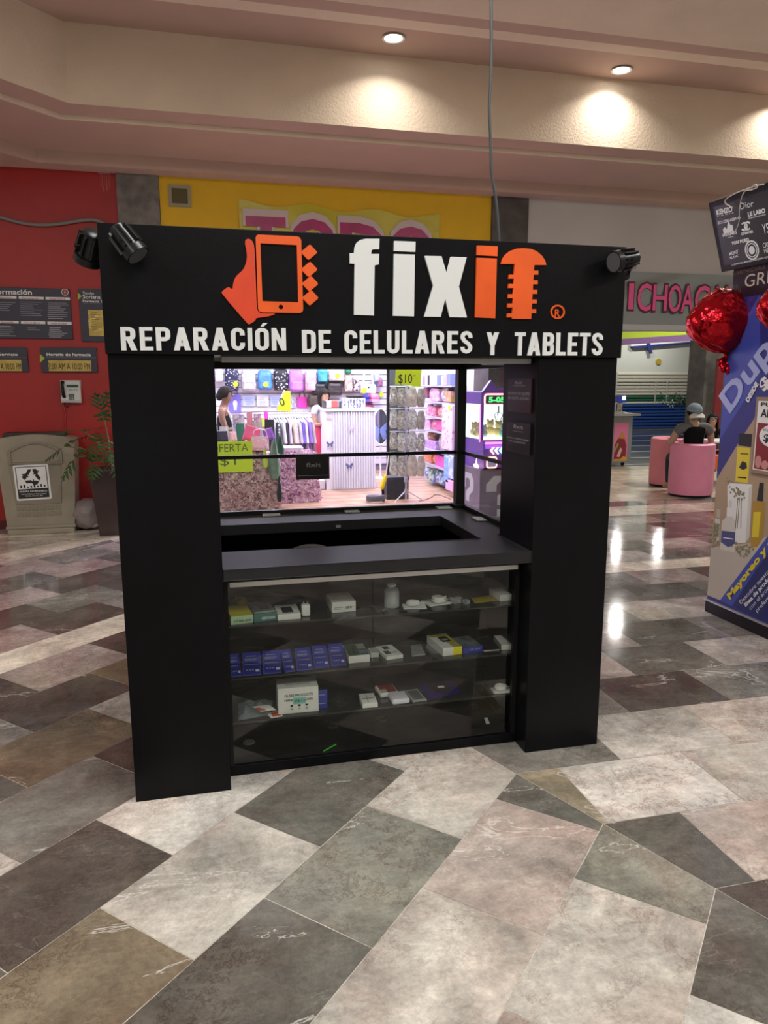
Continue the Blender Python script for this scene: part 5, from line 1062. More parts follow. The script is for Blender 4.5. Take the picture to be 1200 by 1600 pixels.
def hair_cap(t, HT, s, mat, back=-.085, front=.045, long=None):
    b = MB(T=HT)
    def fn(q): return 1+.02*math.sin(11*q.x)*math.cos(9*q.y)
    b2 = MB(T=HT); n = 20; vs, fs = [], []
    for i in range(9):
        tt = math.pi*(.5*i/8)*1.28
        for k in range(n):
            a = 2*math.pi*k/n; d = Vector((math.sin(tt)*math.cos(a), math.sin(tt)*math.sin(a), math.cos(tt)))
            lim = front if d.y < -.35 else (-.03 if d.y < .15 else back)
            z = d.z*.115+.012; z = max(z, lim); vs.append(((d.x*.096)*s, (d.y*.112+.006)*s, z*s))
    for i in range(8):
        for k in range(n): fs.append((i*n+k, (i+1)*n+k, (i+1)*n+(k+1) % n, i*n+(k+1) % n))
    b.add(vs, fs); b.build('hair', [mat], t, smooth='all', solid=.012)
HAIR = M('black_hair', (.008, .006, .005), .7, spec=.15); SKIN1 = M('light_brown_skin', (.42, .235, .155), .55); SKIN2 = M('brown_skin', (.26, .13, .085), .55); SKIN3 = M('tan_skin', (.46, .28, .20), .55)
# man in the front tub chair: sits facing away, turned a little to the right
sit = lambda k=0: dict(pelvis=(0, .03, .50), waist=(0, .04, .63), chest=(0, .035, .82), collar=(0, .02, .965), neck=(0, .0, 1.045), jaw=(0, -.04, 1.105), head=(0, -.015, 1.175), crown=(0, 0, 1.25),
    hiL=(-.10, 0, .50), hiR=(.10, 0, .50), thL=(-.12, -.20, .53), thR=(.12, -.20, .53), knL=(-.13, -.42, .50), knR=(.13, -.42, .50), caL=(-.13, -.42, .33), caR=(.13, -.42, .33), anL=(-.13, -.42, .09), anR=(.13, -.42, .09), toL=(-.14, -.55, .03), toR=(.14, -.55, .03))
ps = sit(); ps.update(shL=(-.205, .02, .965), shR=(.205, .02, .965), slL=(-.265, -.01, .84), slR=(.265, -.01, .84), elL=(-.30, -.05, .72), elR=(.30, -.05, .72), foL=(-.24, -.20, .74), foR=(.24, -.20, .74), wrL=(-.16, -.33, .77), wrR=(.16, -.33, .77), paL=(-.13, -.39, .775), paR=(.13, -.39, .775))
S1 = 1.0
t, HT, cloth, V = person('man seated in a pink tub chair, seen from behind, wearing a backward cap', (c1.x, c1.y+.02, .02), math.pi-.2, ps, SKIN3, 1.02)
zt_h = at(1078, 637, c1.y).z
GRS = M('grey_raglan_cotton', (.13, .13, .125), .8); BLS = M('black_cotton', (.008, .008, .009), .9, spec=.1)
V['yoke'] = V['collar']*.45+V['neck']*.55
cloth('shirt', ['pelvis', 'waist', 'chest', 'collar', 'yoke', 'shL', 'shR'], 1.06, BLS, cut={'shL': .068, 'shR': .068, 'collar': (.135, .095), 'chest': (.185, .13), 'pelvis': (.165, .13), 'yoke': (.078, .072)}, more=[('collar', 'yoke')])
for s in 'LR': cloth('sleeve', ['collar', 'sh'+s, 'sl'+s], 1.18, GRS, cut={'collar': (.075, .07), 'sh'+s: .086, 'sl'+s: .068})
cloth('trousers', ['pelvis', 'hiL', 'thL', 'knL', 'caL', 'anL', 'hiR', 'thR', 'knR', 'caR', 'anR'], 1.06, M('dark_denim', (.02, .03, .05), .8))
hair_cap(t, HT, 1.0, HAIR)
CAPB = M('pale_blue_cap', (.22, .28, .32), .8, noise=.12, nscale=30); CAPW = M('white_cap_brim', (.62, .60, .54), .8)
b = MB(T=HT); vs, fs = [], []; n = 24
for i in range(8):
    tt = math.pi*.5*i/7
    for k in range(n): a = 2*math.pi*k/n; vs.append((math.sin(tt)*math.cos(a)*.108, math.sin(tt)*math.sin(a)*.122+.004, math.cos(tt)*.105+.028))
for i in range(7):
    for k in range(n): fs.append((i*n+k, (i+1)*n+k, (i+1)*n+(k+1) % n, i*n+(k+1) % n))
b.add(vs, fs); b.build('cap', [CAPB], t, smooth='all', solid=.006)
b = MB(T=HT); b.sheet(lambda u, v: Vector(((.115+.012*v)*math.sin((u-.5)*2.3), .105+.085*v*math.cos((u-.5)*2.6), .022-.045*v-.03*(2*u-1)**2)), 16, 6); b.build('cap_brim', [CAPW], t, smooth='all', solid=.007)
# smiling woman opposite, facing the viewer
pw = at(1116.5, 640, c1.y+1.35); ps = sit(); ps.update(shL=(-.18, .02, .945), shR=(.18, .02, .945), slL=(-.215, .0, .82), slR=(.215, .0, .82), elL=(-.22, -.03, .69), elR=(.22, -.03, .69), foL=(-.17, -.16, .74), foR=(.17, -.16, .74), wrL=(-.10, -.27, .77), wrR=(.10, -.27, .77), paL=(-.07, -.33, .775), paR=(.07, -.33, .775))
dz = at(1120, 648, pw.y).z-1.27
t, HT, cloth, V = person('smiling woman with glasses and black top sitting at the cafe table', (pw.x-.02, pw.y, 0), -.5, ps, SKIN1, 1.0+dz/1.27, True)
q = 1.0+dz/1.27
cloth('top', ['pelvis', 'waist', 'chest', 'collar', 'shL', 'slL', 'shR', 'slR'], 1.1, BLS); cloth('trousers', ['pelvis', 'hiL', 'thL', 'knL', 'caL', 'anL', 'hiR', 'thR', 'knR', 'caR', 'anR'], 1.06, MATS['dark_denim'])
hair_cap(t, HT, q, HAIR); b = MB(T=HT); b.sheet(lambda u, v: Vector((.10*q*math.sin((u-.5)*4.4)*(1+.1*v), (.02+.105*math.cos((u-.5)*3.6))*q, (.02-.26*v)*q)), 16, 6); b.build('long_hair', [HAIR], t, smooth='all', solid=.015)
b = MB(T=HT)
for k in (-1, 1): b.tube([Vector((k*.034*q+.027*q*math.cos(a*.524), -.104*q, .010*q+.020*q*math.sin(a*.524))) for a in range(12)], .0028, n=6, closed=True)
b.tube([(-.008*q, -.105*q, .012*q), (.008*q, -.105*q, .012*q)], .0025, n=6); b.build('glasses', [M('pale_glasses_frame', (.35, .33, .33), .3)], t)
b = MB(T=HT); b.box((-.02*q, -.0945*q, -.061*q), (.02*q, -.085*q, -.052*q)); b.build('teeth', [WHITE], t, bevel=.003)
st_y = pw.y+.02
t = thing('cafe_stool', 'dark stool under the smiling woman', 'stool', (pw.x-.02, pw.y, 0)); b = MB(T=Matrix()); b.lathe([(.17, .34), (.175, .36), (.16, .375), (.01, .376)], n=24); b.build('seat', [BLACK2], t, smooth=True)
for k in range(4): a = math.pi/4+k*math.pi/2; b = MB(T=Matrix()); b.cyl((.11*math.cos(a), .11*math.sin(a), .345), (.17*math.cos(a), .17*math.sin(a), 0), .014, n=8); b.build('leg', [BLKMET], t)

# ------------------------------------------------------------------ perfume stand
SX = 3.85
t = stand = thing('perfume_stand', 'perfume stand with a large blue and beige poster, cut off by the photo', 'stand', (4.3, 1.0, 0)); y0, y1 = .30, 1.632
zr = atx(1145, 466, SX).z
b = MB(t); b.box((SX-.012, y0, 0), (4.75, y1+.004, .085)); b.build('plinth', [BLACK2], bevel=.003)
b = MB(t); b.box((SX-.02, y0, .0855), (SX+.002, y1+.012, .098)); b.build('plinth_edge', [ALU])
b = MB(t); b.box((SX, y0, .0865), (4.74, y1, zr)); b.build('cabinet', [BLACK2])
def sp(px, py, k=1): p = atx(px, py, SX-.0012-.0004*k); p.x = SX-.0012-.0004*k; p.y = min(max(p.y, y0), y1); p.z = min(max(p.z, .10), zr); return p
PM = [M('poster_blue', (.020, .030, .21), .35), M('poster_light_blue', (.045, .075, .40), .35), M('poster_tan', (.40, .29, .19), .35), M('poster_beige', (.50, .45, .38), .35), M('poster_navy', (.012, .022, .13), .35), M('poster_lilac', (.36, .41, .72), .35), M('poster_yellow', (.72, .58, .03), .35), M('poster_white', (.78, .78, .78), .35), INK, M('poster_red', (.22, .015, .015), .35), M('poster_wood', (.27, .19, .11), .4), M('poster_green_grey', (.23, .22, .12), .5, noise=.5, nscale=60), M('poster_amber', (.42, .25, .03), .35), M('poster_cream', (.62, .60, .55), .4), M('poster_label_blue', (.06, .07, .22), .4), M('poster_pink', (.55, .25, .22), .4)]
b = MB(t)
b.add([(SX-.001, y1-.004, .10), (SX-.001, y0, .10), (SX-.001, y0, zr-.004), (SX-.001, y1-.004, zr-.004)], [(0, 1, 2, 3)], 0)
def sh(pl, m, k): b.prism([[sp(x, y, k) for x, y in pl]], (.0002, 0, 0), m)
P2 = lambda x, y: (1100+x*.1626, 440+y*.1625)
P3 = lambda x, y: (1095+x*.1875, 680+y*.1875)
sh([P2(150, 1525), P2(540, 900), P2(540, 100), P2(210, 690)], 1, 1)                                  # lighter blue field
sh([P3(132, 365), P3(310, 70), (1190, 636), (1260, 560), (1330, 700), (1330, 1000), P3(160, 1375), P3(48, 1330)], 2, 1)   # tan field
sh([P3(48, 1330), P3(75, 930), P3(420, 900), P3(560, 840), (1330, 800), (1330, 1000), P3(160, 1375)], 3, 2)
sh([P3(160, 1375), P3(560, 840), (1260, 747), (1330, 900), P3(560, 1560), P3(260, 1425)], 1, 3)
sh([P3(258, 1425), P3(560, 975), (1260, 800), (1330, 1100), P3(600, 1580)], 4, 4)
# picture of bottles
sh([P3(312, 85), P3(420, 98), P3(428, -10), P3(318, -15)], 8, 4); sh([P3(305, 98), P3(412, 108), P3(392, 400), P3(288, 385)], 6, 4)
sh([P3(318, 270), P3(345, 215), P3(380, 230), P3(385, 275), P3(350, 290)], 8, 5); sh([P3(330, 150), P3(395, 152), P3(394, 160), P3(330, 158)], 8, 5); sh([P3(308, 345), P3(380, 350), P3(379, 362), P3(308, 356)], 8, 5)
sh([P3(222, 420), P3(245, 400), P3(430, 410), P3(400, 440), P3(372, 895), P3(290, 900), P3(225, 860)], 7, 3); sh([P3(400, 440), P3(430, 410), P3(405, 850), P3(372, 895)], 13, 4)
r = random.Random(9)
for i in range(26): x, y = r.gauss(320, 32), r.gauss(480, 28); sh([P3(x-9, y), P3(x, y-11), P3(x+11, y-2), P3(x+2, y+12)], 11, 5+.02*i)
for i in range(10): x, y = r.gauss(245, 14), r.gauss(385, 14); sh([P3(x-8, y), P3(x, y-9), P3(x+9, y), P3(x, y+9)], 11, 5+.02*i)
for dx, x1 in ((0, 300), (14, 330), (-14, 285)): sh([P3(320+dx, 520), P3(326+dx, 520), P3(x1+6, 780), P3(x1, 780)], 11, 5)
sh([P3(176, 715), P3(215, 680), P3(260, 678), P3(292, 720), P3(278, 978), P3(160, 950)], 13, 5); sh([P3(218, 600), P3(268, 605), P3(266, 680), P3(214, 676)], 7, 6); sh([P3(234, 545), P3(256, 545), P3(256, 605), P3(234, 603)], 13, 6)
sh([P3(174, 795), P3(288, 808), P3(282, 905), P3(228, 935), P3(166, 890)], 14, 6); sh([P3(186, 850), P3(272, 862), P3(271, 870), P3(186, 858)], 7, 7)
sh([P3(118, 690), P3(160, 700), P3(150, 900), P3(105, 890)], 13, 3); sh([P3(132, 615), P3(166, 620), P3(160, 690), P3(130, 685)], 3, 4); sh([P3(112, 730), P3(155, 740), P3(148, 850), P3(106, 840)], 11, 4)
for i in range(16): x, y = r.gauss(120, 16), r.gauss(880, 30); sh([P3(x-9, y), P3(x, y-11), P3(x+11, y-2), P3(x+2, y+12)], 11, 5+.02*i)
for i in range(34): x, y = r.gauss(350, 40), 940+r.gauss(0, 30)+.4*(r.random()*60); sh([P3(x-10, y), P3(x, y-12), P3(x+12, y-2), P3(x+2, y+13)], 11, 5+.02*i)
sh([P3(490, 395), P3(525, 398), P3(518, 552), P3(466, 545)], 8, 5); sh([P3(432, 550), P3(540, 560), P3(515, 860), P3(470, 930), P3(415, 940)], 12, 4); sh([P3(440, 640), P3(500, 640), P3(480, 850), P3(425, 850)], 6, 5)
b.build('poster_print', PM)
def spt(st, pa, pb, hpx, mat, k=9, bold=.03, fit=True, name='poster_lettering', st_w=None):
    f = lambda x, y: atx(x, y, SX-.0012-.0004*k); o, e = f(*pa), f(*pb); u = (e-o).normalized(); v = u.cross(-X); v = -v if v.dot(Z) < 0 and abs(v.z) > .2 else v
    dpx = Vector((pb[0]-pa[0], pb[1]-pa[1])); nx = Vector((dpx.y, -dpx.x)).normalized(); hh = (f(pa[0]+nx.x*hpx, pa[1]+nx.y*hpx)-o); h = abs(hh.dot(v)) or hpx*.004
    b = MB(t); b.text(st, o, u, v, (e-o).length, h, .0006, bold=bold); b.build(name, [mat])
spt('Dupes', P2(245, 1265), (1252, 489), 30, PM[5], 8, .03)
spt('DESDE', P2(425, 1165), P2(525, 985), 6, PM[7], 9, .05)
spt('$', P2(580, 1060), P2(640, 960), 14, PM[7], 9, .05)
spt('Mayoreo y menudeo', P3(242, 1372), (1262, 778), 9, PM[6], 9, .05)
for st, pa, pb, bo in (('Descubre nuestra', (335, 1410), (585, 1130), 0), ('línea de productos', (375, 1432), (640, 1135), .03), ('con el aroma de tu', (415, 1458), (690, 1150), 0), ('preferencia', (470, 1478), (640, 1290), 0)): spt(st, P3(*pa), P3(*pb), 6, PM[7], 10, bo)
# framed notice fixed on the poster
q = MB(t); fr = [sp(x, y, 9) for x, y in (P3(425, 300), (1262, 752), (1265, 600), P3(490, -390))]; fr = [sp(*P3(428, 292), 9), None, None, None]
fa = atx(1175, 736, SX-.006); fb = atx(1183, 620, SX-.006); yb0 = fa.y; z0_, z1_ = fa.z, fb.z
b = MB(t); b.box((SX-.022, yb0-.42, z0_-.01), (SX-.002, yb0, z1_)); fo = b.build('notice_frame', [PM[10]], bevel=.004)
b = MB(t); b.box((SX-.0235, yb0-.40, z0_+.015), (SX-.0222, yb0-.025, z1_-.025), 0); b.box((SX-.0242, yb0-.39, z0_+.022), (SX-.0236, yb0-.035, z0_+(z1_-z0_)*.66), 1); b.prism([[Vector((SX-.0243, yb0-.19+.13*math.cos(i*.2618), z0_+(z1_-z0_)*.50+.075*math.sin(i*.2618))) for i in range(24)]], (-.0004, 0, 0), 0); b.prism([[Vector((SX-.0243, yb0-.07+.03*math.cos(i*.5236), z0_+.07+.04*math.sin(i*.5236))) for i in range(12)]], (-.0004, 0, 0), 2); b.prism([[Vector((SX-.0243, yb0-.13+.03*math.cos(i*.5236), z0_+.055+.03*math.sin(i*.5236))) for i in range(12)]], (-.0004, 0, 0), 2)
b.build('notice_print', [PM[7], PM[9], PM[15]], fo)
for st, dy, z, w, h in (('PURO', .05, .88, .22, .025), ('AROMA', .055, .74, .28, .05), ('Contratipos', .09, .56, .2, .014), ('$', .10, .42, .05, .05)):
    b = MB(t); b.text(st, (SX-.0248, yb0-dy, z0_+(z1_-z0_)*z), -Y, Z, w, h, .0006, bold=.03); b.build('notice_lettering', [INK], fo)
# name board over the poster and the tilted brand panel
bz0, bz1 = zr+.0005, atx(1140, 415, SX+.01).z
b = MB(t); b.box((SX+.005, y0, bz0), (SX+.06, y1-.003, bz1)); nb = b.build('name_board', [M('dark_purple_board', (.018, .012, .028), .3)])
def nbt(st, pa, pb, hpx, mat, bold=.0):
    f = lambda x, y: atx(x, y, SX+.004); o, e = f(*pa), f(*pb); b = MB(t); b.text(st, (SX+.0045, o.y, o.z), -Y, Z, o.y-e.y, abs(f(pa[0], pa[1]-hpx).z-o.z), .001, bold=bold); b.build('board_lettering', [mat], nb)
CRM = M('cream_board_print', (.55, .48, .42), .4)
nbt('ESENCIAS', (1145, 430), (1196, 420), 6, M('copper_board_print', (.22, .14, .11), .4)); nbt('GREEK', (1163, 449), (1243, 433), 20, CRM)
b = MB(t)
for i in range(4): p = atx(1146+i*3.4, 458, SX+.0045); b.box((SX+.0035, p.y-.008, p.z-.03), (SX+.0048, p.y+.002, p.z+.05))
b.build('column_emblem', [M('dim_board_print', (.06, .05, .07), .4)], nb)
TL, BL = atx(1105, 319, SX-.16), atx(1131, 424, SX-.02); R0 = atx(1200, 292, SX-.16)
PV = (TL-BL); PU = -Y; PV = Vector((PV.x, 0, PV.z)); BL.y = TL.y = (TL.y+BL.y)/2; PN = PU.cross(PV).normalized(); pv = PV.normalized(); PW_ = 1.25
b = MB(t); b.prism([[BL, BL+PU*PW_, BL+PU*PW_+PV, BL+PV]], -PN*.07); bp = b.build('brand_panel', [BLACK2], bevel=.003)
b = MB(t); i_ = .035; b.prism([[BL+PU*i_+pv*i_+PN*.001, BL+PU*(PW_-i_)+pv*i_+PN*.001, BL+PU*(PW_-i_)+PV-pv*i_+PN*.001, BL+PU*i_+PV-pv*i_+PN*.001]], -PN*.0005); b.build('panel_face', [M('dark_green_grey_panel', (.030, .034, .030), .22)], bp)
b = MB(t); b.prism([[BL+PV+PU*0, BL+PV+PU*PW_, BL+PV+PU*PW_-PN*.09+pv*.012, BL+PV-PN*.09+pv*.012]], pv*.004); b.build('panel_top', [M('brown_panel_top', (.12, .085, .06), .5)], bp)
def onp(px, py):
    v = ray(px, py); return CAM+v*(((BL-CAM).dot(PN))/v.dot(PN))
Q = lambda x, y: (1090+x*.1313, 270+y*.1313)
def bpt(st, pa, pb, hp_, bold=.02):
    o, e = onp(*Q(*pa)), onp(*Q(*pb)); u = (e-o).normalized(); v = PN.cross(u); top = onp(*Q(pa[0]-hp_*.22, pa[1]-hp_)); b = MB(t); b.text(st, o+PN*.0015, u, v, (e-o).length, (top-o).dot(v), .0008, bold=bold); b.build('brand_lettering', [LETW], bp)
for a_ in (('KENZO', (232, 500), (420, 458), 58, .05), ('P A R I S', (240, 522), (436, 478), 10), ('Dior', (515, 435), (672, 398), 78, .0), ('LE LABO', (605, 520), (812, 470), 50, .05), ('PERFUMES', (612, 548), (815, 500), 12), ('DOLCE&GABBANA', (248, 612), (520, 545), 32, .02), ('HERMES', (305, 762), (475, 722), 38, .03), ('PARIS', (362, 776), (432, 760), 12), ('CHANEL', (523, 742), (672, 706), 28, .05), ('YSL', (785, 728), (900, 700), 120, .0), ('TOM FORD', (410, 860), (618, 812), 38, .05), ('MONT', (385, 985), (492, 955), 40, .02), ('BLANC', (392, 1025), (498, 998), 28, .02), ('CAROLINA', (785, 895), (1000, 845), 60, .0), ('HERRERA', (800, 955), (1000, 905), 50, .0), ('LAS MARCAS MAS RECONOCIDAS SON PROPIEDAD', (410, 1105), (1010, 975), 20, .02)): bpt(*a_)
b = MB(t)
for cxp in (560, 600):
    pts = [onp(*Q(cxp+33*math.cos(math.radians(a)), 640+45*math.sin(math.radians(a))-(cxp-560)*.2)) for a in (range(40, 321, 20) if cxp == 600 else range(220, 501, 20))]; b.tube([p+PN*.002 for p in pts], .006, n=6)
b.build('linked_rings', [LETW], bp)
o = onp(*Q(648, 920)); b = MB(t)
for rr_, hh_ in ((.062, .010), (.045, .006)): b.prism([circ(o+PN*.0015, rr_, 28, PU, pv), circ(o+PN*.0015, rr_-hh_, 28, PU, pv)[::-1]], PN*.0008)
b.prism([circ(o+PN*.0015, .026, 20, PU, pv)], PN*.0008); b.build('round_crest', [LETW], bp)
o = onp(*Q(372, 690)); b = MB(t); b.prism([[o+PU*x*.01+pv*z*.01+PN*.0015 for x, z in ((-5, -1), (-5, 2), (-3, 3), (-1, 1.5), (0, 4), (1.5, 6), (2.5, 3.5), (4.5, 3), (4.5, -1))]], PN*.0008); b.build('carriage_emblem', [LETW], bp)
# clear ribbon tied on the panel
b = MB(); RB = [(462, 400), (420, 375), (370, 345), (375, 300), (480, 235), (620, 180), (740, 140), (838, 120)]; b.tube(smoothp([onp(*Q(*p))+PN*.03 for p in RB]), .004, n=6)
b.tube(smoothp([onp(*Q(*p))+PN*.02 for p in ((600, 200), (560, 260), (540, 350), (525, 450), (530, 560), (500, 650), (470, 690))]), .0025, n=6)
b.tube(smoothp([onp(*Q(*p))+PN*.035 for p in ((700, 170), (740, 110), (780, 150), (740, 170), (690, 190), (620, 190), (590, 250))]), .004, n=6)
b.build('ribbon', [M('white_ribbon', (.62, .58, .53), .35)], smooth=True, label='thin pale ribbon tied along the top of the black brand panel', cat='ribbon', origin=onp(*Q(600, 200)))
# foil balloons
FOIL = M('red_foil', (.50, .008, .018), .17, .85, bump=.55, bscale=13)
def balloon(label, c, R_, knot=None, rot=0):
    t = thing('foil_balloon', label, 'balloon', c, rot, 'red foil balloons'); r = random.Random(3)
    w = [(Vector((r.uniform(-1, 1), r.uniform(-1, 1), r.uniform(-1, 1))).normalized()*r.uniform(4, 17), r.uniform(0, 6), r.uniform(.006, .022)) for _ in range(14)]
    def fn(d):
        v = 1.0
        for kx, ph, am in w: v += am*abs(math.sin(kx.dot(d)+ph))*1.2
        v -= .10*math.exp(-((d.x+.75)**2+(d.z-.6)**2)*5)              # notch of the heart
        v += .04*max(0, -d.z)**4-.04*abs(d.y)
        return v-.06
    b = MB(T=Matrix()); b.ball((0, 0, 0), (R_*1.08, R_*.72, R_*.84), n=72, fn=fn); b.build('envelope', [FOIL], t, smooth='all')
    if knot:
        b = MB(T=Matrix()); k = Vector(knot)
        for i in range(5):
            a = i*1.26; b.ball(k+Vector((math.cos(a)*.028, math.sin(a)*.02, -.02+math.sin(a)*.03)), (.03, .022, .034), n=14, fn=lambda d: 1+.2*math.sin(9*d.x+i)*math.cos(8*d.z))
        b.tube([Vector((k.x*.85, 0, -R_*.93)), k+Vector((0, 0, .02))], .014, n=8); b.build('tail', [FOIL], t, smooth='all')
    return t
bc = at(1131, 501, 1.62); bc2 = at(1131, 501, 1.62); R_ = (at(1176, 501, 1.62)-at(1086, 501, 1.62)).length/2
kn = at(1134, 566, 1.62)-bc
balloon('large crumpled red foil balloon in front of the poster corner', bc, R_, (kn.x, kn.y, kn.z))
bc = at(1232, 478, .85); balloon('red foil balloon cut off by the edge of the photo', bc, R_*.72)

# ------------------------------------------------------------------ accessory shop seen through the kiosk
LIL = M('lilac_white_wall', (.66, .63, .72), .5)
struct('floor_shop', MB().box((-.05, 6.301, -.05), (4.20, 10.95, -.001)), [M('shop_wood_floor', (.50, .30, .20), .3, noise=.3, nscale=4)])
b = MB()
for i in range(15): b.box((-.05, 6.31+i*.31, -.0008), (4.02, 6.314+i*.31, .0003))
b.build('floor_joints', [M('dark_wood_joint', (.16, .09, .06), .6)], kind='structure')
struct('ceiling_shop', MB().box((-.05, 6.36, 3.06), (4.2, 10.95, 3.1)), [WHITE])
struct('wall_shop_left', MB().box((-.2, 6.72, 0), (-.06, 10.95, 3.05)), [LIL])
struct('wall_shop_right', MB().box((4.03, 6.72, 0), (4.18, 10.95, 3.05)), [LIL])
b = MB(); b.box((-.05, 10.83, 0), (4.02, 10.95, 3.05), 1)
for i in range(26): b.box((-.05, 10.80, .12+i*.112), (4.02, 10.829, .12+i*.112+.098), 0)
b.build('wall_shop_back', [LIL, M('slat_groove', (.18, .16, .22), .6)], kind='structure')
pl = thing('ceiling_panel_light', 'square lit panel on the shop ceiling, hidden above the sign board', 'ceiling light', (.9, 7.2, 3.058), group='shop ceiling panels')
b = MB(T=Matrix()); b.box((-.46, -.46, -.03), (.46, .46, -.001)); b.build('frame', [WHITE], pl)
b = MB(T=Matrix()); b.box((-.43, -.43, -.034), (.43, .43, -.0305)); b.build('diffuser', [M('shop_panel_lit', (.9, .86, 1), .4, emit=4, ecol=(.93, .88, 1))], pl)
for x in (.9, 2.4, 3.5):
    for y in (7.2, 9.2):
        if (x, y) != (.9, 7.2): c_ = copy_tree(pl); c_.location = (x, y, 3.058)

def PAT(name, base, dot, scale=18, thr=.28, rough=.6, rnd=False, c2=None):
    if name in MATS: return MATS[name]
    m = bpy.data.materials.new(name); m.use_nodes = True; nt = m.node_tree; bs = nt.nodes['Principled BSDF']; bs.inputs['Roughness'].default_value = rough
    tc = nt.nodes.new('ShaderNodeTexCoord'); v = nt.nodes.new('ShaderNodeTexVoronoi'); v.inputs['Scale'].default_value = scale; r = nt.nodes.new('ShaderNodeValToRGB'); nt.links.new(tc.outputs['Object'], v.inputs['Vector'])
    e = r.color_ramp.elements; r.color_ramp.interpolation = 'CONSTANT'
    if rnd:
        sc = nt.nodes.new('ShaderNodeSeparateColor'); nt.links.new(v.outputs['Color'], sc.inputs[0]); nt.links.new(sc.outputs[0], r.inputs[0])
        e[0].color = (*base, 1); e[1].position = .4; e[1].color = (*dot, 1); q = e.new(.72); q.color = (*(c2 or base), 1)
    else:
        nt.links.new(v.outputs['Distance'], r.inputs[0]); e[0].color = (*dot, 1); e[1].position = thr; e[1].color = (*base, 1)
    nt.links.new(r.outputs[0], bs.inputs['Base Color']); MATS[name] = m; return m
def prect(x0, y0, x1, y1, Y): a, c = at(x0, y0, Y), at(x1, y1, Y); return min(a.x, c.x), min(a.z, c.z), max(a.x, c.x), max(a.z, c.z)
NEON = LIMEN
def pricetag(t, px, py, Y, r=.05):
    p = at(px, py, Y); b = MB(t); b.prism([[Vector((p.x+r*(1 if k % 2 else .8)*math.cos(k*.3142), Y, p.z+r*(1 if k % 2 else .8)*math.sin(k*.3142))) for k in range(20)]], (0, .004, 0)); b.build('price_tag', [NEON])
def backpack(label, x0, y0, x1, y1, mat, tagpx=None, Y=10.55, pocket=True, name='backpack', cat='backpack', group='backpacks along the top of the shop wall'):
    X0, Z0, X1, Z1 = prect(x0, y0, x1, y1, Y); w, h = X1-X0, Z1-Z0; t = thing(name, label, cat, ((X0+X1)/2, Y+.1, Z0), group=group)
    b = MB(t); n, mrow = 20, 10; vs = []
    def fn(u, v):
        a = 2*math.pi*u; sx = abs(math.cos(a))**.5*math.copysign(1, math.cos(a)); sy = abs(math.sin(a))**.6*math.copysign(1, math.sin(a)); k = (1-abs(2*v-1)**5)**.35 if 0 < v < 1 else .05
        wr = 1+.03*math.sin(13*v+5*u*6.28)+.02*math.sin(29*v)
        return Vector(((X0+X1)/2+w/2*sx*(.9+.1*k)*wr*(1-.12*max(0, v-.7)/.3), Y+.115+.115*sy*k*wr, Z0+h*v))
    b.sheet(fn, 28, 14); b.build('body', [mat], smooth='all')
    if pocket:
        b = MB(t); b.box((X0+w*.15, Y-.025, Z0+h*.06), (X1-w*.15, Y+.08, Z0+h*.46)); b.build('front_pocket', [mat], bevel=.025, bseg=3)
        b = MB(t); b.tube([((X0+X1)/2-.04, Y+.12, Z1-.01), ((X0+X1)/2-.03, Y+.12, Z1+.04), ((X0+X1)/2+.03, Y+.12, Z1+.04), ((X0+X1)/2+.04, Y+.12, Z1-.01)], .009, n=6); b.build('grab_handle', [mat])
        b = MB(t); b.box((X0+w*.2, Y-.029, Z0+h*.40), (X1-w*.2, Y-.0255, Z0+h*.415)); b.build('zip', [GREY])
    if tagpx: pricetag(t, *tagpx, Y-.04)
    return t
C = lambda *c: c
backpack('navy backpack with white speckles, first in the row', 351, 573, 374, 610, PAT('navy_speckled', (.008, .01, .05), (.7, .7, .75), 26, .30), (368, 600))
backpack('crinkled silvery cream backpack, second in the row', 377, 577, 401, 611, M('silver_cream_fabric', (.52, .48, .52), .3, noise=.3, nscale=14, bump=.6, bscale=16))
backpack('plain sky blue backpack with a neon price tag', 403, 578, 426, 609, M('sky_blue_fabric', (.07, .25, .62), .5, noise=.35, nscale=8, bump=.4, bscale=18), (415, 601))
backpack('black backpack with white dots', 428, 575, 451, 610, PAT('black_dotted', (.008, .008, .015), (.75, .75, .8), 20, .26))
backpack('plain lilac backpack right of the black dotted one', 452, 577, 475, 612, M('lilac_fabric', (.45, .18, .62), .5, noise=.25, nscale=8, bump=.5, bscale=14))
backpack('pale pink backpack at the right end of the row', 477, 579, 496, 612, M('pale_pink_fabric', (.68, .36, .50), .5, noise=.25, nscale=8, bump=.5, bscale=14))
backpack('teal and blue short backpack', 497, 574, 513, 598, M('teal_fabric', (.05, .34, .50), .5, noise=.3, nscale=8))
backpack('cream handbag with a neon price tag on the top row', 514, 579, 540, 596, M('cream_fabric', (.52, .46, .44), .5, noise=.2, nscale=10), (528, 587), name='handbag', cat='bag')
backpack('white square pillow bag at the left end of the top row', 336, 572, 349, 597, M('white_fabric', (.78, .74, .78), .6), pocket=False, name='handbag', cat='bag')
backpack('black shoulder bag hanging above the shop girl', 489, 598, 511, 617, M('black_leatherette', (.015, .016, .022), .35, bump=.4, bscale=12), pocket=False, name='handbag', cat='bag')
backpack('dark brown bag hanging above the counter', 512, 597, 536, 618, M('dark_brown_fabric', (.03, .022, .024), .45, noise=.6, nscale=9), pocket=False, name='handbag', cat='bag')
backpack('brown plush hat beside the shop girl', 482, 617, 499, 636, M('brown_plush', (.06, .04, .035), .8, noise=.4, nscale=25, bump=.6, bscale=40), pocket=False, name='plush_hat', cat='hat')
backpack('green pouch peeping in at the top of the slat wall', 541, 570, 550, 584, M('green_pouch_fabric', (.03, .22, .09), .5), pocket=False, name='pouch', cat='bag')
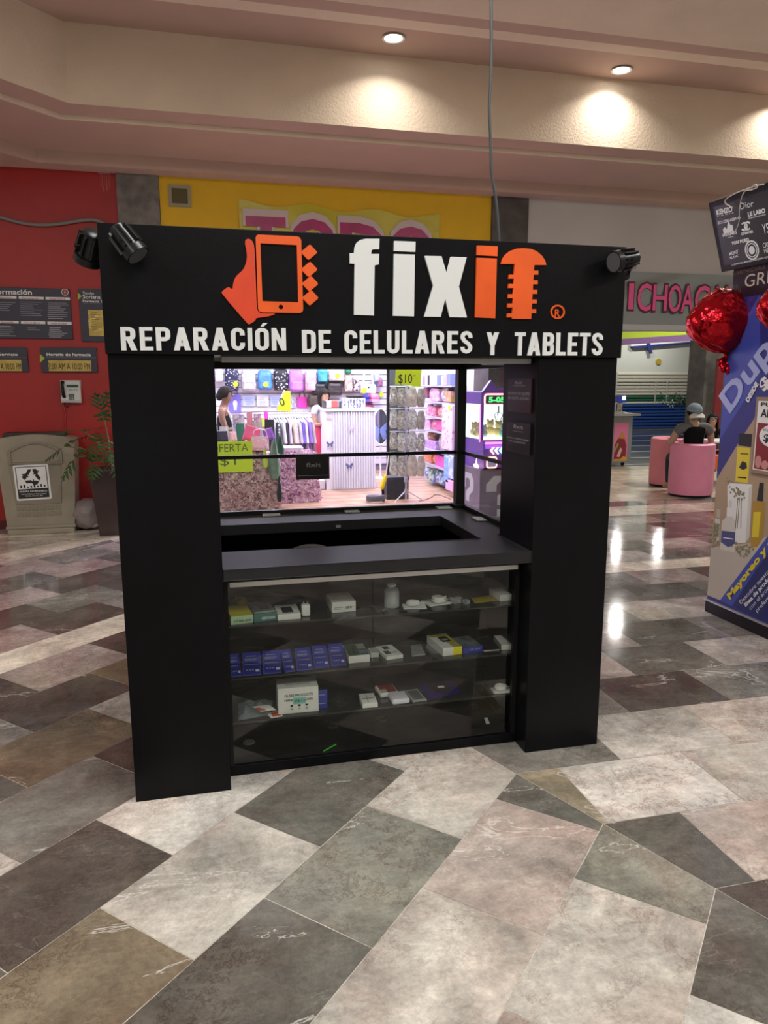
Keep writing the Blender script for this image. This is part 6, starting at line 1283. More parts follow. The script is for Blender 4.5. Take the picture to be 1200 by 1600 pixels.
backpack('bag of olive and pink hair accessories on the slat wall', 539, 585, 552, 613, PAT('olive_pink_mix', (.35, .33, .25), (.5, .3, .28), 30, 0, .4, True, (.6, .55, .55)), pocket=False, name='accessory_pack', cat='pack')
backpack('black and white accessory pack on the slat wall', 553, 590, 562, 612, PAT('black_white_mix', (.05, .04, .04), (.5, .35, .33), 30, 0, .4, True, (.6, .55, .6)), pocket=False, name='accessory_pack', cat='pack')
backpack('pale blue bow on the slat wall', 586, 584, 594, 597, M('pale_blue_satin', (.35, .42, .72), .4), pocket=False, name='hair_bow', cat='bow')
backpack('maroon and blue bow on the slat wall', 591, 590, 599, 605, PAT('maroon_blue_mix', (.25, .08, .16), (.2, .2, .5), 24, 0, .4, True), pocket=False, name='hair_bow', cat='bow')
def flat(label, x0, y0, x1, y1, mat, Y=10.76, d=.03, name='pouch', cat='bag', group=None, deco=None, bev=.006):
    X0, Z0, X1, Z1 = prect(x0, y0, x1, y1, Y); t = thing(name, label, cat, ((X0+X1)/2, Y+d/2, Z0), group=group); b = MB(t); b.box((X0, Y, Z0), (X1, Y+d, Z1)); b.build('body', [mat], bevel=bev)
    if deco: deco(t, X0, Z0, X1-X0, Z1-Z0, Y)
    return t
def strap(t, X0, Z0, w, h, Y, mat, hh=.12):
    b = MB(t); b.tube(smoothp([(X0+w*.25, Y+.012, Z0+h-.005), (X0+w*.3, Y+.012, Z0+h+hh), (X0+w*.7, Y+.012, Z0+h+hh), (X0+w*.75, Y+.012, Z0+h-.005)]), .011, n=6); b.build('strap', [mat])
def cup(t, X0, Z0, w, h, Y):
    b = MB(t); b.prism([[Vector((X0+w*x, Y-.001, Z0+h*z)) for x, z in ((.42, .15), (.62, .15), (.70, .55), (.66, .66), (.52, .70), (.38, .66), (.34, .55))]], (0, -.002, 0)); b.build('cup_print', [M('white_print', (.75, .75, .8), .5)]); strap(t, X0, Z0, w, h, Y, M('violet_strap', (.16, .14, .5), .5), .08)
flat('violet tote bag with a white cup print', 357, 617, 377, 645, M('violet_tote', (.16, .14, .55), .55), deco=cup)
def lines(t, X0, Z0, w, h, Y):
    b = MB(t); r = random.Random(int(X0*100))
    for i in range(5): b.box((X0+w*r.uniform(.12, .3), Y-.002, Z0+h*(.15+.15*i)), (X0+w*r.uniform(.6, .9), Y-.0005, Z0+h*(.19+.15*i)))
    b.build('print', [M('blue_grey_print', (.16, .2, .42), .5)])
flat('pale blue printed pouch, left of three in a row', 379, 618, 399, 635, M('pale_blue_card', (.42, .50, .74), .5), deco=lines, group='printed pouches on the slat wall')
flat('white printed pouch, middle of three in a row', 401, 618, 420, 635, M('white_pouch', (.68, .68, .74), .5), deco=lines, group='printed pouches on the slat wall')
flat('pale blue printed pouch half behind the neon triangle sign', 422, 618, 440, 635, MATS['pale_blue_card'], deco=lines, group='printed pouches on the slat wall')
flat('grey and white patterned pouch right of the neon triangle sign', 449, 619, 463, 638, PAT('grey_white_mix', (.35, .33, .42), (.6, .58, .66), 40, 0, .5, True), group='printed pouches on the slat wall')
flat('magenta tote bag with dark red handles', 464.5, 620, 480, 637, M('magenta_tote', (.72, .04, .42), .5), deco=lambda t, X0, Z0, w, h, Y: strap(t, X0, Z0, w, h, Y, M('dark_red_strap', (.22, .02, .06), .5), .10))
def hb(t, X0, Z0, w, h, Y):
    b = MB(t); b.tube([(X0+w*.18, Y+.03, Z0+h*.98), at(569, 581, Y+.03)], .02, n=6); b.tube([(X0+w*.82, Y+.03, Z0+h*.98), at(581, 581, Y+.03)], .02, n=6); b.build('strap', [M('cream_strap', (.7, .66, .64), .5)]); pricetag(t, 569, 610, Y-.01, .06)
    b = MB(t); b.cyl((X0+w*.5, Y+.001, Z0+h*.7), (X0+w*.5, Y-.01, Z0+h*.7), .018, n=10); b.build('clasp', [CHROME])
flat('white handbag with long straps and a neon price tag', 564, 601, 588, 614.5, M('white_leatherette', (.75, .75, .74), .4), Y=10.6, d=.12, name='handbag', deco=hb, bev=.02)
def capm(label, px, py, rx, mat, Y=10.5):
    p = at(px, py, Y); t = thing('baseball_cap', label, 'cap', p, group='caps on the slat wall'); b = MB(T=Matrix()); b.ball((0, .1, 0), (rx, rx*1.1, rx*.8), n=18, fn=lambda d: 1 if d.z > -.2 else .85); b.build('crown', [mat], t, smooth='all')
    b = MB(T=Matrix()); b.sheet(lambda u, v: Vector((rx*1.0*math.sin((u-.5)*2.6), .1-rx*.9*math.cos((u-.5)*2.6)-.09*v*math.cos((u-.5)*2.2), -.03-.05*v)), 12, 4); b.build('peak', [mat], t, smooth='all', solid=.008)
capm('pink baseball cap on the slat wall', 586, 621, .10, M('pink_cap', (.78, .25, .42), .6)); capm('blue and red baseball cap left of the pink one', 576, 621, .09, PAT('blue_red_cap', (.04, .04, .3), (.4, .05, .12), 9, 0, .6, True)); capm('maroon baseball cap under the other caps', 577, 629, .09, M('maroon_cap', (.25, .04, .12), .6)); 
t = flat('small neon price card on the slat wall right of the caps', 593, 613, 599, 620, NEON, d=.006, name='price_card', cat='sign')
# counter
X0, Z0, X1, Z1 = prect(509, 639, 587, 766, 8.35); Z0 = 0
t = thing('shop_counter', 'white corrugated shop counter with small butterflies', 'counter', ((X0+X1)/2, 8.6, 0)); CW = M('white_corrugated_panel', (.70, .70, .80), .4)
b = MB(t); b.box((X0, 8.36, 0), (X1, 8.95, Z1-.036)); b.build('body', [M('counter_white', (.72, .70, .78), .5)])
b = MB(t); n = 17; xs = X0+.10
for i in range(n): x = xs+(X1-xs)*i/n; w = (X1-xs)/n; b.prism([[(x+w*.1, 8.359, .02), (x+w*.25, 8.335, .02), (x+w*.65, 8.335, .02), (x+w*.8, 8.359, .02)]], (0, 0, Z1-.06))
b.build('corrugation', [CW]); b = MB(t); b.box((X0-.015, 8.32, Z1-.035), (X1+.015, 8.97, Z1)); b.build('worktop', [WHITE], bevel=.004)
for i, (px, py, s_) in enumerate(((515.5, 694, 1), (546, 728, 1), (514, 650, .9), (549, 669, .9))):
    p = at(px, py, 8.33); b = MB(t); s2 = .055*s_
    for k in (-1, 1): b.prism([[p+Vector((k*x*s2, 0, z*s2)) for x, z in ((.05, .1), (.9, .9), (1.05, .2), (.6, -.1), (.75, -.7), (.35, -.75), (.05, -.3))]], (0, -.004, 0))
    b.build('butterfly', [M('slate_blue_butterfly', (.10, .10, .25), .5) if i < 2 else M('pink_butterfly', (.60, .48, .68), .5)])
X0c, Z0c, X1c, Z1c = prect(506, 628, 533, 640, 8.5); cz = Z1+.001
t = thing('pencil_organizer', 'dark organizer with cream and red notebooks on the counter left end', 'organizer', ((X0c+X1c)/2, 8.55, cz)); hz = Z1c-Z0c
b = MB(t); b.box((X0c, 8.46, cz), (X1c, 8.66, cz+.015)); b.box((X0c, 8.46, cz), (X0c+.02, 8.66, cz+hz)); b.box((X1c-.02, 8.46, cz), (X1c, 8.66, cz+hz*.9)); b.build('tray', [M('dark_grey_tray', (.05, .05, .065), .5)])
for k, (u0, u1, m_, nm) in enumerate(((.12, .42, M('cream_pink_cover', (.66, .48, .44), .5), 'cream'), (.44, .78, M('coral_red_cover', (.75, .09, .08), .5), 'coral red'), (.79, .9, M('grey_cover', (.25, .24, .3), .5), 'grey'))):
    w = X1c-X0c; tag(MB().box((X0c+w*u0, 8.465+.01*k, cz+.016), (X0c+w*u1, 8.64, cz+hz*(1-.03*k))).build('notebook', [m_], bevel=.003, origin=(X0c+w*(u0+u1)/2, 8.55, cz+.016)), f'{nm} notebook standing in the organizer on the counter', 'notebook', 'notebooks on the counter')
X0c, Z0c, X1c, Z1c = prect(535, 621, 569, 640, 8.6); t = thing('wire_bin', 'clear bin of shiny trinkets with a black lid on the counter', 'bin', ((X0c+X1c)/2, 8.6, cz)); hz = Z1c-Z0c
b = MB(t); b.box((X0c, 8.56, cz), (X1c, 8.85, cz+hz*.8)); b.build('trinkets', [PAT('silver_trinkets', (.12, .12, .2), (.7, .7, .82), 45, 0, .3, True, (.35, .36, .5))])
b = MB(t)
for i in range(8): x = X0c+(X1c-X0c)*i/7; b.box((x-.006, 8.545, cz), (x+.006, 8.559, cz+hz*.82))
b.build('bars', [M('pale_wire', (.65, .65, .72), .3)]); b = MB(t); b.box((X0c+.10, 8.56, cz+hz*.805), (X1c-.02, 8.84, cz+hz)); b.build('lid', [BLACK2], bevel=.01)
# oval mirror and dark column
c_ = at(595, 667, 9.6); rx, rz_ = .145, .31; t = thing('oval_mirror', 'oval mirror with a blue butterfly behind the counter right end', 'mirror', (c_.x, 9.6, c_.z-rz_))
b = MB(t); b.tube([(c_.x+rx*math.cos(i*.1571), 9.6, c_.z+rz_*math.sin(i*.1571)) for i in range(40)], .016, n=8, closed=True); b.build('frame', [WHITE], smooth=True)
b = MB(t); b.prism([[Vector((c_.x+rx*math.cos(i*.1571), 9.6, c_.z+rz_*math.sin(i*.1571))) for i in range(40)]], (0, .012, 0)); b.build('mirror_glass', [M('pale_mirror', (.55, .56, .72), .08, .9)])
b = MB(t)
for k in (-1, 1): b.prism([[c_+Vector((k*x*.17-.02, -.01, z*.17-.05)) for x, z in ((.05, .1), (.9, .9), (1.05, .2), (.6, -.1), (.75, -.9), (.35, -1), (.05, -.3))]], (0, -.006, 0))
b.build('butterfly', [M('pale_blue_glass', (.22, .28, .62), .3)]); b = MB(t); b.cyl((c_.x, 9.62, 0), (c_.x, 9.62, c_.z-rz_), .015, n=8); b.lathe([(.16, 0), (.15, .015), (.02, .02)], (c_.x, 9.62, 0)); b.build('stand', [WHITE])
a, c = at(605, 580, 9.3), at(609.5, 740, 9.3); struct('trim_3', MB().box((a.x, 9.3, 0), (c.x, 9.36, 3.05)), [BLACK2])
a, c = at(609.5, 580, 9.2), at(622, 606, 9.2); tag(MB().box((a.x, 9.2, 0), (at(640, 590, 9.2).x, 9.24, a.z+.3)).build('display_board', [M('dark_green_board', (.035, .05, .04), .5)], origin=(a.x, 9.2, 0)), 'dark green upright board behind the pole rack and its ten peso card', 'board')
# pole rack with packed garments
PY = 7.03; pb = fl(634, 783); px_ = pb.x
t = thing('pole_rack', 'grey tripod pole rack hung with packed garments', 'rack', (px_, PY, 0)); topz = at(634, 598, PY).z
b = MB(t); b.cyl((px_, PY, .03), (px_, PY, topz), .016, n=12); b.build('pole', [M('pale_grey_pole', (.42, .42, .50), .35, .3)])
zc = at(634, 768, PY).z
for an in (math.radians(215), math.radians(-20), math.radians(95)):
    e = Vector((math.cos(an), math.sin(an), 0)); b = MB(t); b.tube([Vector((px_, PY, zc+.02)), Vector((px_, PY, 0))+e*.25+Z*.012], .008, n=8); b.build('leg', [M('pale_grey_leg', (.55, .55, .62), .35, .3)])
b = MB(t); b.cyl((px_, PY, zc-.03), (px_, PY, zc+.03), .026, n=12); b.cyl((px_, PY, at(634, 750, PY).z-.03), (px_, PY, at(634, 750, PY).z+.03), .03, n=12); b.build('collar', [MATS['pale_grey_pole']])
rows = [(605, 636), (640, 671), (675, 704), (711, 744)]; cols = [(608.5, 620.5), (620, 635), (635.5, 652), (651, 664)]
for ri, (ya, yb) in enumerate(rows):
    z = at(634, ya, PY).z+.012; b = MB(t)
    xa, xb = at(608, ya, PY).x, at(664, ya, PY).x; b.tube([(xa, PY-.035, z), (xb, PY-.035, z)], .006, n=6); b.tube([(px_, PY, z), (px_, PY-.035, z)], .006, n=6); b.build('arm', [MATS['pale_grey_pole']])
SOCK = [PAT('grey_lace_pack', (.46, .45, .44), (.66, .65, .64), 50, 0, .3, True, (.34, .33, .32)), M('beige_pack', (.62, .57, .52), .35, noise=.3, nscale=14), PAT('silver_lace_pack', (.60, .60, .62), (.40, .39, .38), 50, 0, .3, True, (.70, .70, .72)), M('taupe_pack', (.40, .37, .34), .35, noise=.4, nscale=16)]
ordr = ('first', 'second', 'third', 'fourth'); rowname = ('top row', 'second row', 'third row', 'bottom row')
mi = [[0, 0, 1, 3], [2, 0, 2, 3], [0, 2, 2, 0], [2, 0, 1, 1]]
for ri, (ya, yb) in enumerate(rows):
    for ci, (xa, xb) in enumerate(cols):
        X0, Z0, X1, Z1 = prect(xa, ya+(ci % 2)*1.5, xb, yb-(ci == 0)*2, PY-.04); t = thing('garment_pack', f'packed lace garment on the pole rack, {rowname[ri]}, {ordr[ci]} from the left side', 'garment pack', ((X0+X1)/2, PY-.04, Z1), group='packed garments on the pole rack'); w = X1-X0; h = Z1-Z0
        b = MB(t)
        def fn(u, v):
            a = 2*math.pi*u; fl_ = .78+.22*abs(math.sin(math.pi*(v*.9+.15)))+.06*math.sin(9*v+ci)
            return Vector(((X0+X1)/2+w*.5*math.cos(a)*fl_*(1.0 if v > .12 else .8+v), PY-.045+.022*math.sin(a)*(.4+.6*math.sin(math.pi*min(1, v+.1)))+.006*math.sin(11*u+7*v), Z0+h*.93*v))
        b.sheet(fn, 16, 12); b.build('bag', [SOCK[mi[ri][ci]]], smooth='all')
        b = MB(t); b.box((X0+w*.2, PY-.048, Z1-h*.10), (X1-w*.2, PY-.043, Z1)); b.build('header_card', [M('pale_header', (.66, .64, .66), .5)])
X0, Z0, X1, Z1 = prect(618, 577, 658, 603, PY-.09); t = thing('price_sign', 'neon yellow ten peso price card on top of the pole rack', 'sign', ((X0+X1)/2, PY-.09, Z0)); b = MB(t); b.prism([[at(x, y, PY-.09) for x, y in ((618.5, 577), (659, 577), (657, 604.5), (617.5, 600.5))]], (0, .004, 0)); b.build('card', [NEON])
b = MB(t); p = at(622.5, 598.5, PY-.091); b.text('$10', p, X, Z, (at(644, 598, PY-.091)-p).x, .125, .001); b.build('handwriting', [INK]); b = MB(t); p = at(646, 588, PY-.091); b.text('00', p, X, Z, .03, .02, .001); b.build('small_handwriting', [INK])
b = MB(t); b.box((px_-.01, PY-.085, Z0+.02), (px_+.01, PY+.0, Z0+.045)); b.build('clip', [GREY])
X0, Z0, X1, Z1 = prect(604.5, 746, 638.5, 790, 7.22); tag(MB().box((X0, 7.22, 0), (X1, 7.5, Z1)).build('speaker_cabinet', [M('dark_blue_grey_cabinet', (.022, .026, .038), .5, noise=.2, nscale=20)], bevel=.008, origin=((X0+X1)/2, 7.3, 0)), 'dark cabinet standing on the shop floor behind the pole rack', 'cabinet')
p0, p1, p2 = at(607, 712, 7.12), at(603, 742, 7.12), at(596, 764, 7.12); fz = at(599, 788, 7.12); t = thing('feather_duster', 'yellow gripped handle leaning beside the dark cabinet', 'duster', (fz.x, 7.12, 0)); b = MB(t); b.tube([p0, p1], .009, n=8); b.build('rod', [WHITE]); b = MB(t); b.tube([p1, p1*.85+p2*.15, p2], [.018, .03, .032], n=10); b.build('grip', [M('bright_yellow_grip', (.85, .62, .01), .4)], smooth=True); b = MB(t); b.tube([p2+Vector((.02, 0, 0)), Vector((p2.x+.03, 7.12, .0))], .02, n=8); b.build('shaft', [BLACK2])
p = fl(588, 785); t = thing('hose', 'coiled blue grey hose on the shop floor', 'hose', (p.x, p.y+.05, 0)); b = MB(T=Matrix()); b.tube([(.12*math.cos(i*.45), .10*math.sin(i*.45), .022+.0016*i) for i in range(42)], .02, n=8); b.build('tube', [M('blue_grey_hose', (.10, .11, .15), .4)], t, smooth=True)
b = MB(); b.tube(smoothp([fl(x, y, .004) for x, y in ((655, 783), (672, 779), (680, 772), (692, 775), (704, 780))]), .004, n=6); b.build('floor_cable', [INK], origin=fl(672, 779), label='thin dark cable on the wooden shop floor right of the pole rack', cat='cable')
# right wall: shelves, books, packs
def wallbox(label, x0, y0, x1, y1, mat, name='accessory_pack', cat='pack', XX=3.86, d=.15, group='packs on the right wall shelves', bev=.012, puff=False):
    a, c = atx(x0, y0, XX), atx(x1, y1, XX); zz0, zz1 = min(atx((x0+x1)/2, y1, XX).z, 9), atx((x0+x1)/2, y0, XX).z; ya, yb = min(a.y, c.y), max(a.y, c.y); t = thing(name, label, cat, (XX+d/2, (ya+yb)/2, zz0), group=group)
    b = MB(t)
    if puff: b.sheet(lambda u, v: Vector((XX+d*.5-d*.5*math.cos(2*math.pi*u)*(.35+.65*math.sin(math.pi*max(.05, min(.95, v)))), (ya+yb)/2+(yb-ya)/2*math.sin(2*math.pi*u)*(.85+.15*math.sin(9*v)), zz0+(zz1-zz0)*v)), 18, 10); b.build('body', [mat], smooth='all')
    else: b.box((XX, ya, zz0), (XX+d, yb, zz1)); b.build('body', [mat], bevel=bev)
    return t
def shelf(label, x0, y0, x1, y1, XX=3.80):
    a, c = atx(x0, y0, XX), atx(x1, y1, XX); z = (a.z+c.z)/2; tag(MB().box((XX, min(a.y, c.y), z-.02), (4.028, max(a.y, c.y), z)).build('wall_shelf', [M('grey_lilac_shelf', (.40, .38, .46), .4)], origin=(3.9, (a.y+c.y)/2, z)), label, 'shelf', 'shelves on the right shop wall'); return z
shelf('topmost shelf on the right shop wall, with notebooks', 658, 602, 706, 602.5); shelf('second shelf down on the right shop wall', 660, 627.5, 703, 629); shelf('third shelf down on the right shop wall', 661, 650.5, 692, 652.5); shelf('fourth shelf down on the right shop wall', 661, 672, 692, 674.5); shelf('fifth shelf down on the right shop wall', 661, 704, 700, 706); shelf('lowest shelf on the right shop wall', 664, 723, 696, 735)
bk = [(660.5, 663.5, 'mauve', (.40, .18, .36), 588), (664, 668, 'pale lilac', (.62, .58, .76), 587), (668.3, 671, 'black', (.02, .02, .03), 586), (671.5, 676, 'pale pink', (.72, .50, .66), 585.5), (678, 682, 'white', (.78, .76, .82), 586), (682.4, 687, 'slate blue', (.15, .18, .45), 585.5), (689, 692, 'cream', (.7, .66, .66), 587), (692.5, 697.5, 'tan', (.45, .30, .27), 585), (698, 703.5, 'indigo', (.16, .18, .5), 584)]
for x0, x1, nm, c, y0 in bk: wallbox(f'{nm} notebook standing on the topmost shelf of the right shop wall', x0, y0, x1, 601.7, M(nm.replace(' ', '_')+'_notebook', c, .5), 'notebook', 'notebook', 3.88, .12, 'notebooks on the top shelf', .003)
PKA = PAT('pink_lilac_mix', (.75, .30, .52), (.62, .42, .72), 30, 0, .4, True, (.80, .62, .74)); PKB = PAT('red_pink_mix', (.72, .16, .32), (.80, .45, .58), 28, 0, .4, True, (.40, .12, .16)); PKC = PAT('white_blue_gold_mix', (.60, .56, .70), (.28, .30, .55), 34, 0, .4, True, (.50, .33, .12)); PKD = PAT('blue_white_mix', (.12, .24, .55), (.62, .66, .80), 30, 0, .35, True, (.08, .25, .2)); PKE = PAT('orange_pink_mix', (.75, .24, .10), (.72, .30, .35), 26, 0, .4, True)
for i, q in enumerate([('dark plum pack on the second level of the right wall', 661, 605, 667, 622, M('plum_pack', (.25, .09, .14), .4)), ('pink and lilac pack on the second level', 667.5, 606, 676, 627, PKA), ('second pink and lilac pack on the second level', 676.5, 607, 684.5, 627, PKA), ('white and blue pack with gold on the second level', 686, 605, 694, 627, PKC), ('gold and pink bag at the right end of the second level', 694.5, 611, 704, 628, PAT('gold_pink_mix', (.50, .30, .10), (.78, .35, .5), 26, 0, .4, True)),
  ('lilac pack on the third level of the right wall', 661.5, 631, 669, 650, PAT('lilac_pale_mix', (.6, .4, .7), (.75, .6, .8), 30, 0, .4, True)), ('red and pink bow pack on the third level', 669.5, 635, 680, 651, PKB), ('coral bow pack on the third level', 680.5, 636, 689.5, 651.5, PAT('coral_mix', (.62, .2, .2), (.78, .45, .45), 24, 0, .4, True)),
  ('pink doll pack on the fourth level', 662, 655, 671, 672, PKA), ('red doll pack on the fourth level', 671.5, 655, 680, 672.5, PKB), ('hot pink doll pack on the fourth level', 680.5, 656, 690, 673, M('hot_pink_pack', (.78, .12, .32), .4, noise=.4, nscale=18)),
  ('brown and gold scrunchie pack on the fifth level', 663, 676, 674, 687, PAT('brown_gold_mix', (.30, .14, .10), (.6, .35, .2), 26, 0, .4, True)), ('purple pack on the fifth level', 664, 688, 680, 703.5, PAT('purple_mix', (.45, .25, .62), (.62, .4, .72), 26, 0, .4, True)), ('grey pink tube on the fifth level', 682, 679, 690, 704, M('grey_pink_tube', (.45, .38, .40), .4)),
  ('orange pack on the sixth level below the window bar', 660.5, 708, 673, 722, PKE), ('second orange pack on the sixth level', 673.5, 709.5, 680, 725, PKE), ('hot pink pack on the sixth level', 680.5, 712, 694, 731, M('magenta_pack', (.78, .10, .45), .4, noise=.3, nscale=16)),
  ('blue pack hanging below the lowest shelf, left', 661, 731, 668, 748, PKD), ('white and green pack hanging below the lowest shelf', 668.5, 733, 676, 754, PAT('white_green_mix', (.6, .62, .66), (.08, .3, .15), 22, 0, .4, True, (.25, .3, .6))), ('second blue pack hanging below the lowest shelf', 676.5, 735, 685, 755, PKD), ('grey blue pack hanging below the lowest shelf, right', 685.5, 738, 693, 757, PKD)]): wallbox(*q, puff=(i % 2 == 1))
wallbox('pink patterned towel hanging on the right wall with a neon tag', 690.5, 632, 705.5, 703, PAT('pink_towel', (.72, .52, .74), (.78, .18, .50), 13, .30), 'towel', 'towel', 3.79, .05, None)
p = atx(702, 637, 3.785); MB().prism([[Vector((3.784, p.y+.055*math.cos(k*.3927), p.z+.045*math.sin(k*.3927))) for k in range(16)]], (.004, 0, 0)).build('price_card', [NEON], origin=p, label='round neon price card on the pink towel', cat='sign')
wallbox('sky blue pack hanging near the right edge of the window', 693.5, 713, 700, 754, M('sky_blue_pack', (.22, .38, .78), .4, noise=.4, nscale=14), XX=3.76, d=.05); wallbox('pale blue pack at the right edge of the window', 700.3, 712, 707, 748, PAT('pale_blue_pack', (.35, .45, .80), (.6, .65, .88), 20, 0, .4, True), XX=3.76, d=.05); wallbox('pink pack hanging lowest at the right edge of the window', 696, 750, 707, 767, M('pink_hang_pack', (.78, .42, .70), .4), XX=3.76, d=.05)
# clothes rail
RY = 8.0; ra, rb_ = at(404, 643, RY), at(483, 650, RY); rz2 = at(440, 646, RY).z
t = thing('clothes_rail', 'white clothes rail full of hanging tops left of the counter', 'rail', ((ra.x+rb_.x)/2, RY, 0)); b = MB(t); b.cyl((ra.x, RY, rz2), (rb_.x, RY, rz2), .014, n=10); b.build('bar', [WHITE])
for x in (ra.x, rb_.x): b = MB(t); b.cyl((x, RY, .03), (x, RY, rz2), .014, n=10); b.build('upright', [WHITE]); b = MB(t); b.box((x-.02, RY-.25, 0), (x+.02, RY+.25, .03)); b.build('foot', [WHITE])
gar = [('white lace top', (.72, .70, .78), 0), ('black and white striped top', (.05, .05, .06), 1), ('pale blue top', (.45, .52, .70), 0), ('white ruffled top', (.76, .75, .80), 0), ('black top', (.015, .015, .02), 0), ('charcoal and white top', (.10, .10, .12), 1), ('white shirt', (.70, .70, .76), 0), ('blue grey top', (.30, .34, .45), 0), ('black cardigan', (.02, .02, .025), 0), ('pale lilac top', (.62, .50, .70), 0), ('cream and yellow top', (.66, .62, .46), 0), ('pink striped top', (.70, .42, .58), 1), ('pale grey top', (.55, .54, .55), 0), ('navy and white top', (.02, .02, .06), 1), ('indigo sweatshirt', (.16, .10, .52), 0), ('white pink top', (.75, .62, .72), 0), ('violet sweatshirt', (.28, .16, .62), 0), ('grey sweatshirt', (.36, .36, .36), 0)]
rg = random.Random(5); n = len(gar)
for i, (nm, c, pt) in enumerate(gar):
    x = ra.x+.05+(rb_.x-ra.x-.08)*i/(n-1); L = rg.uniform(.50, .60)+(.06 if i > 12 else 0); tw = rg.uniform(.15, .40)
    t = thing('garment', nm+' on the clothes rail', 'clothing', (x, RY, rz2-.02), tw, 'clothes on the rail'); ph_ = rg.uniform(0, 6)
    mat = PAT(nm.replace(' ', '_')+'_cloth', c, (.7, .7, .74), 30, .35, .8) if pt else M(nm.replace(' ', '_')+'_cloth', c, .8, noise=.2, nscale=10)
    def fn(u, v):
        a = 2*math.pi*u; ww = .21*min(1, .25+v*6)*(1+.06*math.sin(7*v+ph_)); return Vector((.026*math.sin(a)*(1+.4*v)+.012*math.sin(6*v+ph_), ww*math.cos(a)*(1+.05*math.sin(5*a+ph_)), -.05-L*v))
    b = MB(T=Matrix()); b.sheet(fn, 24, 14); b.build('cloth', [mat], t, smooth='all')
    for k in (-1, 1):
        def fs_(u, v): a = 2*math.pi*u; return Vector((.022*math.sin(a)+.01*k, k*(.17+.07*v)+.045*math.cos(a), -.10-.30*v))
        b = MB(T=Matrix()); b.sheet(fs_, 10, 5); b.build('sleeve', [mat], t, smooth='all')
    b = MB(T=Matrix()); b.tube([(0, -.17, -.10), (0, 0, -.035), (0, .17, -.10)], .007, n=6); b.tube([(0, 0, -.035), (0, 0, .0), (0, .02, .035), (0, -.012, .045)], .004, n=6); b.build('hanger', [WHITE], t)
t = thing('price_sign', 'neon yellow triangular price card on the clothes rail', 'sign', at(444, 644, 7.9)); b = MB(t); b.prism([[at(x, y, 7.9) for x, y in ((445, 611.5), (453.5, 611), (454.5, 643.5), (431.5, 641.5))]], (0, .006, 0)); b.build('card', [NEON]); b = MB(t); p = at(439, 635, 7.898); b.text('0', p, Vector((.9, 0, .3)), Vector((-.3, 0, .9)), .07, .12, .001); b.build('handwriting', [INK]); b = MB(t); b.prism([[at(x, y, 7.9) for x, y in ((443.5, 609), (445, 609.5), (432.5, 641.5), (431, 641))]], (0, .02, 0)); b.build('white_edge', [WHITE])
# flower covered display tables
def flower_table(label, x0, y0, x1, y1, Y, d, mats, n, seed, lean=0):
    X0, Z0, X1, Z1 = prect(x0, y0, x1, y1, Y); t = thing('display_table', label, 'table', ((X0+X1)/2, Y+d/2, 0)); r = random.Random(seed)
    b = MB(t); b.prism([[(X0+.03, Y+.04, 0), (X1-.03+lean, Y+.04, 0), (X1-.03, Y+.04, Z1-.03), (X0+.03, Y+.04, Z1-.03)]], (0, d-.05, 0)); b.build('core', [mats[1]])
    b = MB(t); F_ = []
    for i in range(n):
        if r.random() < .78: z = r.uniform(.01, Z1); p = Vector((r.uniform(X0, X1+lean*(1-z/Z1)), Y+.04, z)); nn = Vector((r.uniform(-.4, .4), -1, r.uniform(-.3, .5)))
        elif r.random() < .5: z = r.uniform(.01, Z1); p = Vector((X1-.03+lean*(1-z/Z1), Y+r.uniform(.03, d), z)); nn = Vector((1, r.uniform(-.4, .4), r.uniform(-.2, .5)))
        else: p = Vector((r.uniform(X0, X1), Y+r.uniform(.03, d), Z1-.03)); nn = Vector((r.uniform(-.4, .4), -.4, 1))
        nn.normalize(); u = nn.cross(Vector((.3, .2, 1))).normalized(); v = nn.cross(u); s_ = r.uniform(.032, .052); m = r.choice((0, 0, 1, 2, 2)); a0 = r.uniform(0, 6)
        for k in range(4):
            a = a0+k*1.5708; e = u*math.cos(a)+v*math.sin(a); f = u*-math.sin(a)+v*math.cos(a); b.add([p+nn*.004, p+e*s_*.6+f*s_*.5+nn*.018, p+e*s_*1.1+nn*.012, p+e*s_*.6-f*s_*.5+nn*.018], [(0, 1, 2, 3)], m)
    o = b.build('artificial_flowers', mats, kind='stuff'); return t
flower_table('display table covered in dusty pink artificial flowers, left under the offer card', 334, 712, 437, 797, 6.75, .55, [M('dusty_pink_petal', (.60, .36, .40), .6), M('deep_mauve_petal', (.26, .13, .16), .7), M('pale_dusty_petal', (.80, .62, .64), .6)], 1500, 1)  # deep mauve serves the core and some of the petals
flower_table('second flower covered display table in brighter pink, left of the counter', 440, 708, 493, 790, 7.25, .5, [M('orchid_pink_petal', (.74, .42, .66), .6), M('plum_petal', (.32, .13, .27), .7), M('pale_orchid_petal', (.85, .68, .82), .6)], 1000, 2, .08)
zt1 = prect(334, 712, 437, 797, 6.75)[3]; zt2_ = prect(440, 708, 493, 790, 7.25)[3]
t = thing('offer_sign', 'neon yellow offer card on the front of the dusty pink flower table', 'sign', at(366, 738, 6.70)); b = MB(t); b.prism([[at(x, y, 6.70) for x, y in ((336, 690.5), (394, 689), (395, 736.5), (337, 738.5))]], (0, .005, 0)); b.build('card', [NEON])
for st, x0, x1, yb_, h in (('OFERTA', 329, 388, 706.5, 12.5), ('$1', 344, 369, 727, 13)):
    p, q = at(x0, yb_, 6.699), at(x1, yb_-1, 6.699); b = MB(t); b.text(st, p, X, Z, q.x-p.x, h*9.56/1150, .001); b.build('handwriting', [M('grey_marker_ink', (.10, .13, .03), .6)])
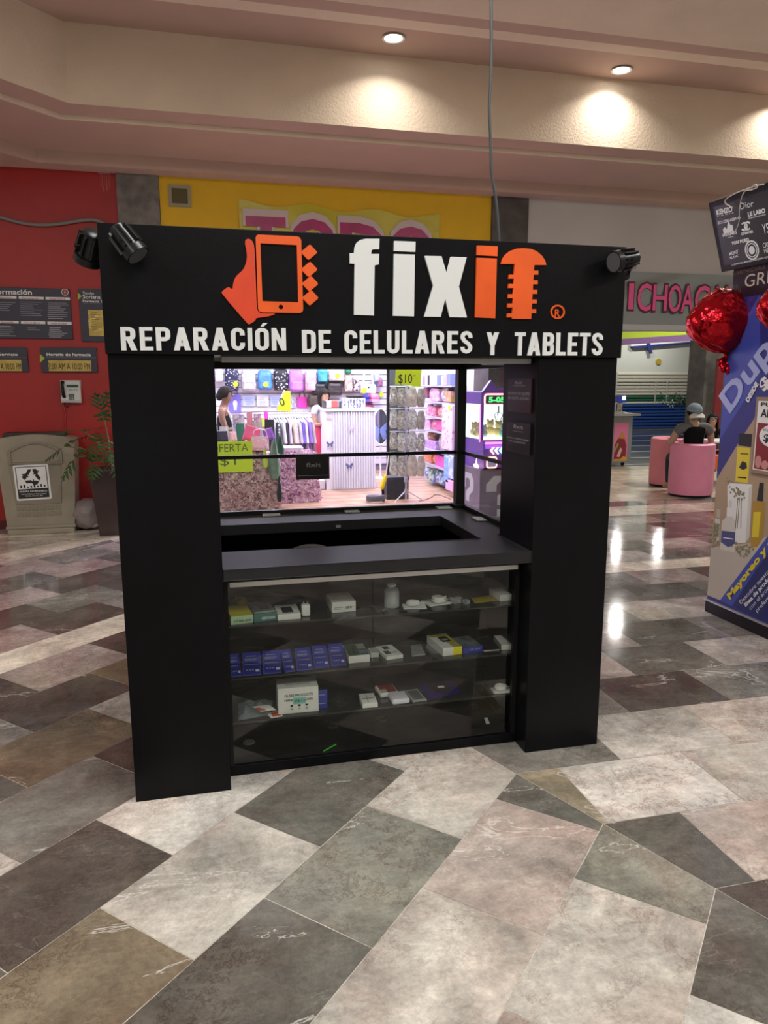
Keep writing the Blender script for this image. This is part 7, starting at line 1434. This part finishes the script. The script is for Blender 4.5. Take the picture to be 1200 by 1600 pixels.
def softbag(label, x0, y0, x1, y1, mat, Y, name='pouch', cat='bag', d=.12, rot=0, handle=None):
    X0, Z0, X1, Z1 = prect(x0, y0, x1, y1, Y); Z0 = zt1-.028 if 7.09 < Y < 7.31 and x1 < 437 else Z0; t = thing(name, label, cat, ((X0+X1)/2, Y+d/2, Z0), group='bags piled on the flower table'); w, h = X1-X0, Z1-Z0; T = Matrix.Translation(((X0+X1)/2, Y+d/2, (Z0+Z1)/2)) @ Matrix.Rotation(rot, 4, 'Y')
    b = MB(t); b.sheet(lambda u, v: T @ Vector((w/2*math.copysign(abs(math.cos(2*math.pi*u))**.6, math.cos(2*math.pi*u))*(1-.12*v), d/2*math.sin(2*math.pi*u)*(1-.7*v)*(.6 if v < .05 else 1)+.006*math.sin(9*u*6.28+4*v), h*(v-.5))), 24, 8); b.add([T @ Vector((w/2*math.cos(a*.5236)*.9, d/2*math.sin(a*.5236)*.55, -h/2+.002)) for a in range(12)], [tuple(range(12))]); b.build('body', [mat], smooth='all')
    b = MB(t); b.tube([T @ Vector((-w*.42, 0, h*.48)), T @ Vector((w*.42, 0, h*.48))], .006, n=6); b.build('zip', [GREY])
    if handle: b = MB(t); b.tube(smoothp([T @ Vector(p) for p in ((-w*.35, 0, h*.48), (-w*.3, 0, h*.48+handle), (w*.3, 0, h*.48+handle), (w*.35, 0, h*.48))]), .008, n=6); b.build('handle', [mat])
FLOR = PAT('pink_floral', (.78, .42, .55), (.80, .68, .74), 22, .3)
for q in [('navy cap shaped pouch at the left edge of the pile', 337, 674, 357, 691, M('navy_cloth', (.015, .015, .06), .7), 6.95), ('white pouch lying on the navy one', 342, 667, 358, 678, M('white_cloth', (.72, .70, .74), .7), 7.1), ('pink floral pouch beside the navy one', 357, 675, 371, 690, FLOR, 6.95), ('emerald green pouch at the back of the pile', 368, 662, 383, 682, M('emerald_cloth', (.02, .20, .13), .6), 7.1), ('bright pink pouch in the middle of the pile', 380, 667, 407, 690, M('rose_pink_cloth', (.80, .10, .26), .5, noise=.15), 7.0, 'pouch', 'bag', .12, .25), ('grey beige pouch behind the bright pink one', 394, 660, 411, 674, M('grey_beige_cloth', (.48, .45, .44), .7), 7.15), ('violet pouch at the right of the pile', 411, 670, 429, 688, M('violet_cloth', (.28, .08, .52), .5), 7.0, 'pouch', 'bag', .1, -.2), ('pink floral handbag at the front of the pile', 391, 683, 422, 704, FLOR, 6.88, 'handbag', 'bag', .12, .05, .10), ('navy box pouch under the floral handbag', 394, 702, 413, 713, MATS['navy_cloth'], 6.92), ('black pouch behind the violet one', 413, 656, 430, 672, M('black_cloth', (.012, .012, .015), .7), 7.2), ('coral pink towel standing up in the pile', 385, 645, 396, 668, M('coral_pink_cloth', (.80, .32, .40), .7), 7.2), ('white and lilac lace bundle at the back left of the pile', 362, 648, 384, 664, PAT('white_lilac_lace', (.66, .55, .72), (.45, .3, .5), 34, 0, .7, True, (.78, .72, .8)), 7.17), ('pale pink lace bundle at the back of the pile', 396, 647, 409, 662, PAT('pale_pink_lace', (.72, .48, .62), (.5, .3, .45), 34, 0, .7, True, (.8, .7, .78)), 7.18), ('hot pink glove on the clothes rail end', 413, 643, 420, 657, M('hot_pink_cloth', (.80, .03, .48), .5), 7.7), ('lime green pouch standing by the clothes rail', 408, 653, 415, 670, M('lime_cloth', (.55, .70, .10), .5), 7.4)]: softbag(*q)
def drape(label, x0, y0, x1, y1, Y, mat, d=.10):
    X0, Z0, X1, Z1 = prect(x0, y0, x1, y1, Y); t = thing('hanging_garment', label, 'clothing', ((X0+X1)/2, Y+d/2, Z1)); w = X1-X0; h = Z1-Z0
    b = MB(t); b.sheet(lambda u, v: Vector(((X0+X1)/2+w/2*math.cos(6.2832*u)*(.35+.65*min(1, (1-v)*1.6))*(1 if v > .12 else .6+v*3), Y+d/2+d/2*math.sin(6.2832*u)*(1+.3*math.sin(31*u)), Z0+h*v)), 30, 12); b.build('cloth', [mat], smooth='all'); b = MB(t); b.tube([((X0+X1)/2, Y+d/2, Z1-.01), ((X0+X1)/2, Y+d/2, Z1+.03), ((X0+X1)/2+.02, Y+d/2, Z1+.045)], .005, n=6); b.build('hook', [CHROME])
drape('sage green jacket hanging at the right end of the dusty pink table', 419, 689, 439, 748, 6.66, M('sage_cloth', (.16, .26, .20), .7, noise=.25, nscale=12)); drape('dark green jacket hanging behind the sage green one', 430, 683, 445, 714, 6.95, M('dark_green_cloth', (.012, .09, .05), .7, noise=.3, nscale=10)); drape('lime green top hanging beside the sage green jacket', 409.5, 701, 419.5, 731, 6.68, MATS['lime_cloth'], .05); drape('black and teal scarf hanging between the two flower tables', 432.5, 744, 441, 784, 6.68, M('black_teal_cloth', (.015, .04, .045), .7, noise=.5, nscale=16), .04)
flat('white folded fabric stack on the brighter pink table', 443, 699, 474, 707, M('white_lilac_fabric', (.72, .68, .76), .7), Y=7.3, d=.3, name='fabric_stack', cat='fabric', bev=.012)
flat('white plastic crate on the shop floor left of the counter', 495, 751, 508, 764.6, M('white_crate', (.70, .68, .75), .5), Y=8.42, d=.15, name='crate', cat='crate')
# shop women
sk = dict(elL=(-.19, -.05, 1.08), elR=(.19, -.05, 1.08), foL=(-.14, -.19, 1.10), foR=(.14, -.19, 1.10), wrL=(-.08, -.29, 1.14), wrR=(.08, -.29, 1.14), paL=(-.045, -.345, 1.165), paR=(.045, -.345, 1.165), jaw=(0, -.045, 1.515), head=(0, -.03, 1.585), crown=(0, -.025, 1.665), fw=(0, -1, -.35))
pw = at(354, 640, 7.6); hh = at(354, 601, 7.6).z; sc = hh/1.735
t, HT, cloth, V = person('woman in black apron top at the shop entrance looking down at her phone', (pw.x-.03, 7.6, 0), math.pi/2-.15, sk, SKIN2, sc, True)
cloth('top', ['pelvis', 'waist', 'chest', 'collar'], 1.1, M('dark_green_black_cloth', (.007, .011, .009), .9, spec=.1), cut={'collar': (.07*sc, .055*sc)}); cloth('trousers', ['pelvis', 'hiL', 'thL', 'knL', 'caL', 'anL', 'hiR', 'thR', 'knR', 'caR', 'anR'], 1.08, MATS['dark_denim'])
hair_cap(t, HT, sc, HAIR); b = MB(T=HT); b.ball((0, .10*sc, -.01*sc), (.055*sc, .05*sc, .06*sc), n=14); b.build('hair_bun', [HAIR], t, smooth='all')
b = MB(T=None); b = MB(T=Matrix()); b.tube(smoothp([(-.06*sc, -.10*sc, 1.22*sc), (-.075*sc, -.06*sc, 1.36*sc), (-.055*sc, .03*sc, 1.44*sc), (.055*sc, .03*sc, 1.44*sc), (.075*sc, -.06*sc, 1.36*sc), (.06*sc, -.10*sc, 1.22*sc)]), .008*sc, n=6); b.build('apron_strap', [WHITE], t)
hm = Vector((0, -.37*sc, 1.195*sc)); R_ = Matrix.Rotation(math.pi/2-.15, 4, 'Z'); p = R_ @ hm+Vector((pw.x-.03, 7.6, 0)); t = thing('mobile_phone', 'dark mobile phone held by the woman at the shop entrance', 'phone', p, math.pi/2-.15); b = MB(T=Matrix.Rotation(-.9, 4, 'X')); b.box((-.036, -.005, -.03), (.036, .005, .12)); b.build('body', [BLACK2], t, bevel=.004); b = MB(T=Matrix.Rotation(-.9, 4, 'X')); b.box((-.033, .0052, -.026), (.033, .0062, .116)); b.build('screen', [M('phone_screen', (.3, .35, .5), .2, emit=.5)], t)
pw = at(505, 640, 9.0); hh = at(508, 605, 9.0).z; sc = hh/1.735
t, HT, cloth, V = person('shop girl in grey tee and red skirt looking down behind the counter', (pw.x+.01, 9.0, 0), .35, sk, SKIN1, sc, True)
cloth('tee', ['pelvis', 'waist', 'chest', 'collar', 'shL', 'slL', 'shR', 'slR'], 1.12, M('pale_grey_cotton', (.52, .53, .58), .8))
b = MB(T=Matrix()); b.lathe([(.165, .40), (.185, .60), (.19, .82), (.165, .97), (.15, 1.03)], n=28, sy=.82); b.build('skirt', [M('crimson_cloth', (.55, .03, .10), .7, noise=.15, nscale=8)], t, smooth='all')
hair_cap(t, HT, sc, HAIR); b = MB(T=HT); b.sheet(lambda u, v: Vector((.098*sc*math.sin((u-.5)*4.6)*(1+.05*v), (.015+.105*math.cos((u-.5)*3.6))*sc, (.02-.22*v)*sc)), 16, 6); b.build('long_hair', [HAIR], t, smooth='all', solid=.015)
# claw machine
MY = 5.3; mc = at(749, 790, MY); mx = mc.x; t = thing('claw_machine', 'lit purple claw machine beyond the right window of the kiosk', 'arcade machine', (mx+.36, MY+.36, 0)); D_ = .74; z_ = lambda py: at(757, py, MY).z
PURP = M('purple_machine_panel', (.16, .05, .42), .35); PGR = M('purple_grey_panel', (.20, .145, .22), .4, noise=.15, nscale=5); QW = M('pale_question_mark', (.58, .54, .62), .5)
zb1, zb2, zg0, zg1, zt0 = z_(734), z_(700), z_(688), z_(632), z_(612)
b = MB(t); b.box((mx, MY, 0), (mx+D_, MY+D_, zb1)); b.build('lower_cabinet', [PGR], bevel=.01)
b = MB(t); b.prism([[(mx+.02, MY+.06, zb1+.001), (mx+.02, MY-.06, zb1+.03), (mx+.02, MY-.02, zb2), (mx+.02, MY+.0, zg0-.001), (mx+.02, MY+D_-.02, zg0-.001), (mx+.02, MY+D_-.02, zb1+.001)]], (D_-.04, 0, 0)); b.build('control_panel', [PURP], bevel=.01)
b = MB(t)
for dx in (0, D_-.03):
    for dy in (0, D_-.03): b.box((mx+dx, MY+dy, zg0), (mx+dx+.03, MY+dy+.03, zg1))
b.build('corner_frame', [PURP]); 
LITW = M('lit_prize_box', (.9, .95, .95), .5, emit=1.5, ecol=(.95, 1, 1)); b = MB(t); b.box((mx+.04, MY+D_-.06, zg0), (mx+D_-.04, MY+D_-.035, zg1)); b.box((mx+.04, MY+.05, zg0), (mx+D_-.04, MY+D_-.061, zg0+.02)); b.build('lit_back', [LITW])
b = MB(t); b.box((mx+.005, MY+.008, zg0+.001), (mx+D_-.005, MY+.013, zg1-.001)); b.build('front_window', [GLASS]); b = MB(t); b.box((mx+.008, MY+.031, zg0+.001), (mx+.013, MY+D_-.031, zg1-.001)); b.build('side_window', [GLASS])
b = MB(t); b.box((mx-.01, MY-.02, zg1+.001), (mx+D_, MY+D_, zt0)); b.build('marquee', [PURP], bevel=.012)
b = MB(t); b.prism([[(mx+.0, MY-.03, zt0), (mx+.1, MY-.03, zt0+.13), (mx+.18, MY-.03, zt0+.03), (mx+.5, MY-.03, zt0+.07), (mx+D_-.05, MY-.03, zt0+.001)]], (0, .06, 0)); b.build('crest', [PURP])
NEO = M('orange_pink_neon', (1, .5, .4), .4, emit=3, ecol=(1, .42, .30)); NEP = M('pink_neon', (1, .3, .5), .4, emit=3, ecol=(1, .12, .35)); GRN = M('green_led', (.1, .9, .2), .4, emit=2, ecol=(.08, .9, .16)); 
x0, x1 = at(756, 624, MY).x, at(800, 624, MY).x; zz0, zz1 = z_(633), z_(616)
b = MB(t); b.tube(rrect(x0, x1, zz0, zz1, .03, MY-.03), .009, n=8, closed=True); b.build('neon_ring', [NEO]); b = MB(t); b.box((x0+.03, MY-.028, zz0+.025), (x1-.03, MY-.021, zz1-.025)); dsp = b.build('score_display', [M('display_dark', (.02, .06, .03), .3)]); b = MB(t); b.text('5-05', (x0+.05, MY-.028, zz0+.035), X, Z, .2, .06, .002, bold=.03); b.build('score_digits', [GRN], dsp)
b = MB(t); b.tube([(mx-.012, MY+.01, zg0-.02), (mx-.012, MY+.01, zg1)], .008, n=8); b.tube([(mx-.012, MY+D_-.02, zg0+.02), (mx-.012, MY+D_-.02, zg1)], .008, n=8); b.build('neon_edge', [NEP])
b = MB(t); b.box((mx+.05, MY-.03, zg0-.045), (mx+D_-.05, MY-.012, zg0-.02)); b.build('neon_edge', [NEP]); b = MB(t); b.box((mx+.05, MY-.028, zg0-.095), (mx+D_-.05, MY-.012, zg0-.055)); b.build('purple_strip', [M('violet_glow', (.3, .1, .9), .4, emit=1.0, ecol=(.35, .08, .9))])
for i, c in enumerate(((1, .75, .45), (.85, 1, .6), (.35, .9, .95))): x = at(764+i*7, 704, MY).x; zc_ = z_(704); b = MB(t); b.prism([[(x, MY-.055, zc_), (x+.035, MY-.055, zc_+.04), (x+.05, MY-.055, zc_+.04), (x+.02, MY-.055, zc_), (x+.05, MY-.055, zc_-.04), (x+.035, MY-.055, zc_-.04)]], (0, .03, 0)); b.build('arrow_light', [M(f'arrow_light_{("amber", "lime", "aqua")[i]}', c, .4, emit=2.0, ecol=c)])
x0, x1 = at(761, 724, MY-.07).x, at(776, 724, MY-.07).x; b = MB(t); b.tube(rrect(x0, x1, z_(730), z_(714), .025, MY-.068), .008, n=8, closed=True); b.build('neon_ring', [NEO]); b = MB(t); b.box((x0+.02, MY-.066, z_(728)), (x1-.02, MY-.058, z_(716))); b.build('small_screen', [M('grey_blue_screen', (.25, .28, .42), .3, emit=.3)])
p = at(741, 726, MY); b = MB(t); b.prism([[(mx-.004, MY+.10+x*.13, p.z-.03+z*.1) for x, z in ((-.6, 0), (-.1, .3), (.05, 1), (.25, .3), (.9, .1), (.6, -.2), (-.5, -.2))]], (-.006, 0, 0)); b.build('star_light', [M('peach_glow', (1, .75, .6), .4, emit=2.2, ecol=(1, .7, .5))])
def qmark(fn, nm):
    b = MB(t); arc = [(.0, .62), (.0, .80), (.14, 1.0), (.5, 1.0), (.64, .84), (.64, .60), (.42, .44), (.42, .28), (.22, .28), (.22, .52), (.44, .66), (.44, .80), (.38, .86), (.26, .86), (.2, .78), (.2, .62)]
    b.prism([[fn(x, z, 0) for x, z in arc]], fn(0, 0, 1)-fn(0, 0, 0)); b.prism([[fn(x, z, 0) for x, z in ((.22, .0), (.42, .0), (.42, .18), (.22, .18))]], fn(0, 0, 1)-fn(0, 0, 0)); b.build(nm, [QW])
hq = zb1*.78; qmark(lambda x, z, k: Vector((mx-.0005-.003*k, MY+D_*.82-x*D_*.85, .06+z*hq)), 'question_mark'); qmark(lambda x, z, k: Vector((mx+.08+x*D_*.9, MY-.0005-.003*k, .06+z*hq)), 'question_mark')
# plush prizes inside
rp = random.Random(4)
for i in range(9):
    x, y = mx+.10+(i % 3)*.24+rp.uniform(-.03, .03), MY+.14+(i//3)*.2; r_ = rp.uniform(.05, .065); c = rp.choice(((.2, .5, .45), (.05, .05, .06), (.7, .5, .2), (.6, .6, .6), (.7, .3, .4)))
    nm = ['teal', 'black', 'tan', 'grey', 'pink'][[(.2, .5, .45), (.05, .05, .06), (.7, .5, .2), (.6, .6, .6), (.7, .3, .4)].index(c)]; where = ('left', 'middle', 'right')[i % 3]+' of the '+('front', 'middle', 'back')[i//3]+' row'
    tt = thing('plush_toy', f'small {nm} plush toy in the claw machine, {where}', 'toy', (x, y, zg0+.021), group='plush toys in the claw machine'); b = MB(T=Matrix()); b.ball((0, 0, r_*.9), (r_, r_, r_*.9), n=14); b.ball((0, -r_*.2, r_*2.2), r_*.75, n=14); b.ball((-r_*.5, 0, r_*2.9), r_*.28, n=8); b.ball((r_*.5, 0, r_*2.9), r_*.28, n=8); b.build('body', [M(nm+'_plush', c, .9)], tt, smooth='all')
b = MB(t); b.cyl((mx+.36, MY+.36, zg1), (mx+.36, MY+.36, zg1-.10), .012, n=8)
for k in range(3): a = k*2.094; b.tube([(mx+.36, MY+.36, zg1-.10), (mx+.36+.06*math.cos(a), MY+.36+.06*math.sin(a), zg1-.14), (mx+.36+.03*math.cos(a), MY+.36+.03*math.sin(a), zg1-.20)], .007, n=6)
b.build('claw', [CHROME])
